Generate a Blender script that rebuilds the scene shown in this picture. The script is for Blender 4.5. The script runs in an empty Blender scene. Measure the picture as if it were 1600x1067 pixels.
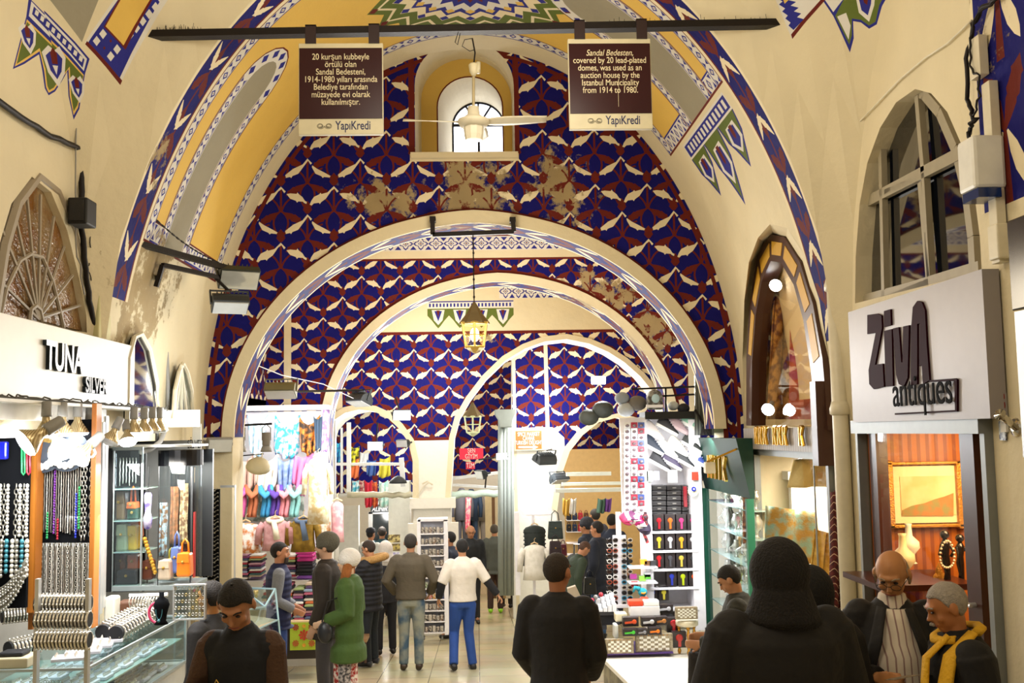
import bpy, bmesh, math, random
from mathutils import Vector as V, Matrix, noise
from mathutils.geometry import delaunay_2d_cdt
from math import sin, cos, pi, sqrt, radians as R, atan2, hypot
random.seed(7)
S = bpy.context.scene; COL = S.collection
CZ = 2.0
PITCH, YAW, ROLL = R(5.07), R(-2.08), R(-1.0)
fw = V((-sin(YAW)*cos(PITCH), cos(YAW)*cos(PITCH), sin(PITCH)))
rt0 = V((cos(YAW), sin(YAW), 0)); up0 = rt0.cross(fw)
rt = rt0*cos(ROLL) + up0*sin(ROLL)
up = up0*cos(ROLL) - rt0*sin(ROLL)
CAM = V((0, 0, CZ))
cd = bpy.data.cameras.new('camera'); cam = bpy.data.objects.new('camera', cd); COL.objects.link(cam)
cd.sensor_width = 36; cd.lens = 36; cd.clip_start = .05; cd.clip_end = 200
M = Matrix((rt, up, -fw)).transposed().to_4x4(); M.translation = CAM
cam.matrix_world = M; S.camera = cam
w = bpy.data.worlds.new('World'); S.world = w; w.use_nodes = True
w.node_tree.nodes['Background'].inputs[0].default_value = (1, .86, .68, 1)
w.node_tree.nodes['Background'].inputs[1].default_value = .4
S.view_settings.view_transform = 'Standard'; S.view_settings.look = 'None'
S.view_settings.gamma = 1; S.view_settings.use_curve_mapping = False
S.view_settings.exposure = 0.0
cy = S.cycles
cy.max_bounces = 6; cy.diffuse_bounces = 3; cy.glossy_bounces = 3; cy.transmission_bounces = 4; cy.transparent_max_bounces = 10
cy.caustics_reflective = False; cy.caustics_refractive = False; cy.sample_clamp_indirect = 6
cy.use_adaptive_sampling = True; cy.adaptive_threshold = .03
def light(kind, loc, power, color=(1, .93, .82), size=.5, target=None, sizey=None, spot=None, name='bay_fill_light'):
    l = bpy.data.lights.new(name, kind); l.energy = power; l.color = color
    if kind == 'AREA':
        l.size = size
        if sizey: l.shape = 'RECTANGLE'; l.size_y = sizey
    elif kind == 'SPOT': l.spot_size = R(spot or 100); l.spot_blend = .6; l.shadow_soft_size = size
    else: l.shadow_soft_size = size
    o = bpy.data.objects.new(name, l); COL.objects.link(o); o.location = loc
    if target is not None:
        o.rotation_euler = (V(target)-V(loc)).to_track_quat('-Z', 'Y').to_euler()
    return o
LIGHTS = []
for loc, pw, col, sz in (((0, 3.2, 3.9), 90, (1, .88, .7), .5), ((-.6, 5.6, 4.5), 40, (1, .9, .75), .3), ((.6, 6.0, 4.4), 44, (1, .9, .74), .3), ((0, 8.9, 3.1), 85, (1, .87, .66), .35), ((-2.2, 8.4, 2.2), 28, (.9, .96, 1), .15),
                         ((0, 12.4, 3.0), 150, (1, .93, .82), .35), ((-.6, 16.0, 2.9), 170, (1, .96, .88), .35), ((1.2, 18.7, 2.4), 160, (1, .97, .9), .3), ((-1.2, 18.9, 2.0), 120, (.95, .98, 1), .3),
                         ((.5, 23, 2.4), 260, (1, .96, .9), .4), ((1.4, 12.2, 1.6), 60, (.95, .98, 1), .25), ((-1.4, 12.4, 1.6), 60, (.95, .98, 1), .25)):
    light('POINT', loc, pw, col, sz)  # soft fill points added to brighten each bay; no fixture stands there
def ray(px, py):
    return fw + rt*((px-800)/1600) + up*((533.5-py)/1600)
def at(px, py, Y):
    d = ray(px, py); return CAM + d*(Y/d.y)
def atx(px, py, X):
    d = ray(px, py); return CAM + d*(X/d.x)
def atz(px, py, Z):
    d = ray(px, py); return CAM + d*((Z-CZ)/d.z)
SL = .077
def fz(y): return -SL*y
MATS = {}
def lin(c):
    if isinstance(c, str): c = tuple(int(c[i:i+2], 16)/255 for i in (0, 2, 4))
    return tuple((x/12.92 if x <= .04045 else ((x+.055)/1.055)**2.4) for x in c)+(1,)
def mat(name, col='808080', rough=.6, metal=0, emit=0, var=.12, scale=12, bump=.0, spec=.5, bscale=60, wave=None, ecol=None, coat=0, col2=None):
    if name in MATS: return MATS[name]
    m = bpy.data.materials.new(name); m.use_nodes = True; nt = m.node_tree; b = nt.nodes['Principled BSDF']
    c = lin(col)
    tc = nt.nodes.new('ShaderNodeTexCoord'); n = nt.nodes.new('ShaderNodeTexNoise'); n.inputs['Scale'].default_value = scale; n.inputs['Detail'].default_value = 3
    nt.links.new(tc.outputs['Object'], n.inputs['Vector'])
    mx = nt.nodes.new('ShaderNodeMix'); mx.data_type = 'RGBA'
    nt.links.new(n.outputs['Fac'], mx.inputs[0])
    if col2: c2 = lin(col2); c1 = c
    else: c1 = tuple(x*(1-var) for x in c[:3])+(1,); c2 = tuple(min(1, x*(1+var)) for x in c[:3])+(1,)
    mx.inputs[6].default_value = c1; mx.inputs[7].default_value = c2
    if col2:
        rp = nt.nodes.new('ShaderNodeMapRange'); rp.inputs[1].default_value = .42; rp.inputs[2].default_value = .58
        nt.links.new(n.outputs['Fac'], rp.inputs[0]); nt.links.new(rp.outputs[0], mx.inputs[0])
    out = mx.outputs[2]
    if wave:  # (scale, colour, axis)
        wv = nt.nodes.new('ShaderNodeTexWave'); wv.inputs['Scale'].default_value = wave[0]; wv.bands_direction = wave[2]
        nt.links.new(tc.outputs['Object'], wv.inputs['Vector'])
        r2 = nt.nodes.new('ShaderNodeMapRange'); r2.inputs[1].default_value = wave[3] if len(wave) > 3 else .5; r2.inputs[2].default_value = r2.inputs[1].default_value+.06
        nt.links.new(wv.outputs['Fac'], r2.inputs[0])
        m3 = nt.nodes.new('ShaderNodeMix'); m3.data_type = 'RGBA'; nt.links.new(r2.outputs[0], m3.inputs[0])
        nt.links.new(out, m3.inputs[6]); m3.inputs[7].default_value = lin(wave[1]); out = m3.outputs[2]
    nt.links.new(out, b.inputs['Base Color'])
    b.inputs['Roughness'].default_value = rough; b.inputs['Metallic'].default_value = metal
    b.inputs['Specular IOR Level'].default_value = spec
    if coat: b.inputs['Coat Weight'].default_value = coat
    if emit:
        b.inputs['Emission Color'].default_value = lin(ecol or col); b.inputs['Emission Strength'].default_value = emit
    if bump:
        n2 = nt.nodes.new('ShaderNodeTexNoise'); n2.inputs['Scale'].default_value = bscale; nt.links.new(tc.outputs['Object'], n2.inputs['Vector'])
        bp = nt.nodes.new('ShaderNodeBump'); bp.inputs['Strength'].default_value = bump; bp.inputs['Distance'].default_value = .01
        nt.links.new(n2.outputs['Fac'], bp.inputs['Height']); nt.links.new(bp.outputs[0], b.inputs['Normal'])
    MATS[name] = m; return m
def glass(name, tint='ffffff', refl=.12, rough=.02):
    """thin pane: mostly clear, a little mirror"""
    if name in MATS: return MATS[name]
    m = bpy.data.materials.new(name); m.use_nodes = True; nt = m.node_tree; nt.nodes.clear()
    o = nt.nodes.new('ShaderNodeOutputMaterial'); t = nt.nodes.new('ShaderNodeBsdfTransparent'); g = nt.nodes.new('ShaderNodeBsdfGlossy')
    t.inputs[0].default_value = lin(tint); g.inputs['Roughness'].default_value = rough
    f = nt.nodes.new('ShaderNodeLayerWeight'); f.inputs[0].default_value = .5
    pw = nt.nodes.new('ShaderNodeMath'); pw.operation = 'POWER'; pw.inputs[1].default_value = 6; nt.links.new(f.outputs['Facing'], pw.inputs[0])
    ad = nt.nodes.new('ShaderNodeMath'); ad.operation = 'MULTIPLY_ADD'; ad.inputs[1].default_value = .5; ad.inputs[2].default_value = refl; nt.links.new(pw.outputs[0], ad.inputs[0]); ad.use_clamp = True
    mx = nt.nodes.new('ShaderNodeMixShader'); nt.links.new(ad.outputs[0], mx.inputs[0]); nt.links.new(t.outputs[0], mx.inputs[1]); nt.links.new(g.outputs[0], mx.inputs[2])
    nt.links.new(mx.outputs[0], o.inputs[0]); MATS[name] = m; return m
def wallmat(name, col, plaster='b3a284', dmg=(), rough=.75, amount=0.0, dirt=.25, scale=2.2):
    """paint on plaster; damage patches (x,y,z,radius,strength) where the paint has flaked to bare plaster"""
    if name in MATS: return MATS[name]
    m = bpy.data.materials.new(name); m.use_nodes = True; nt = m.node_tree; b = nt.nodes['Principled BSDF']; L = nt.links
    N = lambda t: nt.nodes.new('ShaderNode'+t)
    def mth(op, a, c=None):
        k = N('Math'); k.operation = op
        for i, v in enumerate((a, c)):
            if v is None: continue
            if isinstance(v, (int, float)): k.inputs[i].default_value = v
            else: L.new(v, k.inputs[i])
        return k.outputs[0]
    tc = N('TexCoord'); P = tc.outputs['Object']
    n1 = N('TexNoise'); n1.inputs['Scale'].default_value = 3.2; n1.inputs['Detail'].default_value = 9; n1.inputs['Roughness'].default_value = .72; L.new(P, n1.inputs['Vector'])
    tot = amount
    for (x, y, z, r, s) in dmg:
        sub = N('VectorMath'); sub.operation = 'DISTANCE'; L.new(P, sub.inputs[0]); sub.inputs[1].default_value = (x, y, z)
        mr = N('MapRange'); mr.inputs[1].default_value = r; mr.inputs[2].default_value = 0; mr.inputs[3].default_value = 0; mr.inputs[4].default_value = s
        L.new(sub.outputs['Value'], mr.inputs[0]); tot = mth('MAXIMUM', tot, mr.outputs[0])
    thr = mth('SUBTRACT', 1.05, mth('MULTIPLY', tot, .8))
    d = mth('SUBTRACT', n1.outputs['Fac'], thr)
    mk = N('MapRange'); mk.inputs[1].default_value = -.22; mk.inputs[2].default_value = -.16; L.new(d, mk.inputs[0])
    n2 = N('TexNoise'); n2.inputs['Scale'].default_value = scale; n2.inputs['Detail'].default_value = 6; L.new(P, n2.inputs['Vector'])
    c = lin(col)
    a = N('Mix'); a.data_type = 'RGBA'; L.new(n2.outputs['Fac'], a.inputs[0]); a.inputs[6].default_value = tuple(x*(1-dirt) for x in c[:3])+(1,); a.inputs[7].default_value = tuple(min(1, x*(1+dirt*.5)) for x in c[:3])+(1,)
    q = N('Mix'); q.data_type = 'RGBA'; L.new(n2.outputs['Fac'], q.inputs[0]); pc = lin(plaster); q.inputs[6].default_value = tuple(x*.55 for x in pc[:3])+(1,); q.inputs[7].default_value = tuple(min(1, x*1.3) for x in pc[:3])+(1,)
    e = N('Mix'); e.data_type = 'RGBA'; L.new(mk.outputs[0], e.inputs[0]); L.new(a.outputs[2], e.inputs[6]); L.new(q.outputs[2], e.inputs[7])
    L.new(e.outputs[2], b.inputs['Base Color']); b.inputs['Roughness'].default_value = rough; b.inputs['Specular IOR Level'].default_value = .2
    n3 = N('TexNoise'); n3.inputs['Scale'].default_value = 9; n3.inputs['Detail'].default_value = 5; L.new(P, n3.inputs['Vector'])
    hh = mth('SUBTRACT', n3.outputs['Fac'], mth('MULTIPLY', mk.outputs[0], .5))
    bp = N('Bump'); bp.inputs['Strength'].default_value = .35; bp.inputs['Distance'].default_value = .03
    L.new(hh, bp.inputs['Height']); L.new(bp.outputs[0], b.inputs['Normal'])
    MATS[name] = m; return m
ORG = {}
def setp(o, label=None, cat=None, group=None, kind=None):
    if label: o['label'] = label
    if cat: o['category'] = cat
    if group: o['group'] = group
    if kind: o['kind'] = kind
    return o
def thing(name, label, cat, loc=(0, 0, 0), group=None):
    o = bpy.data.objects.new(name, None); COL.objects.link(o); o.location = loc; o.empty_display_size = .1
    ORG[o] = V(loc); return setp(o, label, cat, group)
def place(r, loc, rz=0, sc=None, rot=None):
    r.location = loc; r.rotation_euler = rot or (0, 0, rz)
    if sc: r.scale = (sc, sc, sc) if isinstance(sc, (int, float)) else sc
    return r
def dup(root, loc, rz=0, label=None, group=None, sc=None, rot=None, m=None):
    def cp(o, parent):
        c = o.copy(); COL.objects.link(c); c.parent = parent
        for ch in o.children: cp(ch, c)
        return c
    r = cp(root, None)
    if label: r['label'] = label
    if group: r['group'] = group
    if m:
        for k in r.children_recursive or [r]:
            pass
    return place(r, loc, rz, sc, rot)
class MB:
    def __init__(s): s.v = []; s.f = []; s.m = []
    def add(s, vs, fs, mi=0):
        n = len(s.v); s.v += [V(p) for p in vs]; s.f += [tuple(i+n for i in f) for f in fs]; s.m += [mi]*len(fs); return s
    def box(s, a, b, mi=0, rot=None, c=None):
        """corner a to corner b"""
        x0, y0, z0 = a; x1, y1, z1 = b
        vs = [V(p) for p in ((x0, y0, z0), (x1, y0, z0), (x1, y1, z0), (x0, y1, z0), (x0, y0, z1), (x1, y0, z1), (x1, y1, z1), (x0, y1, z1))]
        if rot is not None:
            c = V(c) if c else (V(a)+V(b))/2
            vs = [rot @ (p-c)+c for p in vs]
        return s.add(vs, [(0, 3, 2, 1), (4, 5, 6, 7), (0, 1, 5, 4), (1, 2, 6, 5), (2, 3, 7, 6), (3, 0, 4, 7)], mi)
    def bar(s, p, q, w, h=None, mi=0, upv=(0, 0, 1)):
        """rectangular bar from p to q"""
        p, q = V(p), V(q); d = (q-p).normalized(); u = V(upv)
        if abs(d.dot(u)) > .95: u = V((0, 1, 0))
        a = d.cross(u).normalized()*w/2; b = a.cross(d).normalized()*(h or w)/2
        vs = [p-a-b, p+a-b, p+a+b, p-a+b, q-a-b, q+a-b, q+a+b, q-a+b]
        return s.add(vs, [(0, 1, 2, 3), (7, 6, 5, 4), (0, 4, 5, 1), (1, 5, 6, 2), (2, 6, 7, 3), (3, 7, 4, 0)], mi)
    def tube(s, pts, r, n=8, mi=0, cap=True, flat=1):
        pts = [V(p) for p in pts]; rs = r if isinstance(r, (list, tuple)) else [r]*len(pts)
        rings = []; prev = None
        for i, p in enumerate(pts):
            d = (pts[min(i+1, len(pts)-1)]-pts[max(i-1, 0)])
            d = d.normalized() if d.length > 1e-9 else V((0, 0, 1))
            u = prev if prev is not None else (V((0, 0, 1)) if abs(d.z) < .9 else V((0, 1, 0)))
            a = (u-d*u.dot(d)); a = a.normalized() if a.length > 1e-6 else d.orthogonal().normalized(); prev = a; b = d.cross(a)
            rings.append([p+(a*cos(2*pi*k/n)*flat+b*sin(2*pi*k/n))*rs[i] for k in range(n)])
        vs = [q for rg in rings for q in rg]; fs = []
        for i in range(len(pts)-1):
            for k in range(n): fs.append((i*n+k, i*n+(k+1) % n, (i+1)*n+(k+1) % n, (i+1)*n+k))
        if cap: fs += [tuple(range(n))[::-1], tuple((len(pts)-1)*n+k for k in range(n))]
        return s.add(vs, fs, mi)
    def cyl(s, p, q, r, r2=None, n=16, mi=0): return s.tube([p, q], [r, r if r2 is None else r2], n, mi)
    def lathe(s, prof, c=(0, 0, 0), n=16, mi=0, axis='Z', d=None, cap=True):
        """prof [(r, t)], along d (default Z)"""
        c = V(c); d = V(d).normalized() if d else V((0, 0, 1)); a = d.orthogonal().normalized(); b = d.cross(a)
        if d.z > .99: a, b = V((1, 0, 0)), V((0, 1, 0))
        vs = []; fs = []
        for r, t in prof:
            vs += [c+d*t+(a*cos(2*pi*k/n)+b*sin(2*pi*k/n))*max(r, 1e-4) for k in range(n)]
        for i in range(len(prof)-1):
            for k in range(n): fs.append((i*n+k, i*n+(k+1) % n, (i+1)*n+(k+1) % n, (i+1)*n+k))
        if cap: fs += [tuple(range(n))[::-1], tuple((len(prof)-1)*n+k for k in range(n))]
        return s.add(vs, fs, mi)
    def ell(s, c, r, nu=12, nv=8, mi=0, rot=None):
        c = V(c); r = (r, r, r) if isinstance(r, (int, float)) else r; vs = []; fs = []
        for j in range(nv+1):
            t = pi*j/nv
            for k in range(nu):
                p = V((r[0]*sin(t)*cos(2*pi*k/nu), r[1]*sin(t)*sin(2*pi*k/nu), r[2]*cos(t)))
                vs.append(c+(rot @ p if rot is not None else p))
        for j in range(nv):
            for k in range(nu): fs.append((j*nu+k, (j+1)*nu+k, (j+1)*nu+(k+1) % nu, j*nu+(k+1) % nu))
        return s.add(vs, fs, mi)
    def prism(s, poly, o, ux, uy, t, mi=0):
        """2D poly -> plane at o spanned by ux, uy, extruded by vector t"""
        o, ux, uy, t = V(o), V(ux), V(uy), V(t); n = len(poly)
        a = [o+ux*x+uy*y for x, y in poly]; vs = a+[p+t for p in a]
        return s.add(vs, [tuple(range(n))[::-1], tuple(range(n, 2*n))]+[(i, (i+1) % n, n+(i+1) % n, n+i) for i in range(n)], mi)
    def sheet(s, fn, nu, nv, th=0, mi=0):
        """grid fn(u,v) in [0,1]^2, thickened"""
        P = [[V(fn(i/nu, j/nv)) for i in range(nu+1)] for j in range(nv+1)]
        vs = [p for r in P for p in r]; fs = []; W = nu+1
        for j in range(nv):
            for i in range(nu): fs.append((j*W+i, j*W+i+1, (j+1)*W+i+1, (j+1)*W+i))
        if th:
            n0 = len(vs); back = []
            for j in range(nv+1):
                for i in range(nu+1):
                    du = P[j][min(i+1, nu)]-P[j][max(i-1, 0)]; dv = P[min(j+1, nv)][i]-P[max(j-1, 0)][i]
                    nn = du.cross(dv); nn = nn.normalized() if nn.length > 1e-9 else V((0, 1, 0))
                    back.append(P[j][i]-nn*th)
            vs += back; fs += [tuple(k+n0 for k in f[::-1]) for f in fs]
            bd = [i for i in range(W)]+[j*W+nu for j in range(1, nv+1)]+[nv*W+i for i in range(nu-1, -1, -1)]+[j*W for j in range(nv-1, 0, -1)]
            for k in range(len(bd)):
                a, b = bd[k], bd[(k+1) % len(bd)]; fs.append((b, a, a+n0, b+n0))
        return s.add(vs, fs, mi)
    def build(s, name, m, parent=None, smooth=False, label=None, cat=None, group=None, kind=None, bevel=0, org=None, sub=0):
        me = bpy.data.meshes.new(name); ms = m if isinstance(m, (list, tuple)) else [m]
        if parent is not None: o0 = ORG.get(parent, V((0, 0, 0)))
        elif org is not None: o0 = V(org)
        else:
            xs = [p.x for p in s.v]; ys = [p.y for p in s.v]; zs = [p.z for p in s.v]
            o0 = V(((min(xs)+max(xs))/2, (min(ys)+max(ys))/2, min(zs)))
        me.from_pydata([tuple(p-o0) for p in s.v], [], s.f)
        for k in ms: me.materials.append(k)
        me.polygons.foreach_set('material_index', s.m)
        if smooth: me.polygons.foreach_set('use_smooth', [True]*len(me.polygons))
        me.update(); o = bpy.data.objects.new(name, me); COL.objects.link(o)
        if parent is not None: o.parent = parent; ORG[o] = o0
        else: o.location = o0; ORG[o] = o0
        if bevel:
            b = o.modifiers.new('b', 'BEVEL'); b.width = bevel; b.segments = 2; b.limit_method = 'ANGLE'; b.angle_limit = R(40)
        if sub:
            b = o.modifiers.new('s', 'SUBSURF'); b.levels = b.render_levels = sub
        return setp(o, label, cat, group, kind)
def struct(name, mb, m, smooth=False, **k):
    return mb.build(name, m, None, smooth, kind='structure', org=(0, 0, 0), **k)
ORD = 'first second third fourth fifth sixth seventh eighth ninth tenth eleventh twelfth thirteenth fourteenth fifteenth sixteenth seventeenth eighteenth nineteenth twentieth'.split()
ORD += ['twenty-'+o for o in ORD[:9]]+['thirtieth']+['thirty-'+o for o in ORD[:9]]+['fortieth']
def text(body, size, o, ux, uy, depth, m, parent, name='lettering', align='CENTER', sx=1, shear=0, bold=0, spacing=1, label=None, off=0):
    """real letters as a mesh; o = baseline point (align), ux/uy unit directions"""
    cu = bpy.data.curves.new(name, 'FONT'); cu.body = body; cu.size = size; cu.align_x = align; cu.extrude = depth; cu.shear = shear
    cu.space_line = spacing; cu.offset = off
    t = bpy.data.objects.new('tmp', cu); COL.objects.link(t); dg = bpy.context.evaluated_depsgraph_get(); dg.update()
    me = bpy.data.meshes.new_from_object(t.evaluated_get(dg)); bpy.data.objects.remove(t); bpy.data.curves.remove(cu)
    ux, uy, o = V(ux).normalized(), V(uy).normalized(), V(o); nz = ux.cross(uy)
    o0 = ORG.get(parent, V((0, 0, 0)))
    for v in me.vertices:
        c = v.co; v.co = o+ux*c.x*sx+uy*c.y+nz*c.z-o0
    me.materials.clear(); me.materials.append(m); me.update()
    ob = bpy.data.objects.new(name, me); COL.objects.link(ob); ob.parent = parent; ORG[ob] = o0
    if label: ob['label'] = label
    return ob
BAY = 2.73
T1Y, T2Y, T3Y, T4Y = 10.4, 14.3, 17.5, 19.8
DM = [(.1, T1Y, 4.5, 1.3, .6), (-.9, T1Y, 4.35, 1.0, .52), (.9, T1Y, 4.5, 1.1, .5), (2.4, T1Y, 4.5, 1.1, .22), (1.6, T1Y, 5.4, .9, .2)]
DM += [(1.5, T2Y, 3.9, 1.2, .6), (2.4, T2Y, 3.4, 1.0, .65), (.3, T2Y, 4.4, 1.1, .3), (1.1, T2Y, 4.4, .8, .4), (2.1, T2Y, 3.9, .8, .5)]
DM += [(.1, T3Y, 3.6, .9, .42), (.2, T3Y, 3.0, .8, .3), (1.0, T3Y, 4.3, 1.2, .35)]
DV = [(-2.6, 7.5, 4.1, .8, .62), (-2.7, 8.4, 3.2, 1.1, .75), (2.3, 7.6, 4.8, .8, .42), (2.6, 7.7, 4.0, 1.0, .36), (2.0, 9.0, 5.3, 1.0, .3), (2.5, 5.3, 4.4, 1.8, .45)]
blue1 = wallmat('blue_paint', '0a0866', 'a08c66', DM+DV, dirt=.35)
red1 = wallmat('red_paint', '661f15', 'a08c66', [(x, y, z, r, s*.72) for x, y, z, r, s in DM]+DV, dirt=.25)
white1 = wallmat('cream_motif_paint', 'e4d6b4', 'a08c66', DM+DV, dirt=.08)
cream = wallmat('cream_plaster', 'dccfae', 'a08c66', [(-2.7, 8.2, 3.3, 1.4, .72), (2.7, 8.6, 4.6, 1.2, .18), (2.7, 6.4, 4.9, .5, .3)], dirt=.13, amount=.05)
yellow = wallmat('yellow_paint', 'dcb65c', 'e8dcbc', [(1.6, 8.9, 5.4, 1.3, .35), (-1.2, 8.3, 6.0, .8, .28), (.8, 9.9, 5.9, .8, .36)], dirt=.1)
grey = wallmat('grey_paint', '97907c', '70695c', [(2.2, 8.6, 4.6, .8, .3)], dirt=.14)
orn_w = wallmat('ornament_white', 'd8d4cc', 'a08c66', DV, dirt=.08)
orn_b = wallmat('ornament_blue', '2a2c86', 'b8aa90', DV, dirt=.2)
green = wallmat('green_paint', '5e6c2c', 'b8aa90', DV, dirt=.2)
whitewash = wallmat('whitewash', 'e4e0d4', 'b3a284', [], dirt=.06, amount=.02)
PM = [blue1, red1, white1, cream, yellow, grey, orn_w, orn_b, green, whitewash]
B, RD, W, C, YE, G, OW, OB, GR, WW = range(10)
def stroke(pts, w):
    L = []; Q = []
    for i, p in enumerate(pts):
        a = pts[max(i-1, 0)]; b = pts[min(i+1, len(pts)-1)]; dx, dy = b[0]-a[0], b[1]-a[1]; l = hypot(dx, dy) or 1
        L.append((p[0]-dy/l*w/2, p[1]+dx/l*w/2)); Q.append((p[0]+dy/l*w/2, p[1]-dx/l*w/2))
    return L+Q[::-1]
def bez(a, b, c, n=5): return [((1-t)**2*a[0]+2*t*(1-t)*b[0]+t*t*c[0], (1-t)**2*a[1]+2*t*(1-t)*b[1]+t*t*c[1]) for t in [i/n for i in range(n+1)]]
def spindle(a, b, w, bumps=True):
    dx, dy = b[0]-a[0], b[1]-a[1]; l = hypot(dx, dy); ux, uy = dx/l, dy/l
    pr = [(0, .12), (.2, .55), (.4, .9), (.46, .78), (.52, 1.12), (.62, .95), (.75, .8), (.8, 1.0), (.86, .6), (1, 0)] if bumps else [(0, .15), (.3, .8), (.6, 1), (.85, .6), (1, 0)]
    up_ = [(a[0]+ux*l*t-uy*w*k, a[1]+uy*l*t+ux*w*k) for t, k in pr]; dn = [(a[0]+ux*l*t+uy*w*k, a[1]+uy*l*t-ux*w*k) for t, k in pr[:-1]]
    return up_+dn[::-1]
SAB = [[(0, -8), (-40, 32), (-78, 42), (-84, 34), (-92, 44), (-125, 60), (-142, 85), (-152, 110), (-140, 115), (-126, 102), (-95, 98), (-88, 106), (-80, 94), (-50, 72), (-16, 22), (4, 8), (20, 34), (30, 24)],
       [(0, -8), (-30, 30), (-90, 58), (-140, 98), (-135, 116), (-110, 110), (-102, 117), (-94, 104), (-58, 90), (-18, 36), (4, 6), (20, 32), (29, 22)]]
CIG = [[(35, 40), (60, 36), (98, 40), (105, 30), (112, 42), (135, 60), (150, 84), (163, 92), (160, 105), (146, 98), (138, 90), (110, 88), (101, 96), (94, 84), (58, 70)],
       [(30, 36), (60, 58), (115, 88), (146, 106), (140, 116), (106, 112), (96, 118), (88, 107), (50, 90), (28, 48)]]
BUD = [(0, -96), (12, -80), (26, -70), (22, -54), (29, -38), (12, -16), (0, -10), (-12, -16), (-29, -38), (-22, -54), (-26, -70), (-12, -80)]
LAT = 333.0; ROW = 180.0
def lattice(x0, x1, z0, z1, s, ox=0., oz=0.):
    """blue field motifs: x right, z up, s metres per unit"""
    out = []
    j0 = int((oz-z1)/(ROW*s))-2; j1 = int((oz-z0)/(ROW*s))+2
    for j in range(j0, j1+1):
        for i in range(int((x0-ox)/(LAT*s))-2, int((x1-ox)/(LAT*s))+3):
            px = ox+(i+(.5 if j % 2 else 0))*LAT*s; pz = oz-j*ROW*s
            if not (x0-.5 < px < x1+.5 and z0-.5 < pz < z1+.5): continue
            T = lambda P: [(px+x*s, pz-y*s) for x, y in P]
            N = (0, 150)
            out.append((2, W, T(SAB[j % 2]))); out.append((2, W, T(CIG[j % 2])))
            out.append((1.5, RD, T(BUD)))
            for sx in (1, -1):
                out.append((1, RD, T(spindle((sx*14, 158), (sx*136, 232 if sx < 0 else 226), 23))))
                out.append((1, RD, T(stroke(bez((sx*4, 150), (sx*30, 70), (sx*96, 56)), 11))))
                out.append((1, RD, T(stroke(bez((sx*4, 150), (sx*78, 205), (sx*22, 300)), 12))))
            out.append((1, RD, T(stroke([(0, 10), (0, 90), (0, 158)], 13))))
    return out
def quatre(x0, x1, z0, z1, n):
    """white and blue band of quatrefoils with red eyes"""
    out = []; w = (x1-x0)/n; zc = (z0+z1)/2; h = (z1-z0)/2
    for i in range(n):
        c = x0+(i+.5)*w
        f = lambda k, ph, m: [(c+w*.5*k*(1+.3*cos(4*a))*cos(a)*m, zc+h*k*(1+.3*cos(4*a))*sin(a)) for a in [2*pi*q/16+ph for q in range(16)]]
        out.append((1, OB, f(.78, 0, 1))); out.append((2, OW, f(.6, 0, 1))); out.append((3, OB, f(.3, 0, 1))); out.append((4, OW, f(.2, 0, 1)))
        out.append((5, RD, [(c-w*.06, zc), (c, zc-w*.06), (c+w*.06, zc), (c, zc+w*.06)]))
        for e in (-1, 1):
            out.append((1, OB, [(c+w*.28, zc+e*h*.95), (c+w*.72, zc+e*h*.95), (c+w*.5, zc+e*h*.35)] if i < n-1 else [(c+w*.28, zc+e*h*.95), (c+w*.48, zc+e*h*.95), (c+w*.45, zc+e*h*.45)]))
    return out
def ornband(s0, s1, y0, y1, step):
    """thin blue/white running ornament in strip coordinates"""
    out = [(0, OW, [(s0, y0), (s1, y0), (s1, y1), (s0, y1)])]
    h = (y1-y0); n = max(2, int((s1-s0)/step)); w = (s1-s0)/n
    for e in (0, 1):
        a = y0 if e == 0 else y1-h*.09
        out.append((.5, RD if e == 0 else OB, [(s0, a), (s1, a), (s1, a+h*.09), (s0, a+h*.09)]))
    for i in range(n):
        c = s0+(i+.5)*w
        out.append((1, OB, [(c-w*.44, y0+h*.14), (c-w*.1, y0+h*.14), (c-w*.3, y0+h*.46)]))
        out.append((1, OB, [(c-w*.3, y0+h*.58), (c-w*.06, y0+h*.86), (c-w*.44, y0+h*.86)]))
        out.append((1, OB, [(c+w*.02, y0+h*.5), (c+w*.22, y0+h*.18), (c+w*.46, y0+h*.5), (c+w*.22, y0+h*.82)]))
        out.append((2, OW, [(c+w*.12, y0+h*.5), (c+w*.22, y0+h*.32), (c+w*.34, y0+h*.5), (c+w*.22, y0+h*.68)]))
        out.append((3, RD, [(c+w*.19, y0+h*.5), (c+w*.23, y0+h*.43), (c+w*.27, y0+h*.5), (c+w*.23, y0+h*.57)]))
    return out
def area2(p): return sum(p[i][0]*p[(i+1) % len(p)][1]-p[(i+1) % len(p)][0]*p[i][1] for i in range(len(p)))
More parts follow.
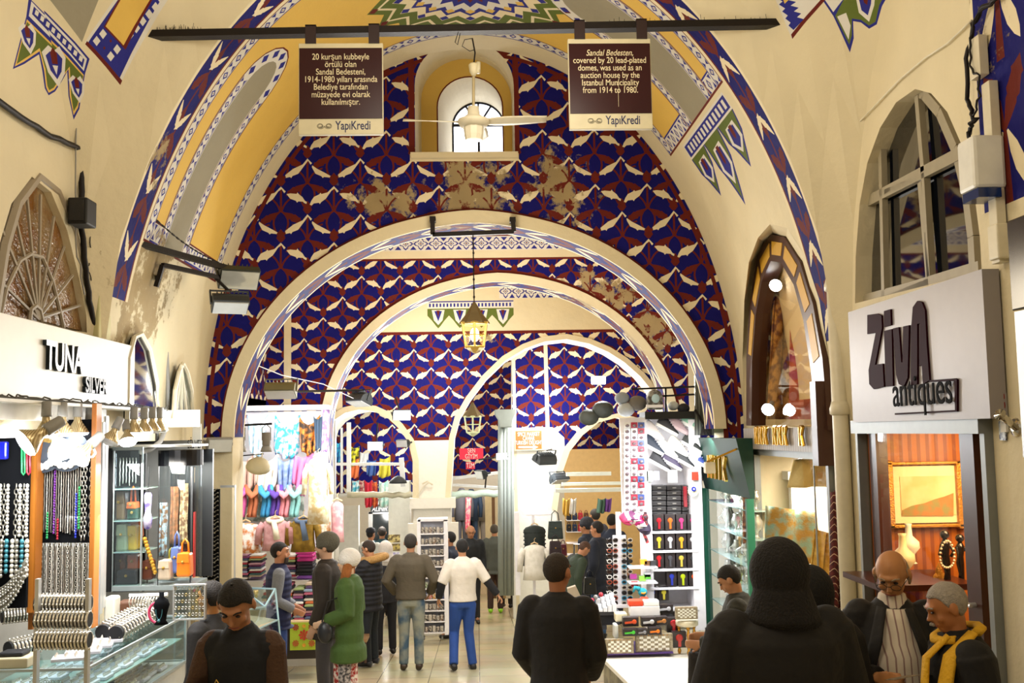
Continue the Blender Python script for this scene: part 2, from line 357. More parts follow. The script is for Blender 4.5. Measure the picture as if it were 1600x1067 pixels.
def paint(mb, region, holes, motifs, fn, base=B, grid=None, flip=False):
    """exact planar partition of region (minus holes) into painted facets, mapped by fn(u,v)->3D"""
    vs = []; fs = []; info = []; es = []
    def addp(poly, tag):
        if area2(poly) < 0: poly = poly[::-1]
        n = len(vs); vs.extend(V(p) for p in poly); fs.append(list(range(n, n+len(poly)))); info.append(tag)
    addp(region, ('R', 0))
    for h in holes: addp(h, ('H', 0))
    xs = [p[0] for p in region]; ys = [p[1] for p in region]; bx0, bx1, by0, by1 = min(xs), max(xs), min(ys), max(ys)
    for pr, mi, poly in motifs:
        if max(p[0] for p in poly) < bx0 or min(p[0] for p in poly) > bx1 or max(p[1] for p in poly) < by0 or min(p[1] for p in poly) > by1: continue
        addp(poly, (pr, mi))
    if grid:
        g0, g1, n = grid
        for i in range(n+1):
            x = g0+(g1-g0)*i/n; k = len(vs); vs.extend((V((x, by0-.01)), V((x, by1+.01)))); es.append((k, k+1))
    ov, oe, of, _, _, orf = delaunay_2d_cdt(vs, es, fs, 0, 1e-5, True)
    keep = {}; faces = []; ms = []
    for f, src in zip(of, orf):
        tags = [info[k] for k in src]
        if not any(t[0] == 'R' for t in tags) or any(t[0] == 'H' for t in tags): continue
        best = (-1, base)
        for t in tags:
            if t[0] != 'R' and t[0] > best[0]: best = t
        for k in f:
            if k not in keep: keep[k] = len(keep)
        g = tuple(keep[k] for k in f); faces.append(g[::-1] if flip else g); ms.append(best[1])
    pts = [None]*len(keep)
    for k, i in keep.items(): pts[i] = fn(ov[k].x, ov[k].y)
    n = len(mb.v); mb.v += [V(p) for p in pts]; mb.f += [tuple(i+n for i in f) for f in faces]; mb.m += ms
    return mb
def arc(cx, z0, a, b, n=48, t0=0, t1=pi, sharp=0):
    return [(cx+a*cos(t0+(t1-t0)*i/n), z0+b*sin(t0+(t1-t0)*i/n)+sharp*max(0, 1-abs(cos(t0+(t1-t0)*i/n))/.22)) for i in range(n+1)]
def soffit(mb, pts, y0, y1, bands, fn=None, base=B, flip=False):
    """strip under an arch: pts [(x,z)] profile, y0..y1 depth; bands = motifs in (s,y)"""
    L = [0]
    for a, b in zip(pts, pts[1:]): L.append(L[-1]+hypot(b[0]-a[0], b[1]-a[1]))
    def mp(s, y):
        s = min(max(s, 0), L[-1]); i = 0
        while i < len(L)-2 and L[i+1] < s: i += 1
        t = (s-L[i])/(L[i+1]-L[i]); a, b = pts[i], pts[i+1]
        return (a[0]+(b[0]-a[0])*t, y, a[1]+(b[1]-a[1])*t)
    paint(mb, [(0, y0), (L[-1], y0), (L[-1], y1), (0, y1)], [], bands(L[-1]), mp, base, grid=(0, L[-1], len(pts)), flip=flip)
    return mb
def leafband(y0, y1, edge=.1):
    """white-red leaf chain on blue, white edges"""
    def f(Lt):
        h = y1-y0; c = (y0+y1)/2; o = []
        for a, b in ((y0, y0+h*edge), (y1-h*edge, y1)): o.append((5, W, [(0, a), (Lt, a), (Lt, b), (0, b)]))
        st = h*1.15; n = max(3, int(Lt/st)); st = Lt/n
        for i in range(n):
            s = i*st
            for e in (-1, 1):
                o.append((2, W, spindle((s+st*.5, c+e*h*.04), (s+st*.06, c+e*h*.34), h*.085, False)))
                o.append((1, RD, spindle((s+st*.5, c), (s+st*.96, c+e*h*.32), h*.11)))
            o.append((1, RD, [(s, c-h*.07), (s+st*.5, c-h*.03), (s+st*.5, c+h*.03), (s, c+h*.07)]))
        return o
    return f
def floor_mat():
    m = bpy.data.materials.new('floor_stone_tiles'); m.use_nodes = True; nt = m.node_tree; b = nt.nodes['Principled BSDF']; L = nt.links
    tc = nt.nodes.new('ShaderNodeTexCoord'); br = nt.nodes.new('ShaderNodeTexBrick')
    br.inputs['Scale'].default_value = 1; br.inputs['Brick Width'].default_value = .62; br.inputs['Row Height'].default_value = .62; br.offset = 0
    br.inputs['Mortar Size'].default_value = .006; br.inputs['Color1'].default_value = lin('c2b590'); br.inputs['Color2'].default_value = lin('cdc09c'); br.inputs['Mortar'].default_value = lin('857a5e')
    L.new(tc.outputs['Object'], br.inputs['Vector'])
    n = nt.nodes.new('ShaderNodeTexNoise'); n.inputs['Scale'].default_value = 1.3; n.inputs['Detail'].default_value = 6; L.new(tc.outputs['Object'], n.inputs['Vector'])
    mx = nt.nodes.new('ShaderNodeMix'); mx.data_type = 'RGBA'; mx.blend_type = 'MULTIPLY'; mx.inputs[0].default_value = .35
    L.new(br.outputs[0], mx.inputs[6]); L.new(n.outputs['Color'], mx.inputs[7]); L.new(mx.outputs[2], b.inputs['Base Color'])
    b.inputs['Roughness'].default_value = .22; return m
mb = MB(); ys = [-3, 36]
mb.add([(-6, -3, fz(-3)), (6, -3, fz(-3)), (6, 36, fz(36)), (-6, 36, fz(36)), (-6, -3, fz(-3)-.3), (6, -3, fz(-3)-.3), (6, 36, fz(36)-.3), (-6, 36, fz(36)-.3)],
       [(0, 1, 2, 3), (7, 6, 5, 4), (0, 4, 5, 1), (1, 5, 6, 2), (2, 6, 7, 3), (3, 7, 4, 0)])
struct('floor', mb, floor_mat())
def wall_T1():
    mb = MB(); y = T1Y; s = .00162
    A = arc(0, 2.0, 2.70, 3.97, 64); reg = [(2.78, 1.7)]+arc(0, 2.0, 2.78, 4.08, 64)+[(-2.78, 1.7)]
    hole = [(2.52, 1.6)]+arc(.0, 2.0, 2.52, 2.24, 48, sharp=.02)+[(-2.52, 1.6)]
    wx0, wx1 = at(648, 240, y).x, at(803, 236, y).x; wz0 = at(720, 240, y).z
    cx = (wx0+wx1)/2; hw = (wx1-wx0)/2
    def pa(xl, xr, yt, Y, n=20):
        l, r, zt = at(xl, 150, Y).x, at(xr, 150, Y).x, at((xl+xr)/2, yt, Y).z; h = (r-l)/2; c_ = (l+r)/2
        return [(r, wz0)]+[(c_+h*cos(pi*i/n), zt-h*.95+h*.95*sin(pi*i/n)) for i in range(n+1)]+[(l, wz0)]
    P0 = pa(648, 803, 62, y); win = P0
    p0 = at(439, 293.5, y)
    rim = lambda k, dz=0: [(2.52+k, 1.6)]+arc(0, 2.0, 2.52+k, 2.24+k, 48, sharp=.02)+[(-2.52-k, 1.6)]
    M_ = lattice(-2.8, 2.8, 1.6, 6, s, p0.x, p0.z)
    M_ += [(4, RD, rim(.05)), ]
    E = [(2.70, 1.7)]+A+[(-2.70, 1.7)]; E2 = [(2.66, 1.7)]+arc(0, 2.0, 2.66, 3.93, 64)+[(-2.66, 1.7)]
    for i in range(0, len(E)-1): M_.append((3, RD, [E[i], E[i+1], E2[i+1], E2[i]]))
    for e in ((wx0-.06, wx0), (wx1, wx1+.06)): M_.append((3, RD, [(e[0], wz0), (e[1], wz0), (e[1], 5.9), (e[0], 5.9)]))
    M_.append((5, C, [(wx0-.05, wz0-.08), (wx1+.05, wz0-.08), (wx1+.05, wz0), (wx0-.05, wz0)]))
    paint(mb, reg, [hole, win], M_, lambda x, z: (x, y, z))
    O = arc(0, 2.0, 2.54, 2.26, 60, sharp=.02); I = arc(0, 2.0, 2.42, 2.13, 60, sharp=.02); n = len(O)
    n = len(O)
    vs = [(a, y-.05, b) for a, b in O]+[(a, y-.05, b) for a, b in I]+[(a, y+.02, b) for a, b in O]
    mb.add(vs, [(i, i+1, n+i+1, n+i) for i in range(n-1)]+[(2*n+i, 2*n+i+1, i+1, i) for i in range(n-1)], C)
    soffit(mb, I, y-.05, y+.42, leafband(y-.05, y+.42, .09))
    paint(mb, reg, [hole, win], [], lambda x, z: (x, y+.42, z), C, flip=True)
    mb.add([(a, y+.42, b) for a, b in O]+[(a, y+.42, b) for a, b in I], [(i+1, i, n+i, n+i+1) for i in range(n-1)], C)
    struct('wall_middle', mb, PM)
    mb = MB(); yb = y+1.5
    def loft(a, ya, b, yb_, mi): 
        n = len(a); mb.add([(p[0], ya, p[1]) for p in a]+[(p[0], yb_, p[1]) for p in b], [(i, i+1, n+i+1, n+i) for i in range(n-1)], mi)
    def ringf(a, b, yy, mi):
        n = len(a); mb.add([(p[0], yy, p[1]) for p in a]+[(p[0], yy, p[1]) for p in b], [(i, i+1, n+i+1, n+i) for i in range(n-1)], mi)
    P1 = pa(658, 799, 92, y+.6)
    loft(P0, y, P1, y+.6, C)
    P2 = pa(682, 786, 119, y+.6); ringf(P1, P2, y+.6, YE)
    P2b = pa(684, 784, 121, y+.6); ringf(P2, P2b, y+.598, RD)
    P3 = pa(706, 788, 160, yb); loft(P2b, y+.6, P3, yb, C)
    mb.box((wx0-.04, y-.07, wz0-.06), (wx1+.04, yb, wz0), C)
    struct('window_1', mb, PM, smooth=False)
    t = thing('oculus_window', 'small arched daylight window with dark glazing bars at the back of the yellow niche', 'window', (cx+.06, yb, wz0))
    g = MB(); g.prism([(p[0], p[1]) for p in P3], (0, yb+.02, 0), (1, 0, 0), (0, 0, 1), (0, .02, 0))
    g.build('pane', mat('daylight_pane', 'dfe6ff', emit=4.5, ecol='e6ecff'), t)
    g = MB(); c2 = (P3[0][0]+P3[-1][0])/2; r_ = (P3[0][0]-P3[-1][0])/2; zc = at(740, 196, yb).z+.12
    pp = P3; g.tube([(a, yb, b) for a, b in pp], .022, 6)
    g.bar((c2-r_, yb, zc-.12), (c2+r_, yb, zc-.12), .03); g.bar((c2, yb, wz0), (c2, yb, zc-.12), .03)
    for a in (45, 90, 135): g.bar((c2, yb, zc-.12), (c2+r_*cos(R(a)), yb, zc+r_*sin(R(a))), .022)
    g.build('glazing_bars', mat('dark_iron', '1d1a1c', .5, .6), t)
wall_T1()
def barrel():
    mb = MB(); a, b = 2.73, 4.0
    n = 96; pts = [(a*cos(pi*i/n), 2+b*sin(pi*i/n)) for i in range(n+1)]
    L = [0]
    for p, q in zip(pts, pts[1:]): L.append(L[-1]+hypot(q[0]-p[0], q[1]-p[1]))
    def s_of(deg): return L[int(round((deg)/180*n))]  # deg from the right-hand springing
    Lt = L[-1]; o = []
    sr, sl = s_of(44), Lt-s_of(22); band = lambda y0, y1, m, s0=0, s1=None, pr=0: o.append((pr, m, [(s0, y0), (s1 or Lt, y0), (s1 or Lt, y1), (s0, y1)]))
    b0, b1 = s_of(10), Lt-s_of(15); y0, y1 = 7.42, 7.78
    band(y0, y1, B, b0, b1, 0); o.append((5, W, [(b0, y0), (b1, y0), (b1, y0+.03), (b0, y0+.03)])); o.append((5, W, [(b0, y1), (b1, y1), (b1, y1+.05), (b0, y1+.05)])); o.append((5, RD, [(b0, y1-.025), (b1, y1-.025), (b1, y1), (b0, y1)]))
    k = int((b1-b0)/.5); st = (b1-b0)/k
    for i in range(k):
        s = b0+i*st; c = (y0+y1)/2
        o += [(2, W, spindle((s+.03, y0+.06), (s+.24, c+.01), .032)), (2, W, spindle((s+.06, y1-.05), (s+.25, c-.02), .03)),
              (1, RD, spindle((s+.27, c), (s+.46, y0+.07), .045)), (1, RD, spindle((s+.27, c), (s+.46, y1-.05), .045)), (1, RD, stroke([(s, c), (s+st*.6, c+.02), (s+st, c)], .02)),
              (1, RD, spindle((s+.03, c), (s+.2, c), .04))]
    band(7.83, 10.02, YE, sr, sl, 1)
    def orn(s0, s1, ya, yb): o.extend((p+3, m, q) for p, m, q in ornband(s0, s1, ya, yb, .17))
    orn(sr, sl, 7.83, 7.97); orn(sr, sl, 9.86, 10.02)
    def orn_end(s0, s1):  # cross band closing the panel
        for f in ornband(7.97, 9.86, min(s0, s1), max(s0, s1), .17): o.append((f[0]+3, f[1], [(v, u) for u, v in f[2]]))
        o.append((9, RD, [(s0, 7.83), (s0+.02, 7.83), (s0+.02, 10.02), (s0, 10.02)]))
    orn_end(sr, sr+.17); orn_end(sl, sl-.17)
    def loz(sa, sb, ya, yb, e):
        """rounded-end strip; sa = open end, sb = tip"""
        d = .15
        def shape(g):
            c = (ya+yb)/2; h = (yb-ya)/2+g; sg = 1 if sb > sa else -1
            return [(sa, c-h), (sb-sg*.3, c-h)]+[(sb-sg*.3+sg*(.3+g)*sin(t), c-h*cos(t)) for t in [pi*i/10 for i in range(1, 10)]]+[(sb-sg*.3, c+h), (sa, c+h)]
        o.append((6, OW, shape(d))); o.append((6.2, RD, shape(d)));  o.append((6.4, OW, shape(d-.015)))
        o.append((8, G, shape(0)))
        s0, s1 = min(sa, sb-.3*(1 if sb > sa else -1)), max(sa, sb-.3*(1 if sb > sa else -1))
        for yy in ((ya-d+.02, ya-.01), (yb+.01, yb+d-.02)):
            o.extend((p+6.6, m, q) for p, m, q in ornband(s0, s1, yy[0], yy[1], .15) if m != OW or p > 1)
        c = (ya+yb)/2; sg = 1 if sb > sa else -1
        for i in range(7):
            t = pi*(i+.5)/7; rr = (.3+d/2); ps, py = sb-sg*.3+sg*rr*sin(t), c-((yb-ya)/2+d/2)*cos(t)
            o.append((7, OB, [(ps-.05, py), (ps, py-.05), (ps+.05, py), (ps, py+.05)]))
    loz(sl, Lt-s_of(53), 8.33, 8.78, 0); loz(sr, s_of(74), 8.33, 8.95, 0)
    cs, cyy = Lt/2, 8.95
    star = lambda r0, r1, n_, ph=0: [(cs+(r0 if i % 2 else r1)*cos(pi*i/n_+ph), cyy+(r0 if i % 2 else r1)*1.0*sin(pi*i/n_+ph)) for i in range(2*n_)]
    for pr, r0, r1, m_ in ((6, .86, 1.0, YE), (6.1, .83, .97, GR), (6.2, .74, .88, W), (6.3, .70, .84, GR), (6.4, .6, .72, W), (6.5, .5, .6, OB), (6.6, .42, .54, OW), (6.7, .3, .4, OB), (6.8, .2, .3, RD), (6.9, .1, .2, OW)):
        o.append((pr, m_, star(r0, r1, 16)))
    for i in range(16):
        an = pi*i/8; c, s_ = cos(an), sin(an)
        for rr, m_ in ((.9, RD), (.66, OB), (.5, YE)): o.append((7, m_, [(cs+c*rr+.05*cos(an+q), cyy+s_*rr+.05*sin(an+q)) for q in (0, pi/2, pi, 3*pi/2)]))
    def tulip(sx, yc, dirs, w=.5):
        T = lambda P: [(sx+dirs*u, yc+v) for u, v in P]
        for k2, dd in ((-.52, .42), (0, .62), (.52, .42)):
            ww = .24
            U = lambda P: T([(u*dd/.6, v+k2) for u, v in P])
            o.extend([(3, OB, U([(0, -ww-.02), (0, ww+.02), (.25, ww-.02), (.38, ww-.1), (.66, 0), (.38, -ww+.1), (.25, -ww+.02)])),
                      (3.1, GR, U([(0, -ww), (0, ww), (.22, ww-.05), (.36, ww-.13), (.6, 0), (.36, -ww+.13), (.22, -ww+.05)])),
                      (3.2, OW, U([(.08, -.12), (.1, .12), (.3, .16), (.46, 0), (.3, -.16)])), (3.3, OB, U([(.12, -.08), (.12, .08), (.3, .1), (.4, 0), (.3, -.1)])),
                      (3.4, RD, U([(.1, -.04), (.1, .04), (.24, .03), (.28, 0), (.24, -.03)]))])
        o.append((4, OW, T([(-.0, -.78), (0, .78), (-.16, .78), (-.16, -.78)]))); o.append((4.1, OB, T([(-.02, -.76), (-.02, .76), (-.14, .76), (-.14, -.76)])))
        for i in range(13): o.append((4.2, OW, T([(-.04, -.7+i*.11), (-.04, -.64+i*.11), (-.12, -.64+i*.11), (-.12, -.7+i*.11)])))
    tulip(sr-.2, 8.75, -1)
    def mp(s, y):
        s = min(max(s, 0), Lt-1e-6); i = 0; lo, hi = 0, n
        while hi-lo > 1:
            md = (lo+hi)//2
            if L[md] <= s: lo = md
            else: hi = md
        t = (s-L[lo])/(L[lo+1]-L[lo]); p, q = pts[lo], pts[lo+1]
        return (p[0]+(q[0]-p[0])*t, y, p[1]+(q[1]-p[1])*t)
    def hit(px, py):
        d = ray(px, py); lo, hi = 4., 13.
        for _ in range(50):
            t_ = (lo+hi)/2; p_ = CAM+d*t_; k_ = (p_.x/a)**2+(max(0, p_.z-2)/b)**2
            if k_ > 1: hi = t_
            else: lo = t_
        return CAM+d*lo
    WO = [(1162, 663), (1160, 560), (1163, 470), (1170, 410), (1184, 372), (1203, 350), (1230, 356), (1258, 400), (1280, 468), (1295, 560), (1304, 663)]
    hp = [hit(*q_) for q_ in WO]; hole = []
    for p_ in hp:
        tt = atan2(max(0, p_.z-2)/b, p_.x/a); f_ = tt/pi*n; i_ = int(f_); hole.append((L[i_]+(L[i_+1]-L[i_])*(f_-i_), min(p_.y, T1Y-.02)))
    hole = [(-.05, hole[0][1])]+hole+[(-.05, hole[-1][1])]
    paint(mb, [(0, 7.4), (Lt, 7.4), (Lt, T1Y), (0, T1Y)], [hole], o, mp, C, grid=(0, Lt, n))
    WI = [(1168, 664), (1168, 560), (1173, 470), (1183, 401), (1195, 378), (1209, 368), (1228, 374), (1252, 412), (1270, 475), (1285, 560), (1293, 664)]
    m = len(mb.v); A_ = [V((p_.x, min(p_.y, T1Y-.02), p_.z)) for p_ in hp]; B_ = [atx(q_[0], q_[1], BAY+.01) for q_ in WI]
    mb.add(A_+B_, [(i, i+1, 11+i+1, 11+i) for i in range(10)], C)
    m = len(mb.v)
    q = [(x*1.08, z+.25) for x, z in pts]
    mb.add([(x, 7.4, z) for x, z in q]+[(x, T1Y+.4, z) for x, z in q], [(i+1, i, n+1+i, n+2+i) for i in range(n)], C)
    struct('ceiling', mb, PM)
barrel()
PUTS = []
def near_vault():
    mb = MB(); y0, y1 = .4, 7.4; yc = (y0+y1)/2; hb = (y1-y0)/2; Bz = 4.0*sqrt(2)
    o = []
    def zf(x, y): return 2+Bz*sqrt(max(0, 1-x*x/(2*BAY*BAY)-(y-yc)**2/(2*hb*hb)))
    def P_(px, py):  # where the sight line meets this vault, as (x,y)
        d = ray(px, py); lo, hi = .5, 9
        f = lambda t: (CAM+d*t).z-zf((CAM+d*t).x, (CAM+d*t).y)
        for _ in range(60):
            md = (lo+hi)/2; p = CAM+d*md
            if f(md) > 0: hi = md
            else: lo = md
        p = CAM+d*lo; return (p.x, p.y)
    PP = lambda L_: [P_(*q) for q in L_]
    def put(pr, mi, L_): o.append((pr, mi, PP(L_))); PUTS.append((pr, mi, L_))
    put(1, G, [(62, -40), (78, 0), (128, 66), (158, -10), (170, -60)])
    put(2, OW, [(133, 66), (188, 131), (262, 0), (290, -50), (210, -50), (182, -6)])
    put(2.1, RD, [(133, 69), (188, 133), (191, 126), (136, 64)])
    put(2.2, OB, [(138, 66), (187, 122), (250, 2), (275, -45), (214, -45), (184, 0)])
    for i in range(9):
        x, y = 145+i*10, 60-i*11
        for k in range(2): put(2.3, OW, [(x+k*22, y+k*24+4), (x+6+k*22, y+k*24-4), (x+12+k*22, y+k*24+4), (x+6+k*22, y+k*24+12)])
        put(2.35, RD, [(x+16, y+15), (x+18, y+12), (x+20, y+15), (x+18, y+18)])
    put(3, RD, [(162, 42), (196, 78), (238, 0), (262, -46), (216, -48), (187, -4)])
    put(3.1, YE, [(165, 41), (193, 71), (234, 0), (257, -46), (220, -47), (190, -3)])
    put(2, OB, [(45, -4), (140, 92), (133, 115), (41, 26)]); put(2.1, OW, [(49, 2), (136, 92), (131, 111), (45, 25)]); put(2.2, OB, [(53, 10), (132, 93), (129, 106), (50, 22)])
    for i in range(9): put(2.3, OW, [(56+i*8.6, 15+i*8.9), (61+i*8.6, 19+i*8.9), (59+i*8.6, 26+i*8.9), (54+i*8.6, 22+i*8.9)])
    put(2, OB, [(41, 26), (133, 115), (124, 170), (115, 187), (107, 150), (105, 112), (96, 128), (86, 143), (76, 149), (70, 138), (66, 110), (61, 85), (50, 92), (38, 100), (20, 108)])
    put(2.1, YE, [(42, 30), (131, 117), (122, 168), (115, 180), (109, 150), (107, 108), (96, 124), (85, 140), (76, 145), (72, 136), (69, 110), (62, 80), (50, 88), (38, 96), (23, 104)])
    put(2.2, GR, [(42, 34), (130, 119), (121, 164), (115, 174), (111, 148), (109, 104), (96, 120), (84, 137), (77, 141), (74, 134), (71, 108), (62, 75), (50, 84), (38, 92), (26, 100)])
    for cx, cy_, k in ((44, 58, .9), (86, 100, 1.2), (121, 137, .8)):
        q = lambda P: [(cx+(a*.9+b*.15)*k, cy_+(b*1-a*-.1)*k) for a, b in P]
        put(3, OW, q([(-17, -14), (-6, -24), (2, -18), (10, -24), (17, -10), (12, 12), (0, 30), (-12, 12)])); put(3.1, OB, q([(-12, -10), (-5, -16), (5, -16), (12, -8), (8, 9), (0, 20), (-8, 9)])); put(3.2, RD, q([(-5, -14), (0, -22), (5, -14), (4, 0), (-4, 0)])); put(3.3, OW, q([(-4, 2), (4, 2), (0, 14)]))
    put(2, OW, [(1206, -20), (1212, 0), (1237, 60), (1286, 2), (1300, -30), (1250, -60)]); put(2.1, RD, [(1238, 61), (1288, 2), (1302, -28), (1298, -32), (1282, 0), (1236, 54)])
    for i in range(5): put(2.3, OB, [(1212+i*5, i*11-4), (1222+i*5, i*9-10), (1240+i*4, i*9-6), (1224+i*4, i*11+3)])
    put(3, YE, [(1222, -5), (1226, 6), (1240, -8), (1236, -20)])
    put(2, OB, [(1285, 0), (1302, 25), (1322, 0), (1340, -30), (1290, -30)]); put(2.1, OW, [(1289, 0), (1302, 19), (1318, -2), (1330, -28), (1292, -28)]); 
    put(2, OB, [(1302, 25), (1328, 82), (1334, 60), (1333, 33), (1345, 35), (1358, 45), (1370, 38), (1378, 10), (1392, -15), (1330, -30)])
    put(2.1, GR, [(1305, 25), (1327, 70), (1331, 55), (1331, 29), (1345, 31), (1358, 40), (1368, 34), (1374, 8), (1386, -15), (1332, -26)])
    put(2.2, OW, [(1308, 26), (1326, 62), (1329, 40), (1322, 20)]); put(2.2, OW, [(1336, -10), (1342, 20), (1358, 34), (1366, 8), (1368, -15)]); put(2.3, OB, [(1340, -10), (1346, 16), (1356, 24), (1361, 6), (1362, -14)]); put(2.4, RD, [(1346, -12), (1350, 4), (1355, 8), (1357, -10)])
    N = 30
    gx = []
    def mp(x, y): return (x, y, zf(x, y))
    for i in range(N): o.append((.1, C, [(-BAY+2*BAY*i/N, y0), (-BAY+2*BAY*(i+1)/N, y0), (-BAY+2*BAY*(i+1)/N, y1), (-BAY+2*BAY*i/N, y1)]))
    for j in range(N): o.append((.1, C, [(-BAY, y0+(y1-y0)*j/N), (BAY, y0+(y1-y0)*j/N), (BAY, y0+(y1-y0)*(j+1)/N), (-BAY, y0+(y1-y0)*(j+1)/N)]))
    paint(mb, [(-BAY, y0), (BAY, y0), (BAY, y1), (-BAY, y1)], [], o, mp, C)
    mb.sheet(lambda u, v: (-BAY*1.08+2*BAY*1.08*u, y0+(y1+.05-y0)*v, zf(min(1, max(-1, 2*u-1))*BAY, y0+(y1-y0)*v)+.3), 24, 24, 0, C)
    struct('ceiling_near_bay', mb, PM)
near_vault()
def side_wall(sx, name, holes, extra=()):
    mb = MB(); X = sx*BAY; yc = (.4+7.4)/2; hb = (7.4-.4)/2
    top = [(y, 2+4.0*sqrt(max(0, 1-((y-yc)/hb)**2))+.02) for y in [.4+i*(7.4-.4)/40 for i in range(41)]]
    reg = [(.4, -1.4)]+top+[(7.4, 2.05), (T1Y, 2.05), (T1Y, -1.4)] if sx < 0 else [(.4, -1.4)]+top+[(7.4, 4.6), (T1Y+.4, 4.6), (T1Y+.4, 1.9), (T1Y, 1.9), (T1Y, -1.4)]
    paint(mb, reg, holes, list(extra), lambda y, z: (X, y, z), C, flip=(sx > 0))
    back = MB(); paint(mb, reg, holes, [], lambda y, z: (X+sx*.35, y, z), C, flip=(sx < 0))
    for h in holes:
        n = len(h); mb.add([(X, a, b) for a, b in h]+[(X+sx*.35, a, b) for a, b in h], [(i, (i+1) % n, n+(i+1) % n, n+i) for i in range(n)], C)
    return struct(name, mb, PM)
def larch(yA, yB, z0, zs, zt, n=24):
    """pointed/elliptic head opening in (y,z)"""
    c = (yA+yB)/2; h = (yB-yA)/2
    return [(yA, z0), (yA, zs)]+[(c-h*cos(t), zs+(zt-zs)*sin(t)) for t in [pi*i/n for i in range(1, n)]]+[(yB, zs), (yB, z0)]
def wy(px): return atx(px, 680, BAY).y if px > 742 else atx(px, 680, -BAY).y
zl = [(atx(a, b, BAY).y, atx(a, b, BAY).z) for a, b in ((1336, 474), (1337, 400), (1343, 320), (1355, 255), (1375, 200), (1400, 160), (1430, 139), (1455, 146), (1480, 175), (1505, 232), (1522, 300), (1531, 370), (1534, 424))]
rw = [(atx(a, b, BAY).y, atx(a, b, BAY).z) for a, b in ((1166, 665), (1166, 560), (1172, 470), (1183, 400), (1203, 366), (1225, 370), (1250, 410), (1270, 475), (1285, 560), (1292, 665))]
zs_ = [(atx(1347, 680, BAY).y, 1.95), (atx(1552, 680, BAY).y, 1.95), (atx(1552, 680, BAY).y, -1.2), (atx(1347, 680, BAY).y, -1.2)]
gs_ = [(atx(1182, 700, BAY).y, 1.85), (atx(1302, 700, BAY).y, 1.85), (atx(1302, 700, BAY).y, -1.2), (atx(1182, 700, BAY).y, -1.2)]
bb = []
ya, yb_ = 4.75, 5.33
zl_ = [(p, m, [(yb_-(v-0), u) for u, v in q]) for p, m, q in leafband(0, yb_-ya, .06)(6.0)]
bb += [(p+1, m, [(y_, z_+3.12) for y_, z_ in q]) for p, m, q in zl_] + [(.5, B, [(ya, 3.12), (yb_, 3.12), (yb_, 9), (ya, 9)])]
onw = lambda X, f: [(p, m, [(atx(a_, b_, X).y, atx(a_, b_, X).z) for a_, b_ in q]) for p, m, q in PUTS if f(q[0][0])]
side_wall(1, 'wall_right', [zl, rw, zs_, gs_], bb+onw(BAY, lambda x: x > 1195))
fanp = [(-20, 500), (-2, 385), (18, 318), (50, 276), (80, 300), (105, 360), (125, 440), (140, 520)]
fl = [(atx(a, b, -BAY).y, atx(a, b, -BAY).z) for a, b in fanp]
l1 = [(atx(a, b, -BAY).y, atx(a, b, -BAY).z) for a, b in ((194, 660), (196, 560), (206, 524), (218, 520), (232, 545), (243, 600), (246, 660))]
l2 = [(atx(a, b, -BAY).y, atx(a, b, -BAY).z) for a, b in ((267, 656), (270, 610), (276, 580), (283, 566), (291, 582), (298, 612), (301, 656))]
ls = [(atx(-60, 650, -BAY).y, 2.06), (atx(166, 650, -BAY).y, 2.06), (atx(166, 650, -BAY).y, -1.2), (atx(-60, 650, -BAY).y, -1.2)]
l3 = [(atx(170, 650, -BAY).y, 1.98), (atx(308, 650, -BAY).y, 1.98), (atx(308, 650, -BAY).y, -1.2), (atx(170, 650, -BAY).y, -1.2)]
side_wall(-1, 'wall_left', [fl, l1, l2, ls, l3], onw(-BAY, lambda x: x < 300))
def room(name, x0, x1, y0, y1, z0, z1, m, open_x):
    mb = MB(); t = .08
    mb.box((x0, y0-t, z0), (x1, y0, z1)); mb.box((x0, y1, z0), (x1, y1+t, z1))
    bx = x1 if open_x < 0 else x0
    if open_x > 0: mb.box((x0-t, y0, z0), (x0, y1, z1))
    else: mb.box((x1, y0, z0), (x1+t, y1, z1))
    mb.box((x0, y0, z1), (x1, y1, z1+t))
    return struct(name, mb, m)
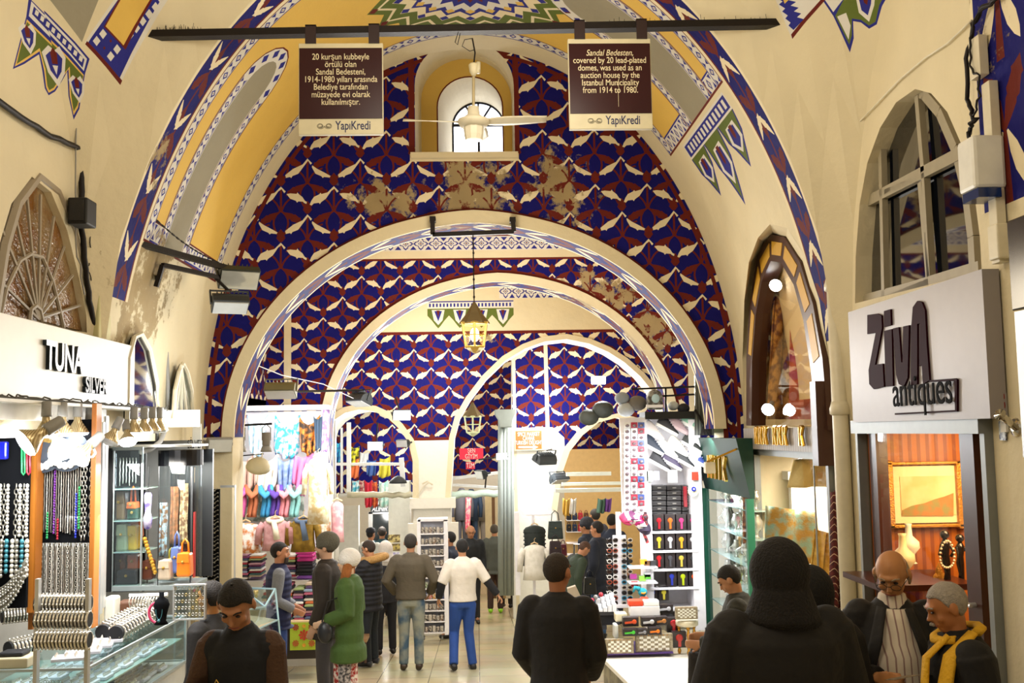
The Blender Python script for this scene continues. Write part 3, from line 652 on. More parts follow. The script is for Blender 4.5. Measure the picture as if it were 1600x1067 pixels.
def wall_T2():
    mb = MB(); y = T2Y; s = .00161
    X0, X1 = at(455, 520, y).x, at(1073, 520, y).x; zb = at(742, 403, y).z; z1, z2, z3 = at(742, 391, y).z, at(742, 369, y).z, at(742, 366, y).z
    c = at(779, 500, y).x; a, b = (at(1060, 620, y).x-at(500, 620, y).x)/2, at(779, 429, y).z-2.0
    A = lambda k: [(c+a-k, 1.26)]+arc(c, 2.0, a-k, b-k, 48, sharp=.02)+[(c-a+k, 1.26)]
    p0 = at(565, 432, y)
    M_ = lattice(X0, X1, 1, zb, s, p0.x, p0.z)
    M_ += [(6, C, [(X0-.8, zb), (X1+.8, zb), (X1+.8, z1), (X0-.8, z1)])]
    M_ += [(6.5, RD, [(X0-.8, zb-.03), (X1+.8, zb-.03), (X1+.8, zb), (X0-.8, zb)])]
    M_ += [(7, OW, [(X0-.8, z1), (X1+.8, z1), (X1+.8, z2), (X0-.8, z2)])]+[(p+8, m, q) for p, m, q in quatre(X0, X1, z1+.01, z2-.01, 26)]
    M_ += [(7, RD, [(X0-.8, z2), (X1+.8, z2), (X1+.8, z3), (X0-.8, z3)]), (6, YE, [(X0-.8, z3), (X1+.8, z3), (X1+.8, 7), (X0-.8, 7)])]
    M_ += [(10, C, [(X0-.1, .5), (X0, .5), (X0, zb), (X0-.1, zb)]), (10, C, [(X1+.12, .5), (X1, .5), (X1, zb), (X1+.12, zb)])]
    M_ += [(9, RD, A(-.05))]
    reg = [(-4.4, 1.28), (4.4, 1.28), (4.4, 6), (-4.4, 6)]
    paint(mb, reg, [A(.05)], M_, lambda x, z: (x, y, z))
    O, I = A(0), A(.12); n = len(O)
    mb.add([(p, y-.05, q) for p, q in O]+[(p, y-.05, q) for p, q in I]+[(p, y+.02, q) for p, q in O], [(i, i+1, n+i+1, n+i) for i in range(n-1)]+[(2*n+i, 2*n+i+1, i+1, i) for i in range(n-1)], C)
    soffit(mb, I, y-.05, y+.5, leafband(y-.05, y+.5, .12))
    paint(mb, reg, [A(.05)], [], lambda x, z: (x, y+.5, z), C, flip=True)
    xl, xr = c-a+.118, c+a-.118
    mb.box((-4.4, y, -2), (xl, y+.5, 1.29), WW); mb.box((xr, y, -2), (4.4, y+.5, 1.29), WW)
    struct('wall_second', mb, PM)
wall_T2()
def wall_T3():
    mb = MB(); y = T3Y; s = at(455, 0, y).x*0+.54*.00165*1.08*1.0
    s = 54*y/1600/LAT
    p0 = at(619.5, 576, y)
    zt, zb = at(742, 519, y).z, at(742, 685, y).z
    X0, X1 = at(535, 600, y).x, at(1017, 600, y).x
    La = [(at(px, py, y).x, at(px, py, y).z) for px, py in ((645, 780), (645, 720), (638, 690), (622, 668), (605, 652), (585, 643), (562, 640), (540, 645), (520, 658), (508, 672), (500, 700), (500, 780))]
    La = [(La[0][0], -2.2)]+La+[(La[-1][0], -2.2)]
    Ra = [(at(px, py, y).x, at(px, py, y).z) for px, py in ((1046, 780), (1046, 680), (1035, 640), (1018, 610), (1000, 588), (975, 566), (950, 550), (920, 537), (885, 530), (850, 534), (820, 545), (790, 563), (760, 592), (735, 625), (718, 655), (710, 685), (704, 780))]
    Ra = [(Ra[0][0], -2.2)]+Ra+[(Ra[-1][0], -2.2)]
    M_ = lattice(X0, X1, zb, zt, s, p0.x, p0.z)
    fr = [(-4, zt), (4, zt), (4, 6), (-4, 6)]
    M_ += [(6, C, fr), (6.1, RD, [(-4, zt-.03), (4, zt-.03), (4, zt+.02), (-4, zt+.02)]), (7, WW, [(-4, -3), (4, -3), (4, zb), (-4, zb)]), (7.1, RD, [(-4, zb-.02), (4, zb-.02), (4, zb+.03), (-4, zb+.03)])]
    M_ += [(8, C, [(X0-.1, 1), (X0, 1), (X0, zt), (X0-.1, zt)]), (8, C, [(X1+.1, 1), (X1, 1), (X1, zt), (X1+.1, zt)])]
    fx0, fx1, fz0, fz1 = at(668, 515, y).x, at(803, 515, y).x, at(735, 512, y).z, at(735, 470, y).z
    M_ += [(7, OB, [(fx0, fz1-.02), (fx1, fz1-.02), (fx1, fz1), (fx0, fz1)]), (7, OW, [(fx0, fz1-.12), (fx1, fz1-.12), (fx1, fz1-.02), (fx0, fz1-.02)])]
    for i in range(24): M_.append((7.2, OB, [(fx0+.03+i*.06, fz1-.1), (fx0+.06+i*.06, fz1-.1), (fx0+.06+i*.06, fz1-.04), (fx0+.03+i*.06, fz1-.04)]))
    for i in range(4):
        w_ = (fx1-fx0)/4; cx = fx0+(i+.5)*w_; zz = fz1-.13
        M_ += [(7, GR, [(cx-w_/2, zz), (cx+w_/2, zz), (cx+w_/2, zz-.12), (cx+w_*.3, zz-.2), (cx+w_*.1, zz-.3), (cx, zz-.34), (cx-w_*.1, zz-.3), (cx-w_*.3, zz-.2), (cx-w_/2, zz-.12)]),
               (7.3, OW, [(cx-w_*.3, zz-.02), (cx+w_*.3, zz-.02), (cx+w_*.2, zz-.2), (cx, zz-.28), (cx-w_*.2, zz-.2)]), (7.4, OB, [(cx-w_*.18, zz-.04), (cx+w_*.18, zz-.04), (cx, zz-.22)]), (7.5, RD, [(cx-w_*.08, zz-.03), (cx+w_*.08, zz-.03), (cx, zz-.15)])]
    q0, q1, q2, q3 = at(780, 460, y).x, at(880, 460, y).x, at(800, 466, y).z, at(800, 444, y).z
    M_ += [(7, OW, [(q0, q2), (q1, q2), (q1, q3), (q0, q3)])]+[(p+8, m, q) for p, m, q in quatre(q0, q1, q2, q3, 5)]
    M_ += [(7, OB, [(at(640, 448, y).x, at(640, 448, y).z), (at(778, 444, y).x, at(778, 444, y).z), (at(778, 455, y).x, at(778, 455, y).z), (at(640, 458, y).x, at(640, 458, y).z)])] if False else []
    reg = [(-4, -1.9), (4, -1.9), (4, 6.5), (-4, 6.5)]
    paint(mb, reg, [La, Ra], M_, lambda x, z: (x, y, z))
    paint(mb, reg, [La, Ra], [], lambda x, z: (x, y+.7, z), WW, flip=True)
    def ring(H, wd, mi=C):
        P = H[1:-1]; n = len(P); cx = sum(p[0] for p in P)/n
        O = []
        for i, p in enumerate(P):
            a, b = P[max(0, i-1)], P[min(n-1, i+1)]; dx, dz = b[0]-a[0], b[1]-a[1]; l = hypot(dx, dz)
            O.append((p[0]+dz/l*wd, p[1]-dx/l*wd))
        I = P
        mb.add([(p, y-.04, q) for p, q in O]+[(p, y-.04, q) for p, q in I]+[(p, y+.02, q) for p, q in O], [(i, i+1, n+i+1, n+i) for i in range(n-1)]+[(2*n+i, 2*n+i+1, i+1, i) for i in range(n-1)], mi)
        m = len(H); mb.add([(p, y-.04, q) for p, q in H]+[(p, y+.7, q) for p, q in H], [(i, i+1, m+i+1, m+i) for i in range(m-1)], WW)
    ring(La, .1); ring(Ra, .09); m = len(La); mb.add([(p, y+.7, q) for p, q in La]+[(p, y+1.7, q) for p, q in La], [(i, i+1, m+i+1, m+i) for i in range(m-1)], WW)
    a, b = La[1][0], La[-2][0]; O3 = [(min(a, b)-.8, .6)]+[(min(a, b)-.8, 3.4), (max(a, b)+.05, 3.4), (max(a, b)+.05, .6)]; paint(mb, O3, [La], [], lambda x, z: (x, y+1.7, z), WW)
    a, b = at(641, 780, y), at(712, 790, y)
    mb.box((a.x, y-.12, b.z-.03), (b.x, y+.1, a.z+.02), WW); mb.box((a.x-.04, y-.05, fz(y)-.1), (b.x+.04, y+.1, b.z-.28), WW)
    struct('wall_third', mb, PM)
wall_T3()
def wall_T4():
    mb = MB(); y = T4Y; s = 54*y/1600/LAT
    p0 = at(829, 602, y); zb = at(830, 700, y).z
    Ra = [(at(px, py, y).x, at(px, py, y).z) for px, py in ((1046, 780), (1040, 720), (1020, 680), (1000, 662), (965, 652), (935, 660), (910, 680), (890, 705), (878, 740), (870, 800))]
    Ra = [(Ra[0][0], -2.3)]+Ra+[(Ra[-1][0], -2.3)]
    La = [(at(px, py, y).x, at(px, py, y).z) for px, py in ((800, 800), (800, 560), (690, 560), (690, 800))]
    La = [(La[0][0], -2.3)]+La+[(La[-1][0], -2.3)]
    M_ = lattice(-4, 4, -1, 5, s, p0.x, p0.z)
    f = lambda px: at(px, 620, y).x
    zr = at(830, 668, y).z
    M_ += [(5, C, [(f(801), -3), (f(806), -3), (f(806), 6), (f(801), 6)]), (5, C, [(f(852), 1), (f(858), 1), (f(856), 6), (f(850), 6)]), (7, WW, [(f(806), -3), (f(898), -3), (f(880), zr-.2), (f(862), zr), (f(806), zr)]), (7, WW, [(-4.5, -3), (f(801), -3), (f(801), .9), (-4.5, .9)])]
    reg = [(-4.5, -2.2), (4.5, -2.2), (4.5, 5.5), (-4.5, 5.5)]
    L2 = [(at(px, py, y).x, at(px, py, y).z) for px, py in ((640, 700), (640, 690), (500, 690), (500, 700))]
    a, b = at(524, 776, y), at(686, 776, y); Lb = [(b.x, -2.3), (b.x, a.z), (a.x, a.z), (a.x, -2.3)]
    paint(mb, reg, [La, Ra, Lb], M_, lambda x, z: (x, y, z))
    paint(mb, reg, [La, Ra, Lb], [], lambda x, z: (x, y+.5, z), WW, flip=True)
    for H in (La, Ra, Lb):
        m = len(H); mb.add([(p, y, q) for p, q in H]+[(p, y+.5, q) for p, q in H], [(i, i+1, m+i+1, m+i) for i in range(m-1)], WW)
    P = Ra[1:-1]; n = len(P); O = [(p+(.1 if i < 4 else (-.1 if i > 5 else 0)), q+.08) for i, (p, q) in enumerate(P)]
    mb.add([(p, y-.05, q) for p, q in O]+[(p, y-.05, q) for p, q in P], [(i, i+1, n+i+1, n+i) for i in range(n-1)], C)
    struct('wall_fourth', mb, PM)
    mb = MB(); y = 27; s = 54*19/1600/LAT*1.2
    p0 = at(760, 610, y); M_ = lattice(-5, 7, -1, 6, s, p0.x, p0.z)
    zz = at(800, 700, y).z
    M_ += [(5, WW, [(-7, -4), (8, -4), (8, zz-.7), (-7, zz-.7)])]
    paint(mb, [(-7, -3.5), (8, -3.5), (8, 6.5), (-7, 6.5)], [], M_, lambda x, z: (x, y, z)); mb.box((-7, y+.02, -3.5), (8, y+.3, 6.5), WW)
    struct('wall_back', mb, PM)
wall_T4()
def far_bay(name, y0, y1, hw, cx, top=1.2, rise=2.2, drop=0):
    mb = MB(); s = .00162; z1 = 3.4
    for sx in (-1, 1):
        X = cx+sx*hw; M_ = lattice(y0, y1, top, z1+3, s, y0+.3, 3.2)
        M_ += [(5, WW, [(y0, -3), (y1, -3), (y1, top), (y0, top)])]
        lo = drop or -2.4
        if drop: Xo = X+sx*1.1; mb.box((min(Xo, Xo+sx*.2), y0, -2.4), (max(Xo, Xo+sx*.2), y1, drop+.15), WW); mb.box((min(X, Xo), y0, drop), (max(X, Xo), y1, drop+.15), WW)
        paint(mb, [(y0, lo), (y1, lo), (y1, z1+2.4), (y0, z1+2.4)], [], M_, lambda y, z: (X, y, z), flip=(sx > 0))
        mb.box((X+.01, y0, lo), (X+.25, y1, z1+2.4), C) if sx > 0 else mb.box((X-.25, y0, lo), (X-.01, y1, z1+2.4), C)
    n = 32; pts = [(cx+hw*cos(pi*i/n), z1+rise*sin(pi*i/n)) for i in range(n+1)]
    mb.add([(x, y0, z) for x, z in pts]+[(x, y1, z) for x, z in pts]+[(x*1.0, y0, z+.2) for x, z in pts]+[(x, y1, z+.2) for x, z in pts],
           [(i, i+1, n+1+i+1, n+1+i) for i in range(n)]+[(2*n+2+i+1, 2*n+2+i, 3*n+3+i, 3*n+4+i) for i in range(n)], YE)
    struct(name, mb, PM)
far_bay('ceiling_second_bay', T1Y+.42, T2Y, 3.0, .1, rise=3.1, drop=2.35); far_bay('ceiling_third_bay', T2Y+.5, T3Y, 3.0, .3); far_bay('ceiling_fourth_bay', T3Y+.7, T4Y, 3.4, .3); far_bay('ceiling_back_bay', T4Y+.5, 27, 4.2, .6)
for sx, nm in ((-1, 'left'), (1, 'right')):
    mb = MB(); a = -2.43 if sx < 0 else 2.78
    mb.box((min(a, sx*3.1), T1Y-.05, -1.4), (max(a, sx*3.1), T1Y+.42, 2.0), C)
    struct('wall_pier_'+nm, mb, PM)
iron = mat('black_iron', '1c1614', .55, .5, bump=.2)
darkgrey = mat('flood_housing', '3b3f42', .5, .4)
greyp = mat('grey_plastic', '8d8a84', .5)
lampglass = mat('lamp_front_glass', 'cfd4d6', .15, .3)
hot = mat('lit_lamp_face', 'ffffff', .4, emit=22, ecol='f4f8ff')
warmhot = mat('lit_warm_bulb', 'fff0c8', .4, emit=14, ecol='ffe2a8')
creamp = mat('cream_enamel', 'd8cfb6', .4)
maroon = mat('sign_maroon', '2e0d10', .35, spec=.3)
signcream = mat('sign_cream', 'c9bf9e', .5)
navy = mat('lettering_navy', '141a4a', .5)
paleletter = mat('lettering_pale', 'd8cba6', .6)
BY = 7.1
t = thing('tie_beam', 'long black iron tie beam with dusty top crossing the hall below the vault', 'beam', at(742, 50, BY))
p, q = at(205, 56, BY), at(1236, 37, BY); g = MB(); g.bar(p, q, .085, .05); g.build('beam', iron, t)
g = MB(); n = 90
for i in range(n):
    k = .03+.12*i/n if i < n*.6 else .72+.28*(i-n*.6)/(n*.4); c = p.lerp(q, k)+V((0, random.uniform(-.03, .03), .025)); g.tube([c, c+V((random.uniform(-.006, .006), 0, random.uniform(.015, .05)))], .0015, 4)
g.build('bird_spikes', iron, t)['kind'] = 'stuff'
def hang_sign(xc, top, label, lines, italic_first, crack):
    c = at(xc, top, BY-.02); ux = V((1, 0, 0)); wd = .592; h = .66
    t = thing('information_sign', label, 'sign', c)
    g = MB(); g.box((c.x-wd/2, c.y-.02, c.z-h), (c.x+wd/2, c.y+.02, c.z)); g.build('board', signcream, t, bevel=.004)
    g = MB(); g.box((c.x-wd/2+.006, c.y-.026, c.z-h+.112), (c.x+wd/2-.006, c.y-.019, c.z-.038)); g.build('panel', maroon, t)
    for k in (-.21, .235):
        g = MB(); z = p.lerp(q, (c.x+k-p.x)/(q.x-p.x)).z; g.box((c.x+k-.038, c.y-.035, c.z-.005), (c.x+k+.038, c.y-.022, z+.035)); g.box((c.x+k-.038, c.y-.035, z+.028), (c.x+k+.038, c.y+.08, z+.036)); g.build('hanger_strap', mat('strap_dark', '241012', .5), t)
    n = len(lines); sz = .0625; dz = .0545; z0 = c.z-.038-.062-sz*.35
    if n < 7: z0 -= .005
    for i, ln in enumerate(lines):
        text(ln, sz, (c.x, c.y-.0275, z0-i*dz), ux, (0, 0, 1), .0008, paleletter, t, 'lettering', sx=.8, shear=.3 if (italic_first and i == 0) else 0, off=.0002)
    text('YapıKredi', .088, (c.x+.085, c.y-.021, c.z-h+.035), ux, (0, 0, 1), .001, navy, t, 'lettering', sx=.7, off=.0009)
    g = MB()
    for sx in (-1, 1):  # ram-horn spirals
        for rr in (0, .007):
            P = []
            for i in range(20):
                a = i/19*2*pi*1.35; r = (.026-rr)*(1-.6*i/19); P.append((c.x-.115+sx*(.028)+sx*r*cos(a+pi)*1.1, c.y-.0215, c.z-h+.06+r*sin(a)*-1*.9+.002))
            g.tube(P, .0018, 4)
    g.build('ram_horn_emblem', mat('emblem_grey', '8b8571', .5), t)
    if crack:
        g = MB(); P = [(c.x+.065, c.y-.0285, c.z-.29), (c.x+.05, c.y-.0285, c.z-.33), (c.x+.062, c.y-.0285, c.z-.37), (c.x+.055, c.y-.0285, c.z-.4), (c.x+.055, c.y-.0285, c.z-.5)]; g.tube(P, .0015, 4); g.build('scratch', paleletter, t)
hang_sign(533, 69, 'maroon hanging sign with Turkish text beginning 20 kurşun kubbeyle, beside the fan', ['20 kurşun kubbeyle', 'örtülü olan', 'Sandal Bedesteni,', '1914-1980 yılları arasında', 'Belediye tarafından', 'müzayede evi olarak', 'kullanılmıştır.'], False, False)
hang_sign(951, 62, 'maroon hanging sign with English text about Sandal Bedesten, beside the fan', ['Sandal Bedesten,', 'covered by 20 lead-plated', 'domes, was used as an', 'auction house by the', 'Istanbul Municipality', 'from 1914 to 1980.'], True, True)
c = at(740, 192, BY); t = thing('ceiling_fan', 'cream three blade ceiling fan hanging on a rod in front of the yellow niche', 'fan', c)
g = MB(); tp = at(740, 108, BY); g.cyl(c+V((0, 0, .06)), tp, .011, n=10); g.build('rod', mat('aged_brass_rod', 'a3946e', .4, .3), t)
g = MB(); g.lathe([(.012, -.03), (.03, 0), (.036, .05), (.028, .06), (.012, .062)], tp-V((0, 0, .02)), 14); g.cyl(tp+V((.03, 0, -.03)), tp+V((.034, 0, .05)), .018, n=10); g.build('canopy', signcream, t, smooth=True)
g = MB(); g.lathe([(.025, .12), (.04, .115), (.045, .06), (.075, .035), (.112, .02), (.112, 0), (.09, -.03), (.03, -.035)], c, 20); g.build('motor', creamp, t, smooth=True)
g = MB(); g.lathe([(.072, -.03), (.068, -.09), (.06, -.125), (.02, -.13)], c, 10); g.build('lamp_cup', mat('milky_cup', 'e6dec6', .4), t)
for a, L_ in ((2, .52), (178, .5), (80, .5)):
    d = V((cos(R(a)), sin(R(a)), 0)); sd = V((-d.y, d.x, 0)); g = MB()
    g.sheet(lambda u, v: c+d*(.1+(L_-.1)*u)+sd*((v-.5)*(.05+.055*sin(pi*min(1, u*1.05)**.7))*1.0)+V((0, 0, .012+.02*u-.03*(v-.5))), 10, 4, .006); g.build('blade', creamp, t, smooth=True)
g = MB(); g.tube([tp+V((0, 0, .02)), tp+V((.012, 0, .12)), at(738, 60, BY)], .006, 6); g.tube([at(738, 60, BY), at(726, 62, BY-.03), at(722, 72, BY-.03), at(734, 80, BY), at(741, 78, BY)], .003, 5); g.tube([at(716, 50, BY-.03), at(711, 66, BY-.04), at(715, 70, BY-.04), at(719, 52, BY-.03)], .003, 5)
g.tube([at(728, 47, BY), at(748, 47, BY)], .008, 6); g.build('hanging_wire', iron, t)
y = T1Y-.14
t = thing('lantern_bracket', 'black U shaped pipe bracket fixed under the crown of the first arch', 'bracket', at(738, 365, y))
g = MB(); P = [at(676, 343, y), at(676, 367, y), at(803, 362, y), at(801, 344, y)]
for a, b in zip(P, P[1:]): g.bar(a, b, .045, .045)
for e in (P[0], P[3]): g.box((e.x-.03, y-.02, e.z-.02), (e.x+.03, T1Y-.04, e.z+.03))
g.build('bracket', iron, t)
def lantern(name, label, px, py, Y, hgt, top, lit):
    c = at(px, py, Y); t = thing(name, label, 'lantern', c)
    s = hgt; bz = c.z
    body = lambda k, z: [(c.x+k*s*cos(pi/6+i*pi/3), c.y+k*s*sin(pi/6+i*pi/3), bz+z*s) for i in range(6)]
    a, b = body(.2, .12), body(.27, .58); g = MB()
    for i in range(6):
        g.tube([a[i], b[i]], .012*s/.5, 5); g.tube([a[i], a[(i+1) % 6]], .012*s/.5, 5); g.tube([b[i], b[(i+1) % 6]], .014*s/.5, 5)
        m0 = [V(a[i]).lerp(V(b[i]), .5), V(a[(i+1) % 6]).lerp(V(b[(i+1) % 6]), .5)]; g.tube(m0, .006*s/.5, 4)
    g.lathe([(.2*s, .12*s), (.12*s, .06*s), (.02*s, 0)], (c.x, c.y, bz), 6)
    g.build('frame', mat('lantern_gilt' if lit else 'lantern_pale_green', 'b89a4a' if lit else 'c4cba2', .4, .4 if lit else 0), t)
    g = MB(); g.lathe([(.3*s, .57*s), (.29*s, .6*s), (.15*s, .78*s), (.07*s, .92*s), (.02*s, 1.0*s)], (c.x, c.y, bz), 6); g.build('roof', mat('lantern_roof', '6b5b3c', .5, .4), t)
    if lit:
        g = MB(); n = 6; g.add([V(p).lerp(V((c.x, c.y, p[2])), .04) for p in a+b], [(i, (i+1) % 6, 6+(i+1) % 6, 6+i) for i in range(6)]); g.build('glass_panes', glass('clear_pane', 'fff6dc', .05), t)
        g = MB(); g.ell((c.x, c.y, bz+.36*s), (.09*s, .09*s, .14*s), 12, 8); g.build('bulb', warmhot, t, smooth=True)
        light('POINT', (c.x, c.y, bz+.36*s), 28, (1, .82, .5), .12*s, name='lantern_light')
    if top:
        tp = at(top[0], top[1], Y); g = MB(); g.tube([(c.x, c.y, bz+s*.98), tp], .007, 6)
        for i in range(int((tp.z-bz-s)/.09)): g.tube([V((c.x, c.y, bz+s+.05+i*.09))+V((.009*cos(a), 0, .014*sin(a))) for a in [k*pi/3 for k in range(7)]], .003, 4)
        g.build('cord', iron, t)
lantern('hanging_lantern', 'large lit brass lantern hanging on a cord under the first arch', 742, 552, y, .52, (739, 366), True)
lantern('hanging_lantern.001', 'small unlit pale green lantern inside the far middle archway', 739, 682, 18.6, .62, (737, 560), False)
def flood(label, px, py, Y, w=.3, aim=(0, -1, -.6), lit=False, arm=None, m=None, power=0, name='floodlight', hood=True, col=(.93, .97, 1)):
    """floodlight: curved housing, front glass, fins, yoke, optional arm to a pixel"""
    c = at(px, py, Y); t = thing(name, label, 'floodlight', c); m = m or darkgrey
    d = V(aim).normalized(); a = d.cross(V((0, 0, 1))); a = a.normalized() if a.length > .05 else V((1, 0, 0)); u = a.cross(d)
    h = w*.62; dp = w*.38
    g = MB(); prof = [(-h/2, 0), (h/2, 0), (h/2*.92, -dp*.55), (h/2*.45, -dp), (-h/2*.45, -dp), (-h/2*.92, -dp*.55)]
    g.prism([(q_, p_) for p_, q_ in prof], c-a*w/2, d, u, a*w)
    for i in range(7): g.bar(c-d*dp*1.06-u*h*.33+a*(i-3)*w*.12, c-d*dp*1.06+u*h*.33+a*(i-3)*w*.12, .006, .03)
    g.build('housing', m, t, bevel=.004)
    g = MB(); g.prism([(-w*.47, -h*.42), (w*.47, -h*.42), (w*.47, h*.42), (-w*.47, h*.42)], c+d*.002, a, u, d*.012); g.build('front_glass', hot if lit else lampglass, t)
    g = MB(); e = c-d*dp*1.5
    for s_ in (-1, 1): g.bar(c+a*s_*w*.53-d*dp*.3, e+a*s_*w*.53, .012, .03)
    g.bar(e-a*w*.53, e+a*w*.53, .03, .012); g.build('yoke', m, t)
    if arm:
        g = MB(); P = [e]+[at(*k) if len(k) == 3 else V(k) for k in arm]; g.tube(P, .014, 8); g.build('arm', iron, t)
    if power: light('AREA', c+d*.03, power, col, w*.8, c+d, h*.8, name='floodlight_beam')
    return t
t = flood('large dark floodlight with curved hood, upper of the pair on the black arms', 374, 437, 8.9, .34, (.35, -.75, -.75), arm=[(345, 415, 8.8)], m=mat('olive_housing', '3a3d36', .5, .3))
t = flood('flat dark floodlight slung below the hooded one at the end of the black arms', 360, 480, 8.75, .3, (.2, -.5, -.95), arm=[(330, 428, 8.8)])
t = thing('lamp_bracket', 'long black square arms with a hanging chain holding two floodlights from the peeling pier', 'bracket', at(250, 420, 8.0))
g = MB(); wl = at(196, 418, 7.6)
g.bar(at(204, 377, 7.75), at(352, 418, 8.85), .045, .045); g.bar(at(204, 377, 7.75), at(196, 417, 7.75), .045, .045)
g.bar(at(254, 414, 8.25), at(345, 434, 8.85), .035, .035); g.bar(at(254, 414, 8.25), at(244, 448, 8.25), .035, .035); g.bar(at(204, 400, 7.75), atx(190, 400, -BAY-.05), .04, .04); g.bar(at(248, 434, 8.25), atx(240, 438, -BAY-.05), .04, .04); g.build('arms', iron, t)
g = MB(); A_, B_ = at(222, 322, 7.8), at(345, 412, 8.8)
for i in range(34):
    c0 = A_.lerp(B_, i/34)+V((0, 0, -.05*sin(pi*i/34))); c1 = A_.lerp(B_, (i+.9)/34)+V((0, 0, -.05*sin(pi*(i+1)/34))); g.tube([c0, c1], .0045 if i % 2 else .008, 5)
g.build('chain', iron, t)
oliv = mat('khaki_housing', '6d6748', .6)
flood('khaki ribbed floodlight hanging above the scarf stall', 438, 616, 11.6, .34, (0, -.5, -1), m=oliv, arm=[(438, 600, 12.5)])
flood('dark hooded floodlight at the end of a thin arm over the small arch', 560, 630, 13.4, .33, (-.3, -.3, -1), arm=[(450, 612, 12.0)])
flood('slim floodlight with a glowing tube beside the painted pier arch', 628, 649, 16.3, .28, (.25, -1, -.35), lit=True, arm=[(618, 622, 16.6)], power=60)
flood('bright square floodlight shining inside the small low archway', 586, 697, 18.6, .27, (-.05, -1, -.2), lit=True, power=60, arm=[(590, 660, 18.9)])
flood('glowing round floodlight beside the orange direction sign', 784, 713, 18.2, .2, (.1, -1, .1), lit=True, power=25, arm=[(748, 718, 18.6)])
flood('dark floodlight tilted sideways under the small lantern', 749, 742, 18.0, .26, (-1, -.5, -.3), arm=[(758, 762, 18.0)])
flood('dark floodlight pointing down the white pier below the orange sign', 850, 722, 18.6, .4, (-.25, .35, -1), arm=[(862, 702, 19.7)], power=22)
flood('dark boxy floodlight hugging the edge of the white pier', 875, 752, 18.9, .34, (.3, -.4, -1), arm=[(880, 738, 19.6)])
flood('bright floodlight shining at the top of the shoe stall', 935, 594, 13.9, .2, (-.1, -1, -.1), lit=True, power=30, arm=[(940, 575, 14.25)])
flood('grey boxy lamp perched on the edge of the small low arch', 628, 693, 17.3, .22, (-.6, -1, -.2), arm=[(634, 700, 17.5)])
flood('pale box floodlight on the shop beam beside the scarves', 344, 696, 10.2, .24, (.4, -.7, -.3), m=greyp, arm=[(330, 680, 10.4)])
for px, lb in ((376, 'left'), (416, 'right')):
    c = at(px, 706, 10.9); t = thing('pendant_spotlight', 'grey cylindrical pendant lamp %s' % ('above the floral and white scarves' if lb == 'left' else 'nearer the pale dress'), 'lamp', c)
    g = MB(); g.lathe([(.062, 0), (.058, .03), (.04, .065), (.035, .07)], c, 16); g.build('reflector', greyp, t, smooth=True)
    g = MB(); g.lathe([(.045, .07), (.045, .2), (.03, .205)], c, 16); g.build('lamp_body', mat('lamp_grey_brown', '7f776b', .5), t)
    g = MB(); g.tube([c+V((-.045, 0, .12)), c+V((-.045, 0, .25)), c+V((0, 0, .29)), c+V((.045, 0, .25)), c+V((.045, 0, .12))], .006, 6); g.build('hook', greyp, t)
t = thing('lamp_rail', 'thin dark rail carrying the two pendant lamps in front of the scarves', 'rail', at(380, 665, 10.9))
g = MB(); g.bar(at(346, 666, 10.9), at(425, 662, 10.9), .022); g.bar(at(318, 673, 10.6), at(346, 666, 10.9), .02); g.build('rail', iron, t)
g = MB(); g.bar(at(320, 717, 10.9), at(412, 709, 10.9), .012); setp(g.build('hanging_rod', iron), 'thin rod stretched across the scarf stall below the lamps', 'rod')
c = at(404, 728, 10.8); t = thing('dish_lamp', 'cream metal dish lamp hanging in front of the mint scarf row', 'lamp', c)
g = MB(); g.lathe([(.13, -.02), (.12, .02), (.08, .06), (.03, .09)], c, 16, d=(.2, -.5, .8)); g.build('dish', signcream, t, smooth=True); g = MB(); g.tube([c+V((0, 0, .06)), c+V((-.03, 0, .12)), c+V((.04, 0, .13)), c+V((.03, 0, .06))], .008, 6); g.build('handle', signcream, t)
def cable(name, label, cat, P, r, m=iron, n=6, sub=4, jit=0):
    Q = []
    for a, b in zip(P, P[1:]):
        for k in range(sub): Q.append(V(a).lerp(V(b), k/sub)+V((random.uniform(-jit, jit), random.uniform(-jit, jit), random.uniform(-jit, jit))))
    Q.append(V(P[-1])); g = MB(); g.tube(Q, r, n); return setp(g.build(name, m, smooth=True), label, cat)
W0 = -BAY+.03
def wl_(px, py, d=.03): return atx(px, py, -BAY+d)
cable('cable_conduit', 'thick sooty cable bundle running down the upper wall above the fanlight to the corner', 'cable', [wl_(-20, 145), wl_(30, 182), wl_(80, 212), wl_(128, 234), wl_(128, 300), wl_(128, 355), wl_(134, 420), wl_(140, 470), wl_(150, 520)], .02, jit=.006)
cable('cable', 'thin pale cable hanging from the tulip ornament on the fanlight wall', 'cable', [wl_(122, 120), wl_(118, 200), wl_(116, 300), wl_(122, 400), wl_(132, 460)], .005, m=greyp, jit=.01)
cable('cable', 'looping thin black wire beside the speaker on the fanlight wall', 'cable', [wl_(136, 250), wl_(146, 300), wl_(150, 350), wl_(138, 380), wl_(146, 400), wl_(136, 420), wl_(148, 450), wl_(160, 520)], .004, jit=.012)
c = wl_(132, 333, .1); t = thing('wall_speaker', 'small black box speaker strapped to the cable run on the fanlight wall', 'speaker', c)
g = MB(); g.box((c.x-.08, c.y-.09, c.z-.09), (c.x+.05, c.y+.09, c.z+.09)); g.build('cabinet', mat('black_plastic', '151413', .6), t, bevel=.01)
g = MB(); g.box((c.x-.06, c.y-.1, c.z-.07), (c.x+.03, c.y-.092, c.z+.07)); g.build('grille', mat('speaker_grille', '2a2826', .8, bump=.5, bscale=300), t)
cable('cable', 'grey flexible hose looping down beside the slim lunette', 'cable', [wl_(258, 520), wl_(262, 600), wl_(263, 640), wl_(258, 670), wl_(250, 690), wl_(236, 702), wl_(220, 706)], .022, m=greyp)
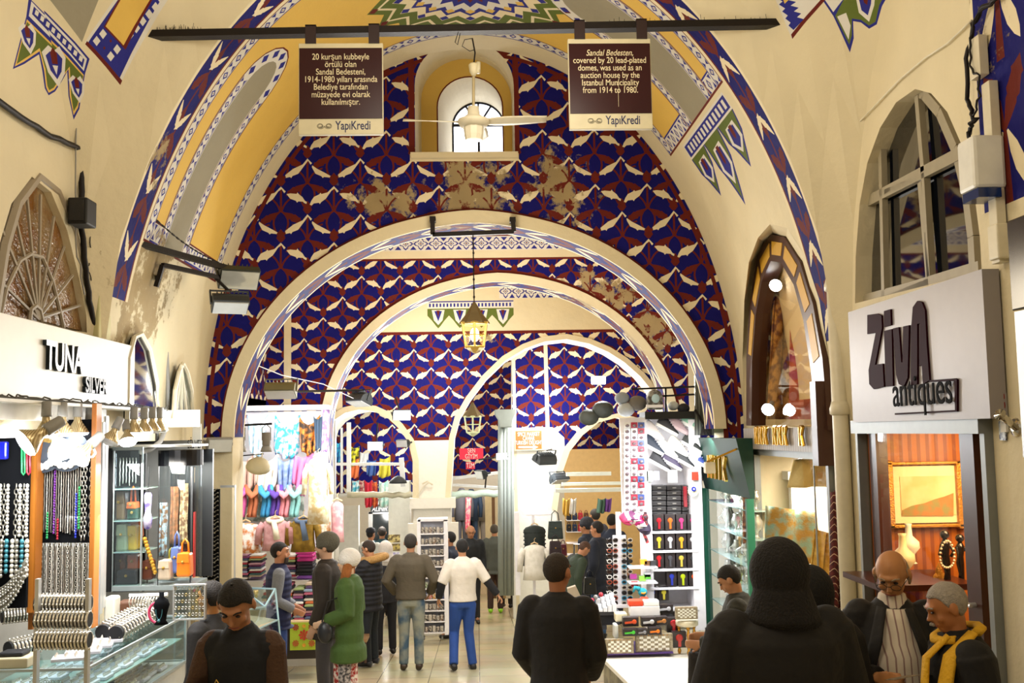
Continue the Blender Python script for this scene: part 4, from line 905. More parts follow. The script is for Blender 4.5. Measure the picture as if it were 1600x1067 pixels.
c = wl_(158, 500, .04); g = MB(); g.box((c.x-.03, c.y-.12, c.z-.17), (c.x+.03, c.y+.12, c.z+.17)); setp(g.build('junction_box', mat('old_ivory', 'c9c28e', .6), bevel=.01), 'old ivory junction box above the sign on the fanlight wall', 'junction box')
def wr_(px, py, d=.06): return atx(px, py, BAY-d)
t = thing('rain_pipe', 'cream painted rain pipe with moulded hopper head between the antiques and carpet shops', 'pipe', wr_(1328, 960))
g = MB()
pts_ = [(1302, 262), (1304, 400), (1304, 450), (1308, 560), (1312, 640), (1318, 760), (1325, 900), (1330, 1000)]
YP = wr_(1304, 450).y; XP = wr_(1304, 450).x
zt_ = at(1302, 262, YP).z; zb_ = -.75
g.cyl((XP, YP, zt_), (XP, YP, zb_), .058, n=16); g.build('pipe', creamp, t, smooth=True)
for py in (300, 445, 638):
    z = at(1304, py, YP).z; g = MB(); g.lathe([(.062, -.05), (.075, -.04), (.075, .0), (.068, .02), (.06, .05)], (XP, YP, z), 16); g.build('collar', creamp, t, smooth=True)
g = MB(); pr = [(-.06, 0), (.06, 0), (.07, .07), (.1, .13), (.09, .19), (.15, .26), (.17, .3), (.17, .34), (-.12, .34), (-.12, .1)]
g.prism([(-a, b) for a, b in pr], (XP, YP-.1, zt_-.02), (1, 0, 0), (0, 0, 1), (0, .2, 0)); g.build('hopper_head', creamp, t, bevel=.008)
cable('cable', 'thin white cable clipped diagonally above the pointed antiques window', 'cable', [wr_(1518, 32, .02), wr_(1480, 68, .02), wr_(1446, 90, .02), wr_(1405, 125, .02), wr_(1372, 160, .02), wr_(1345, 188, .02), wr_(1326, 207, .02), wr_(1324, 300, .02), wr_(1321, 420, .02), wr_(1318, 600, .02)], .006, m=creamp)
cable('cable', 'tangled black cable bunch hanging beside the pointed window above the antiques sign', 'cable', [wr_(1560, -5, .04), wr_(1532, 15, .04), wr_(1518, 45, .05), wr_(1512, 90, .05), wr_(1512, 150, .05), wr_(1516, 175, .05), wr_(1524, 185, .05), wr_(1512, 200, .05), wr_(1518, 222, .05), wr_(1530, 226, .05), wr_(1533, 212, .05)], .012, jit=.012)
cable('cable', 'second looped black cable beside the pointed window', 'cable', [wr_(1556, 0, .04), wr_(1522, 30, .07), wr_(1515, 70, .07), wr_(1519, 110, .07), wr_(1530, 120, .07), wr_(1528, 160, .07), wr_(1520, 180, .06)], .006, jit=.01)
c = wr_(1528, 90, .03); 
t = thing('cable_trunking', 'cream vertical cable trunking at the edge of the pointed window', 'trunking', wr_(1545, 200, .03))
g = MB(); a, b = wr_(1528, 60, .03), wr_(1534, 120, .03); g.box((a.x-.03, a.y-.06, b.z), (a.x+.02, a.y+.05, a.z)); a2, b2 = wr_(1546, 130, .03), wr_(1562, 412, .03); g.box((a2.x-.03, a2.y-.05, b2.z), (a2.x+.02, a2.y+.03, a2.z)); g.build('trunking', creamp, t, bevel=.004)
c = wr_(1522, 265, .12); t = thing('security_camera', 'white and dark blue boxed wall lamp fixed beside the pointed window', 'wall lamp', c)
g = MB(); g.box((c.x-.05, c.y-.1, c.z-.12), (c.x+.12, c.y+.08, c.z+.16)); g.build('case', mat('white_enamel', 'e2e0d8', .4), t, bevel=.02); g = MB(); g.box((c.x-.04, c.y-.11, c.z-.17), (c.x+.08, c.y+.06, c.z-.121)); g.build('lens', mat('dark_blue_lens', '1b2f60', .15), t)
t.name = 'wall_lamp'
c = wr_(1563, 378, .04); g = MB(); g.box((c.x-.04, c.y-.05, c.z-.09), (c.x+.03, c.y+.05, c.z+.09)); setp(g.build('junction_box', creamp, bevel=.008), 'cream junction box on the wall beyond the pointed window', 'junction box')
c = wr_(1590, 415, .16); t = thing('wall_display_box', 'black flat case mounted high at the edge of the picture', 'display case', c)
g = MB(); g.box((c.x-.02, c.y-.25, c.z-.21), (c.x+.2, c.y+.04, c.z+.22)); g.build('case', mat('gloss_black', '1a0f12', .2), t, bevel=.006); g = MB(); g.box((c.x-.03, c.y-.1, c.z-.9), (c.x+.02, c.y+.0, c.z-.22)); g.build('metal_post', mat('brushed_steel', 'a9a9a6', .35, .8), t)
alu = mat('brushed_aluminium', 'c4c4c2', .4, .55); signplate = mat('pale_sign_plate', 'c9c7c0', .45, .25, var=.04)
blackv = mat('black_velvet', '0e0f12', .9, spec=.1); orangew = mat('orange_wood', 'c07526', .5, wave=(6, 'a45f18', 'X')); silver = mat('silver_chain', 'b9b4a8', .3, .75, var=.3, scale=60)
white_e = mat('white_paint', 'e8e6de', .5); pcl = glass('clear_glass', 'f2fbff', .1); aluf = mat('cool_frame', 'a9b4b6', .4, .5)
XS = -2.62
t = thing('shop_sign', 'long pale sign board reading TUNA SILVER in raised dark letters', 'sign', atx(100, 630, XS))
A1, A2, B1, B2 = atx(-80, 470, XS), atx(211, 541, XS), atx(-80, 617, XS), atx(211, 637, XS)
y0_, y1_ = A1.y, A2.y; zt1 = A2.z; zb1 = atx(100, 628, XS).z
g = MB(); g.box((XS-.06, y0_, zb1), (XS, y1_, zt1)); g.build('board', signplate, t, bevel=.004)
lt = mat('tuna_letters', '18222a', .2, .3)
text('TUNA', .245, (XS+.012, atx(66, 575, XS).y, atx(66, 575, XS).z), (0, 1, 0), (0, 0, 1), .012, lt, t, 'lettering', 'LEFT', sx=.85, off=.006)
text('SILVER', .145, (XS+.012, atx(128, 612, XS).y, atx(128, 612, XS).z), (0, 1, 0), (0, 0, 1), .012, lt, t, 'lettering', 'LEFT', sx=.95, off=.004)
t = thing('fanlight_window', 'pointed fanlight of amber ribbed glass with pale radiating bars on the fanlight wall', 'window', wl_(60, 510))
cpt = wl_(52, 498, -.05); g = MB(); F = [wl_(a, b, -.05) for a, b in fanp]
FF = []
for i in range(len(F)-1):
    for k in range(5): FF.append(F[i].lerp(F[i+1], k/5))
FF.append(F[-1]); n = len(FF)
g.add([cpt]+FF, [(0, i+1, i+2) for i in range(n-1)]); g.add([p+V((-.02, 0, 0)) for p in [cpt]+FF], [(0, i+2, i+1) for i in range(n-1)])
g.build('amber_glass', mat('amber_ribbed_glass', '7a4e1c', .2, 0, var=.25, scale=5, bump=.7, bscale=55, col2='8f744e'), t)
g = MB(); barm = mat('fan_bars', '9a8d78', .5)
g.tube([p+V((.03, 0, 0)) for p in FF], .035, 6); 
for px, py in ((-20, 420), (1, 355), (20, 322), (41, 300), (63, 304), (84, 338), (100, 385), (113, 430), (125, 477)):
    g.tube([cpt+V((.03, 0, 0)), wl_(px, py, -.02)], .011, 5)
g.tube([wl_(a, b, -.02) for a, b in ((0, 495), (10, 450), (30, 408), (48, 397), (66, 402), (82, 440), (92, 480), (99, 512))], .014, 6)
g.tube([wl_(a, b, -.015) for a, b in ((46, 500), (48, 484), (55, 478), (62, 484), (66, 502))], .016, 6); g.build('bars', barm, t)
def lunette(label, P, bars, gm, d=.09):
    Q = [wl_(a, b, d) for a, b in P]; c = (Q[0]+Q[-1])/2; t = thing('arched_window', label, 'window', c)
    g = MB(); n = len(Q); g.add([c]+Q, [(0, i+1, i+2) for i in range(n-1)]); g.add([p+V((-.015, 0, 0)) for p in [c]+Q], [(0, i+2, i+1) for i in range(n-1)]); g.build('pane', gm, t)
    g = MB(); g.tube([p+V((.015, 0, 0)) for p in Q+[Q[0]]], .02, 6)
    for a, b in bars: g.tube([wl_(*a, d+.02), wl_(*b, d+.02)], .014, 5)
    g.build('frame', creamp, t)
darkglass = mat('dark_mirror_glass', '0a0d14', .04, 0, spec=1.0, coat=.6)
lunette('tall arched dark window reflecting the painted wall, behind the long pale sign', ((196, 655), (198, 560), (207, 527), (218, 522), (231, 546), (242, 600), (245, 655)), (), darkglass)
lunette('slim pointed white framed window between sign and first arch', ((268, 654), (271, 610), (277, 582), (283, 568), (290, 582), (297, 612), (300, 654)), (((283, 570), (283, 654)), ((283, 570), (274, 654)), ((283, 570), (292, 654))), mat('grey_window_glass', '6f7468', .1, 0, spec=.8))
t = thing('lamp_rail', 'cluttered white lamp rail with cables running under the long pale sign', 'rail', atx(130, 640, XS+.1))
g = MB(); g.box((XS-.2, atx(-60, 650, XS).y, zb1-.12), (XS+.0, atx(166, 650, XS).y, zb1)); g.box((XS-.05, y0_, zb1-.03), (XS+.1, atx(260, 640, XS+.1).y, zb1-.012)); g.build('rail', white_e, t)
g = MB(); Q = [V((XS+.07, y0_+(3.4)*i/60, zb1-.01+.012*random.random())) for i in range(61)]; g.tube(Q, .01, 5); Q = [V((XS+.05+.03*random.random(), y0_+(3.4)*i/80, zb1-.008+.03*random.random())) for i in range(81)]; g.tube(Q, .005, 5); g.build('cables', mat('dusty_cable', '47443a', .8), t)
def par(label, px, py, Y, d=(0, 0, -1), s=1, lit=True, power=0, grp=None):
    c = at(px, py, Y); d = V(d).normalized(); t = thing('reflector_spotlight', label, 'spotlight', c, grp)
    g = MB(); g.lathe([(.022*s, -.19*s), (.027*s, -.185*s), (.03*s, -.11*s), (.03*s, -.1*s)], c, 14, d=d); g.build('socket', greyp, t, smooth=True)
    g = MB(); g.lathe([(.022*s, -.1*s), (.024*s, -.075*s), (.04*s, -.05*s), (.066*s, -.012*s), (.068*s, 0)], c, 18, d=d, cap=False); rf = g.build('reflector', mat('par_reflector', 'a08a62', .25, .5, wave=(30, 'd9c79c', 'X')), t, smooth=True)
    g = MB(); g.lathe([(.068*s, 0), (.06*s, .012*s), (.03*s, .02*s), (.001, .022*s)], c, 18, d=d, cap=False); g.build('lens', hot if lit else lampglass, rf, smooth=True)
    if power: light('SPOT', c+d*.03, power, (.95, .98, 1), .05, c+d, spot=130, name='spotlight_beam')
    return t
for i, (px, py, Y) in enumerate(((72, 678, 6.05), (97, 677, 6.35), (121, 676, 6.65), (140, 680, 6.95))):
    par('reflector spotlight over the silver shop, number %s along its front rail' % ('one two three four'.split()[i]), px, py, Y, s=1.0, power=8)
for i, (px, py, Y) in enumerate(((209, 676, 7.3), (225, 675, 7.6), (238, 673, 7.9), (250, 672, 8.2))):
    par('reflector spotlight above the handbag cabinets, %s of the row of four' % ('first second third last'.split()[i]), px, py, Y, s=.95, power=8, lit=i < 2)
par('reflector spotlight tilted sideways between the two lamp rows', 170, 690, 6.9, (-.35, -.4, -1), .95, False); par('lower reflector spotlight tilted toward the bags', 200, 690, 7.2, (.3, -.5, -1), .9, True)
par('glaring spotlight hanging low over the beaded necklaces', 40, 692, 5.9, (-.6, -.5, -.5), 1.25, True, 6); par('second glaring spotlight low over the necklace board', 97, 705, 6.2, (.5, -.4, -.7), 1.2, True, 6)
par('third glaring spotlight hanging beside the white cord loop', 122, 714, 6.3, (-.4, -.6, -.6), 1.1, True, 8)
cable('cable', 'white curly cord loop beside the glaring spotlight', 'cable', [at(138, 693, 6.4), at(146, 700, 6.4), at(149, 708, 6.4), at(145, 714, 6.4), at(138, 714, 6.4), at(134, 708, 6.4)], .008, m=white_e)
room('wall_shop_left', -4.6, -BAY-.02, 4.6, 7.4, -.8, 2.02, mat('shop_wall', 'dcd8cf', .7), 1)
NY = 6.7
def board(label, x0, y0, x1, y1, Y, fr=True):
    a, b = at(x0, y1, Y), at(x1, y0, Y); t = thing('display_board', label, 'display board', ((a.x+b.x)/2, Y, a.z))
    g = MB(); g.box((a.x, Y, a.z), (b.x, Y+.03, b.z)); g.build('backing', blackv, t)
    if fr:
        for xx in (a.x-.03, b.x): g = MB(); g.box((xx, Y-.05, a.z-.1), (xx+.03, Y+.04, b.z+.1)); g.build('frame_post', orangew, t)
    return t
board('wide black velvet board in orange wood frame hung with silver chains', 57, 655, 148, 956, NY); board('narrow black board of beads and scooped necklaces at the shop corner', -60, 655, 47, 952, NY-.25, False)
g = MB(); a = at(52, 955, NY-.1); b = at(52, 655, NY-.1); g.box((a.x-.02, NY-.15, a.z), (a.x+.025, NY-.05, b.z)); setp(g.build('wooden_post', orangew), 'orange wooden post between the two necklace boards', 'post')
def chain(L_, r, kind, m, Y=0):
    """hanging double strand, origin at its top"""
    t = bpy.data.objects.new('necklace', None); COL.objects.link(t); ORG[t] = V((0, 0, 0)); g = MB()
    if kind == 'beads':
        k = int(L_/(r*2.1))
        for i in range(k): g.ell((0, -r, -i*r*2.1-r), (r, r, r*(1.0 if i % 3 else 1.25)), 6, 5)
    elif kind == 'links':
        k = int(L_/(r*2.6))
        for i in range(k):
            z = -i*r*2.6-r*1.4; fl = i % 2
            P = [V((cos(q)*r*(1 if fl else .35), -r-(sin(q)*0 if fl else cos(q)*r*.6), z+sin(q)*r*1.7)) for q in [2*pi*j/7 for j in range(8)]]; g.tube(P, r*.3, 4, cap=False)
    else:
        k = max(3, int(L_/.03)); g.tube([((r*.25 if i % 2 else -r*.25), -r, -L_*i/k) for i in range(k+1)], r, 5)
    o = g.build('strand', m, t, smooth=True); return t
def neck_row(group, label, xs, ytop, ybot, Y, kinds, ms, rs=(.004, .006), jitter=3):
    protos = {}
    for i, px in enumerate(xs):
        k = kinds[i % len(kinds)]; m = ms[i % len(ms)]; key = (k, m.name)
        a, b = at(px, ytop, Y), at(px, ybot+random.uniform(-jitter, jitter), Y)
        if key not in protos:
            t = chain(a.z-b.z, rs[0] if k != 'links' else rs[1], k, m); t.location = a; setp(t, label % ORD[i], 'necklace', group); protos[key] = t
        else: dup(protos[key], a, 0, label % ORD[i], group, sc=(1, 1, (random.uniform(.96, 1.02))))
pearl = mat('pearl_beads', 'd8d2c4', .3, .1); purpleb = mat('purple_beads', '6a2a8c', .3); tealb = mat('turquoise_beads', '3d7f8c', .3); redb = mat('red_beads', 'a01f30', .3); bluebd = mat('blue_beads', '2130a8', .2); greenb = mat('green_beads', '2c9a58', .3)
neck_row('silver chains in the lower row', '%s silver chain of the lower row, counted from the slim wooden post', [60+i*2.72 for i in range(32)], 848, 951, NY-.01, ('rope', 'rope', 'links', 'rope', 'beads'), (silver, silver, pearl))
neck_row('strands in the upper row', '%s thin pale strand of the upper row, counted from the slim wooden post', [60+i*3.7 for i in range(19)], 722, 836, NY-.012, ('rope', 'beads', 'rope'), (silver, pearl, silver), (.0045, .006), 5)
neck_row('thick link chains', '%s thick linked silver chain beside the orange frame post, upper row', [130, 135, 144], 723, 842, NY-.02, ('links',), (silver,), (.009, .011))
for px, m, lb, y0, y1 in ((87, purpleb, 'purple', 722, 838), (91, redb, 'dark red', 810, 846), (120, bluebd, 'deep blue', 770, 842), (75, greenb, 'green', 800, 844), (125, greenb, 'green', 760, 828)):
    a, b = at(px, y0, NY-.03), at(px, y1, NY-.03); t = chain(a.z-b.z, .008, 'beads', m); t.location = a; setp(t, '%s bead necklace among pale strands on the wide board, %s' % (lb, 'near the orange frame post' if px > 100 else 'near the slim post'), 'necklace')
neck_row('beaded strands on the narrow board', '%s pearly bead strand across the upper part of the narrow board', [2, 8, 14, 27, 33, 39, 44], 756, 850, NY-.27, ('beads', 'links'), (pearl, silver), (.011, .012), 20)
neck_row('chunky bead strands on the narrow board', '%s chunky bead strand across the middle of the narrow board', [4, 12, 21, 28, 36, 44], 842, 905, NY-.28, ('beads',), (silver, tealb, pearl), (.014, .012), 8)
for i in range(8):  # scooped collars
    t = thing('collar_necklace', '%s scooped silver collar from the top of the nested curves on the narrow board' % ORD[i], 'necklace', at(20, 900+i*6, NY-.3), 'scooped silver collars'); g = MB()
    P = [at(-8+i*.5+(52-i*1.0)*k/12, 912+i*4.5-46*(k/12)**2+10*(1-k/12)+0, NY-.29-.006*(i % 3)) for k in range(13)]; g.tube(P, .012, 6, flat=.5); 
    for p in P[::1]: g.ell(p+V((0, -.008, -.014)), .009, 5, 4)
    g.build('collar', silver, t, smooth=True)
for px, m, lb in ((36, greenb, 'green'), (44, redb, 'pink')):
    g = MB(); g.tube([at(px-2, 694, NY-.3), at(px-2, 738, NY-.3), at(px+1, 742, NY-.3), at(px+3, 738, NY-.3), at(px+2, 694, NY-.3)], .006, 6); setp(g.build('necklace', m, smooth=True), '%s cord necklace looped at the top of the narrow board' % lb, 'necklace')
for px, py, m, lb in ((70, 708, white_e, 'left'), (107, 706, white_e, 'right')):
    t = thing('bib_necklace', 'large white scalloped bib necklace on a dark bust, %s' % ('near the slim post' if lb == 'left' else 'near the orange frame post'), 'necklace', at(px, py+12, NY-.05)); c = at(px, py, NY-.04); g = MB()
    g.lathe([(.03, 0), (.13, .0), (.06, .05)], c, 20, d=(0, -1, .3)); g.build('bust', mat('slate_bust', '3b4450', .6), t)
    for k in range(9):
        a = pi+pi*k/8; g = MB(); g.ell(c+V((.085*cos(a), -.05, .085*sin(a)+.01)), (.026, .01, .036), 8, 6); g.build('petal', white_e, t, smooth=True)
g = MB(); c = at(72, 683, NY-.06); g.lathe([(.001, 0), (.045, 0), (.045, .01), (.001, .012)], c, 20, d=(0, -1, 0)); setp(g.build('beaded_disc', mat('gold_bead_disc', 'c7a85c', .4, .3, bump=1, bscale=200, col2='7a6638')), 'round gold beaded disc above the bib necklaces', 'ornament')
g = MB(); c = at(7, 705, NY-.3); g.box((c.x-.02, c.y-.04, c.z-.05), (c.x+.03, c.y, c.z+.06)); setp(g.build('glass_jar', mat('cobalt_glass', '1820b0', .1, coat=1), bevel=.01), 'cobalt blue glass piece above the narrow board', 'ornament')
light('AREA', at(100, 690, NY-.6), 14, (.95, .98, 1), .8, at(100, 860, NY), .25, name='board_light')
light('AREA', at(-10, 690, NY-.8), 9, (.95, .98, 1), .5, at(10, 860, NY-.2), .25, name='board_light')
CY = 8.2
def P2(x0, y0, x1, y1, Y): return at(x0, y1, Y), at(x1, y0, Y)
def boxpx(g, x0, y0, x1, y1, Y, d, mi=0): a, b = P2(x0, y0, x1, y1, Y); g.box((a.x, Y, a.z), (b.x, Y+d, b.z), mi); return g
t = thing('display_cabinet', 'tall glass cabinet of glazed shelves with coloured handbags beside the round fronted one', 'cabinet', at(200, 940, CY))
g = MB(); boxpx(g, 164, 700, 176, 925, CY-.02, .4); boxpx(g, 176, 702, 228, 925, CY+.38, .03); g.build('back', mat('cabinet_black', '101113', .5), t)
for i, py in enumerate((763, 813, 862, 914)):
    g = MB(); boxpx(g, 176, py, 226, py+2.5, CY, .36); g.build('shelf', mat('glass_shelf', '9fb8b0', .1, spec=1), t)
g = MB(); boxpx(g, 174, 700, 178, 925, CY-.02, .03); boxpx(g, 218, 700, 223, 925, CY-.02, .03); boxpx(g, 174, 698, 223, 704, CY-.02, .03); boxpx(g, 174, 914, 302, 924, CY-.04, .42); g.build('frame', aluf, t)
g = MB(); boxpx(g, 178, 704, 218, 914, CY-.012, .006); g.build('door_glass', pcl, t)
for i, (px, ) in enumerate([(183+i*5,) for i in range(7)]):
    a, b = at(px, 715, CY+.1), at(px, 757+random.uniform(-6, 3), CY+.1); k = chain(a.z-b.z, .005, 'rope', silver); k.location = a; setp(k, 'silver chain hanging in the top compartment of the handbag cabinet', 'necklace', 'chains in the handbag cabinet')
def bag(label, px, py, Y, wpx, hpx, col, handle=True, d=.12, tilt=0, strap=None, rough=.35):
    c = at(px, py, Y); w = wpx*Y/1600; h = hpx*Y/1600; t = thing('handbag', label, 'handbag', c); m = mat('bag_'+col, col, rough, bump=.2, bscale=40)
    g = MB(); P = [(-w/2, 0), (w/2, 0), (w*.46, h*.55), (w*.42, h), (-w*.42, h), (-w*.46, h*.55)]; g.prism(P, (c.x, c.y-d/2, c.z), (1, 0, 0), (0, 0, 1), (0, d, 0)); g.build('bag_body', m, t, bevel=min(.02, h*.12))
    g = MB(); g.prism([(-w*.43, 0), (w*.43, 0), (w*.38, h*.4), (-w*.38, h*.4)], (c.x, c.y-d/2-.008, c.z+h*.58), (1, 0, 0), (0, 0, 1), (0, .01, 0)); fl_ = g.build('flap', m, t, bevel=.004); g = MB(); g.ell((c.x, c.y-d/2-.012, c.z+h*.62), .012, 6, 5); g.build('clasp', mat('clasp_gilt', 'c8a050', .3, .8), fl_)
    if handle:
        g = MB(); hh = h*.55 if handle is True else handle
        g.tube([(c.x-w*.25, c.y, c.z+h*.95), (c.x-w*.2, c.y, c.z+h+hh*.7), (c.x, c.y, c.z+h+hh), (c.x+w*.2, c.y, c.z+h+hh*.7), (c.x+w*.25, c.y, c.z+h*.95)], .008, 6); g.build('handle', m, t, smooth=True)
    return t
bag('brown suede bag on the second shelf of the handbag cabinet', 189, 812, CY+.15, 19, 44, '5e4426', False)
bag('dark green clutch bag under the orange tassel', 210, 810, CY+.15, 16, 16, '15402f', False); bag('small orange pouch with long strap above the green clutch', 208, 794, CY+.13, 14, 10, 'e0651c', .12)
bag('sage green tall bag on the third shelf', 193, 861, CY+.12, 18, 42, '8a9270', False); bag('mustard yellow bag beside the sage green one', 209, 859, CY+.15, 15, 38, 'c79a0c', False); bag('coral orange bag behind the mustard one', 212, 840, CY+.28, 20, 28, 'e8713a', False)
bag('rust orange bag on the fourth shelf', 210, 892, CY+.2, 17, 26, 'b5521c', False); bag('brown bag beside the rust orange one', 192, 890, CY+.25, 14, 24, '6d3a1c', False); bag('black quilted bag on the bottom shelf of the cabinet', 201, 912, CY+.1, 34, 22, '14181d', False)
t = thing('curved_display_case', 'round fronted glass display case with black header and wooden base full of bags', 'cabinet', at(265, 925, CY))
xa, xb = at(229, 800, CY).x, at(300, 800, CY).x; cx = (xa+xb)/2; rr = (xb-xa)/2; z0, z1, z2 = at(260, 918, CY).z, at(260, 729, CY).z, at(260, 704, CY).z
def curve(z_, z2_, g, r, ph0=pi, ph1=2*pi, n=16):
    P = [(cx+r*cos(ph0+(ph1-ph0)*i/n), CY+.3+r*.75*sin(ph0+(ph1-ph0)*i/n)) for i in range(n+1)]; g.add([(x, y_, z_) for x, y_ in P]+[(x, y_, z2_) for x, y_ in P], [(i, i+1, n+2+i, n+1+i) for i in range(n)])
g = MB(); curve(z0, z1, g, rr); g.build('curved_glass', pcl, t, smooth=True)
g = MB(); g.lathe([(rr, 0), (rr, z2-z1)], (cx, CY+.3, z1), 24); 
g.build('header', mat('gloss_header', '08090c', .25), t)
g = MB(); g.lathe([(rr*.98, 0), (rr*.98, .02)], (cx, CY+.3, z0), 24); g.build('base_shelf', mat('pale_wood', 'd8b98c', .4), t)
g = MB(); boxpx(g, 229, 729, 232, 918, CY+.1, .02); boxpx(g, 246, 729, 248, 918, CY-.02, .02); boxpx(g, 296, 729, 300, 918, CY+.1, .02); g.box((xa, CY+.62, z0), (xb, CY+.66, z2)); g.build('frame', mat('case_dark', '1b1d20', .4), t)
bag('bright orange tote bag with round handles in the curved case', 289, 900, CY+.08, 22, 36, 'f0801e', True); bag('blue and white patterned bag in the curved case', 276, 895, CY+.12, 14, 40, '5c70a8', True)
bag('brown studded bag leaning in the corner of the curved case', 233, 905, CY+.1, 16, 30, '5a2c18', False); bag('pale embroidered bag at the front of the curved case', 259, 905, CY+.04, 20, 30, 'cdb9a0', False); bag('lime green small bag behind the orange tote', 267, 898, CY+.25, 12, 26, 'b8a53c', True)
for (px, y0, y1, col, lb) in ((255, 785, 870, 'a9c0cc', 'pale blue embroidered panel hanging in the curved case'), (272, 760, 850, 'a86f4a', 'rust patterned cloth hanging in the curved case'), (287, 755, 850, 'c9b48a', 'beige patterned cloth over the orange tote bag')):
    g = MB(); a, b = at(px-7, y1, CY+.4), at(px+7, y0, CY+.4); g.sheet(lambda u, v: (a.x+(b.x-a.x)*u, CY+.4+.012*sin(u*9)+.01*sin(v*7), b.z+(a.z-b.z)*v), 10, 8, .006); setp(g.build('hanging_cloth', mat('cloth_'+col, col, .8, col2='7f5a3e', scale=30), smooth=True), lb, 'cloth')
g = MB(); Q = [at(226+i*1.6, 842+i*5.2, CY+.02) for i in range(11)]
for q in Q: g.ell(q, .018, 6, 5)
g.tube(Q, .006, 5); setp(g.build('coin_belt', mat('gilt', 'd7a640', .3, .6)), 'gilt beaded belt draped diagonally in the curved case', 'belt')
g = MB(); q = at(231, 800, CY-.05); g.lathe([(.001, -.14), (.03, -.12), (.035, -.05), (.022, 0), (.026, .06), (.03, .13), (.02, .15)], q, 10); setp(g.build('hanging_purse', mat('lilac_cloth', 'c9c2d8', .7, col2='5f54a0'), smooth=True), 'white and lilac long purse hanging between the two cabinets', 'purse')
g = MB(); boxpx(g, 301, 800, 304, 925, 8.6, .05); setp(g.build('red_post', mat('red_paint_post', 'b8231e', .5)), 'narrow red post beside the curved case', 'post')
g = MB(); boxpx(g, 156, 660, 160, 960, 7.3, .05); boxpx(g, 161, 650, 163, 950, 7.35, .05); setp(g.build('shutter_rail', alu), 'aluminium shutter rails beside the handbag cabinets', 'rail')
t = thing('shop_fascia', 'white ledge and black board above the handbag cabinets', 'shop fascia', at(235, 700, 8.5)); g = MB(); boxpx(g, 168, 694, 300, 700, CY+.1, .5); boxpx(g, 245, 640, 308, 668, 9.0, .1); g.build('ledge', white_e, t); g = MB(); boxpx(g, 176, 640, 246, 694, CY+.65, .05); g.build('dark_board', mat('dark_reflecting_board', '14161c', .15, coat=.5), t)
room('wall_bag_shop', -4.4, -BAY-.02, 7.75, 10.0, -1.2, 2.0, mat('shop_wall_dim', 'b4b8bc', .7), 1)
light('AREA', at(240, 735, CY-.1), 22, (1, .95, .85), .5, at(240, 880, CY+.3), .2, name='cabinet_light')
t = thing('small_sign', 'small white sign with black letters beside the slim window', 'sign', at(306, 720, 9.6)); g = MB(); boxpx(g, 300, 662, 314, 745, 9.7, .03); g.build('plate', white_e, t); text('SİLVER', .11, at(305, 700, 9.69), (1, 0, 0), (0, 0, 1), .003, lt, t, sx=.42)
t = board('tall black panel hung with rows of fine silver necklaces', 313, 764, 343, 918, 9.4, False)
g = MB(); boxpx(g, 309, 758, 312, 1120, 9.38, .05); boxpx(g, 344, 758, 366, 762, 9.4, .04); boxpx(g, 364, 758, 367, 1120, 9.38, .05); g.build('frame', alu, t)
pr = None
for i in range(22):
    py = 768+i*6.6; c = at(328, py, 9.385)
    if pr is None:
        pr = thing('fine_necklace', 'fine silver necklace in a shallow curve on the tall black panel', 'necklace', c, 'fine necklaces on the tall black panel'); g = MB(); P = [c+V((.072*(k-5)/5, -.004, .03*((k-5)/5)**2)) for k in range(11)]; g.tube(P, .0028, 4)
        for k in range(0, 11, 2): g.ell(P[k]+V((0, 0, -.006)), .006, 5, 4)
        g.build('strand', silver, pr)
    else: dup(pr, c, 0, '%s fine silver necklace down the tall black panel' % ORD[i], sc=(1, 1, .6+.8*random.random()))
def counter(label, corners, ztop, h, name='glass_counter', tint=pcl, inner=True):
    """glazed counter over a quadrilateral footprint [(x,y)..]"""
    n = len(corners); cx = sum(c[0] for c in corners)/n; cy_ = sum(c[1] for c in corners)/n
    zb = fz(cy_); t = thing(name, label, 'counter', (cx, cy_, zb)); zg = ztop-h
    g = MB(); g.prism(corners, (0, 0, zb), (1, 0, 0), (0, 1, 0), (0, 0, zg-zb)); g.build('plinth', mat('counter_plinth', 'cfd2d0', .4), t)
    g = MB(); g.prism(corners, (0, 0, ztop-.012), (1, 0, 0), (0, 1, 0), (0, 0, .012)); g.build('top_glass', glass('counter_glass', 'eaf6f6', .1), t)
    for i in range(n):
        a, b = corners[i], corners[(i+1) % n]; g = MB(); g.add([(a[0], a[1], zg), (b[0], b[1], zg), (b[0], b[1], ztop-.014), (a[0], a[1], ztop-.014)], [(0, 1, 2, 3)]); g.build('side_glass', glass('counter_glass', 'eaf6f6', .1), t)
    g = MB()
    for i in range(n):
        a, b = corners[i], corners[(i+1) % n]; g.bar((a[0], a[1], ztop), (b[0], b[1], ztop), .014); g.bar((a[0], a[1], zg), (b[0], b[1], zg), .02); g.bar((a[0], a[1], zg), (a[0], a[1], ztop), .014)
    g.build('edge_trim', aluf, t)
    g = MB(); cc = [(cx+(x-cx)*.96, cy_+(y-cy_)*.96) for x, y in corners]; g.prism(cc, (0, 0, zg+h*.5), (1, 0, 0), (0, 1, 0), (0, 0, .008)); g.build('shelf', mat('glass_shelf', '9fb8b0', .1, spec=1), t)
    return t
cm = lambda px, py, z: atz(px, py, z)
ZC = 0.72
A_ = cm(-60, 1050, ZC); B_ = cm(135, 1045, ZC); C_ = cm(290, 962, ZC); D_ = cm(250, 952, ZC); E_ = cm(-120, 985, ZC)
counter('long glass counter corner full of silver trays in front of the necklace boards', [(A_.x, A_.y), (B_.x, B_.y), (C_.x, C_.y), (C_.x-.35, C_.y+.0), (B_.x-.5, B_.y+1.05), (A_.x, A_.y+1.0)], ZC, .32)
F_, G_ = cm(330, 930, .62), cm(395, 905, .62)
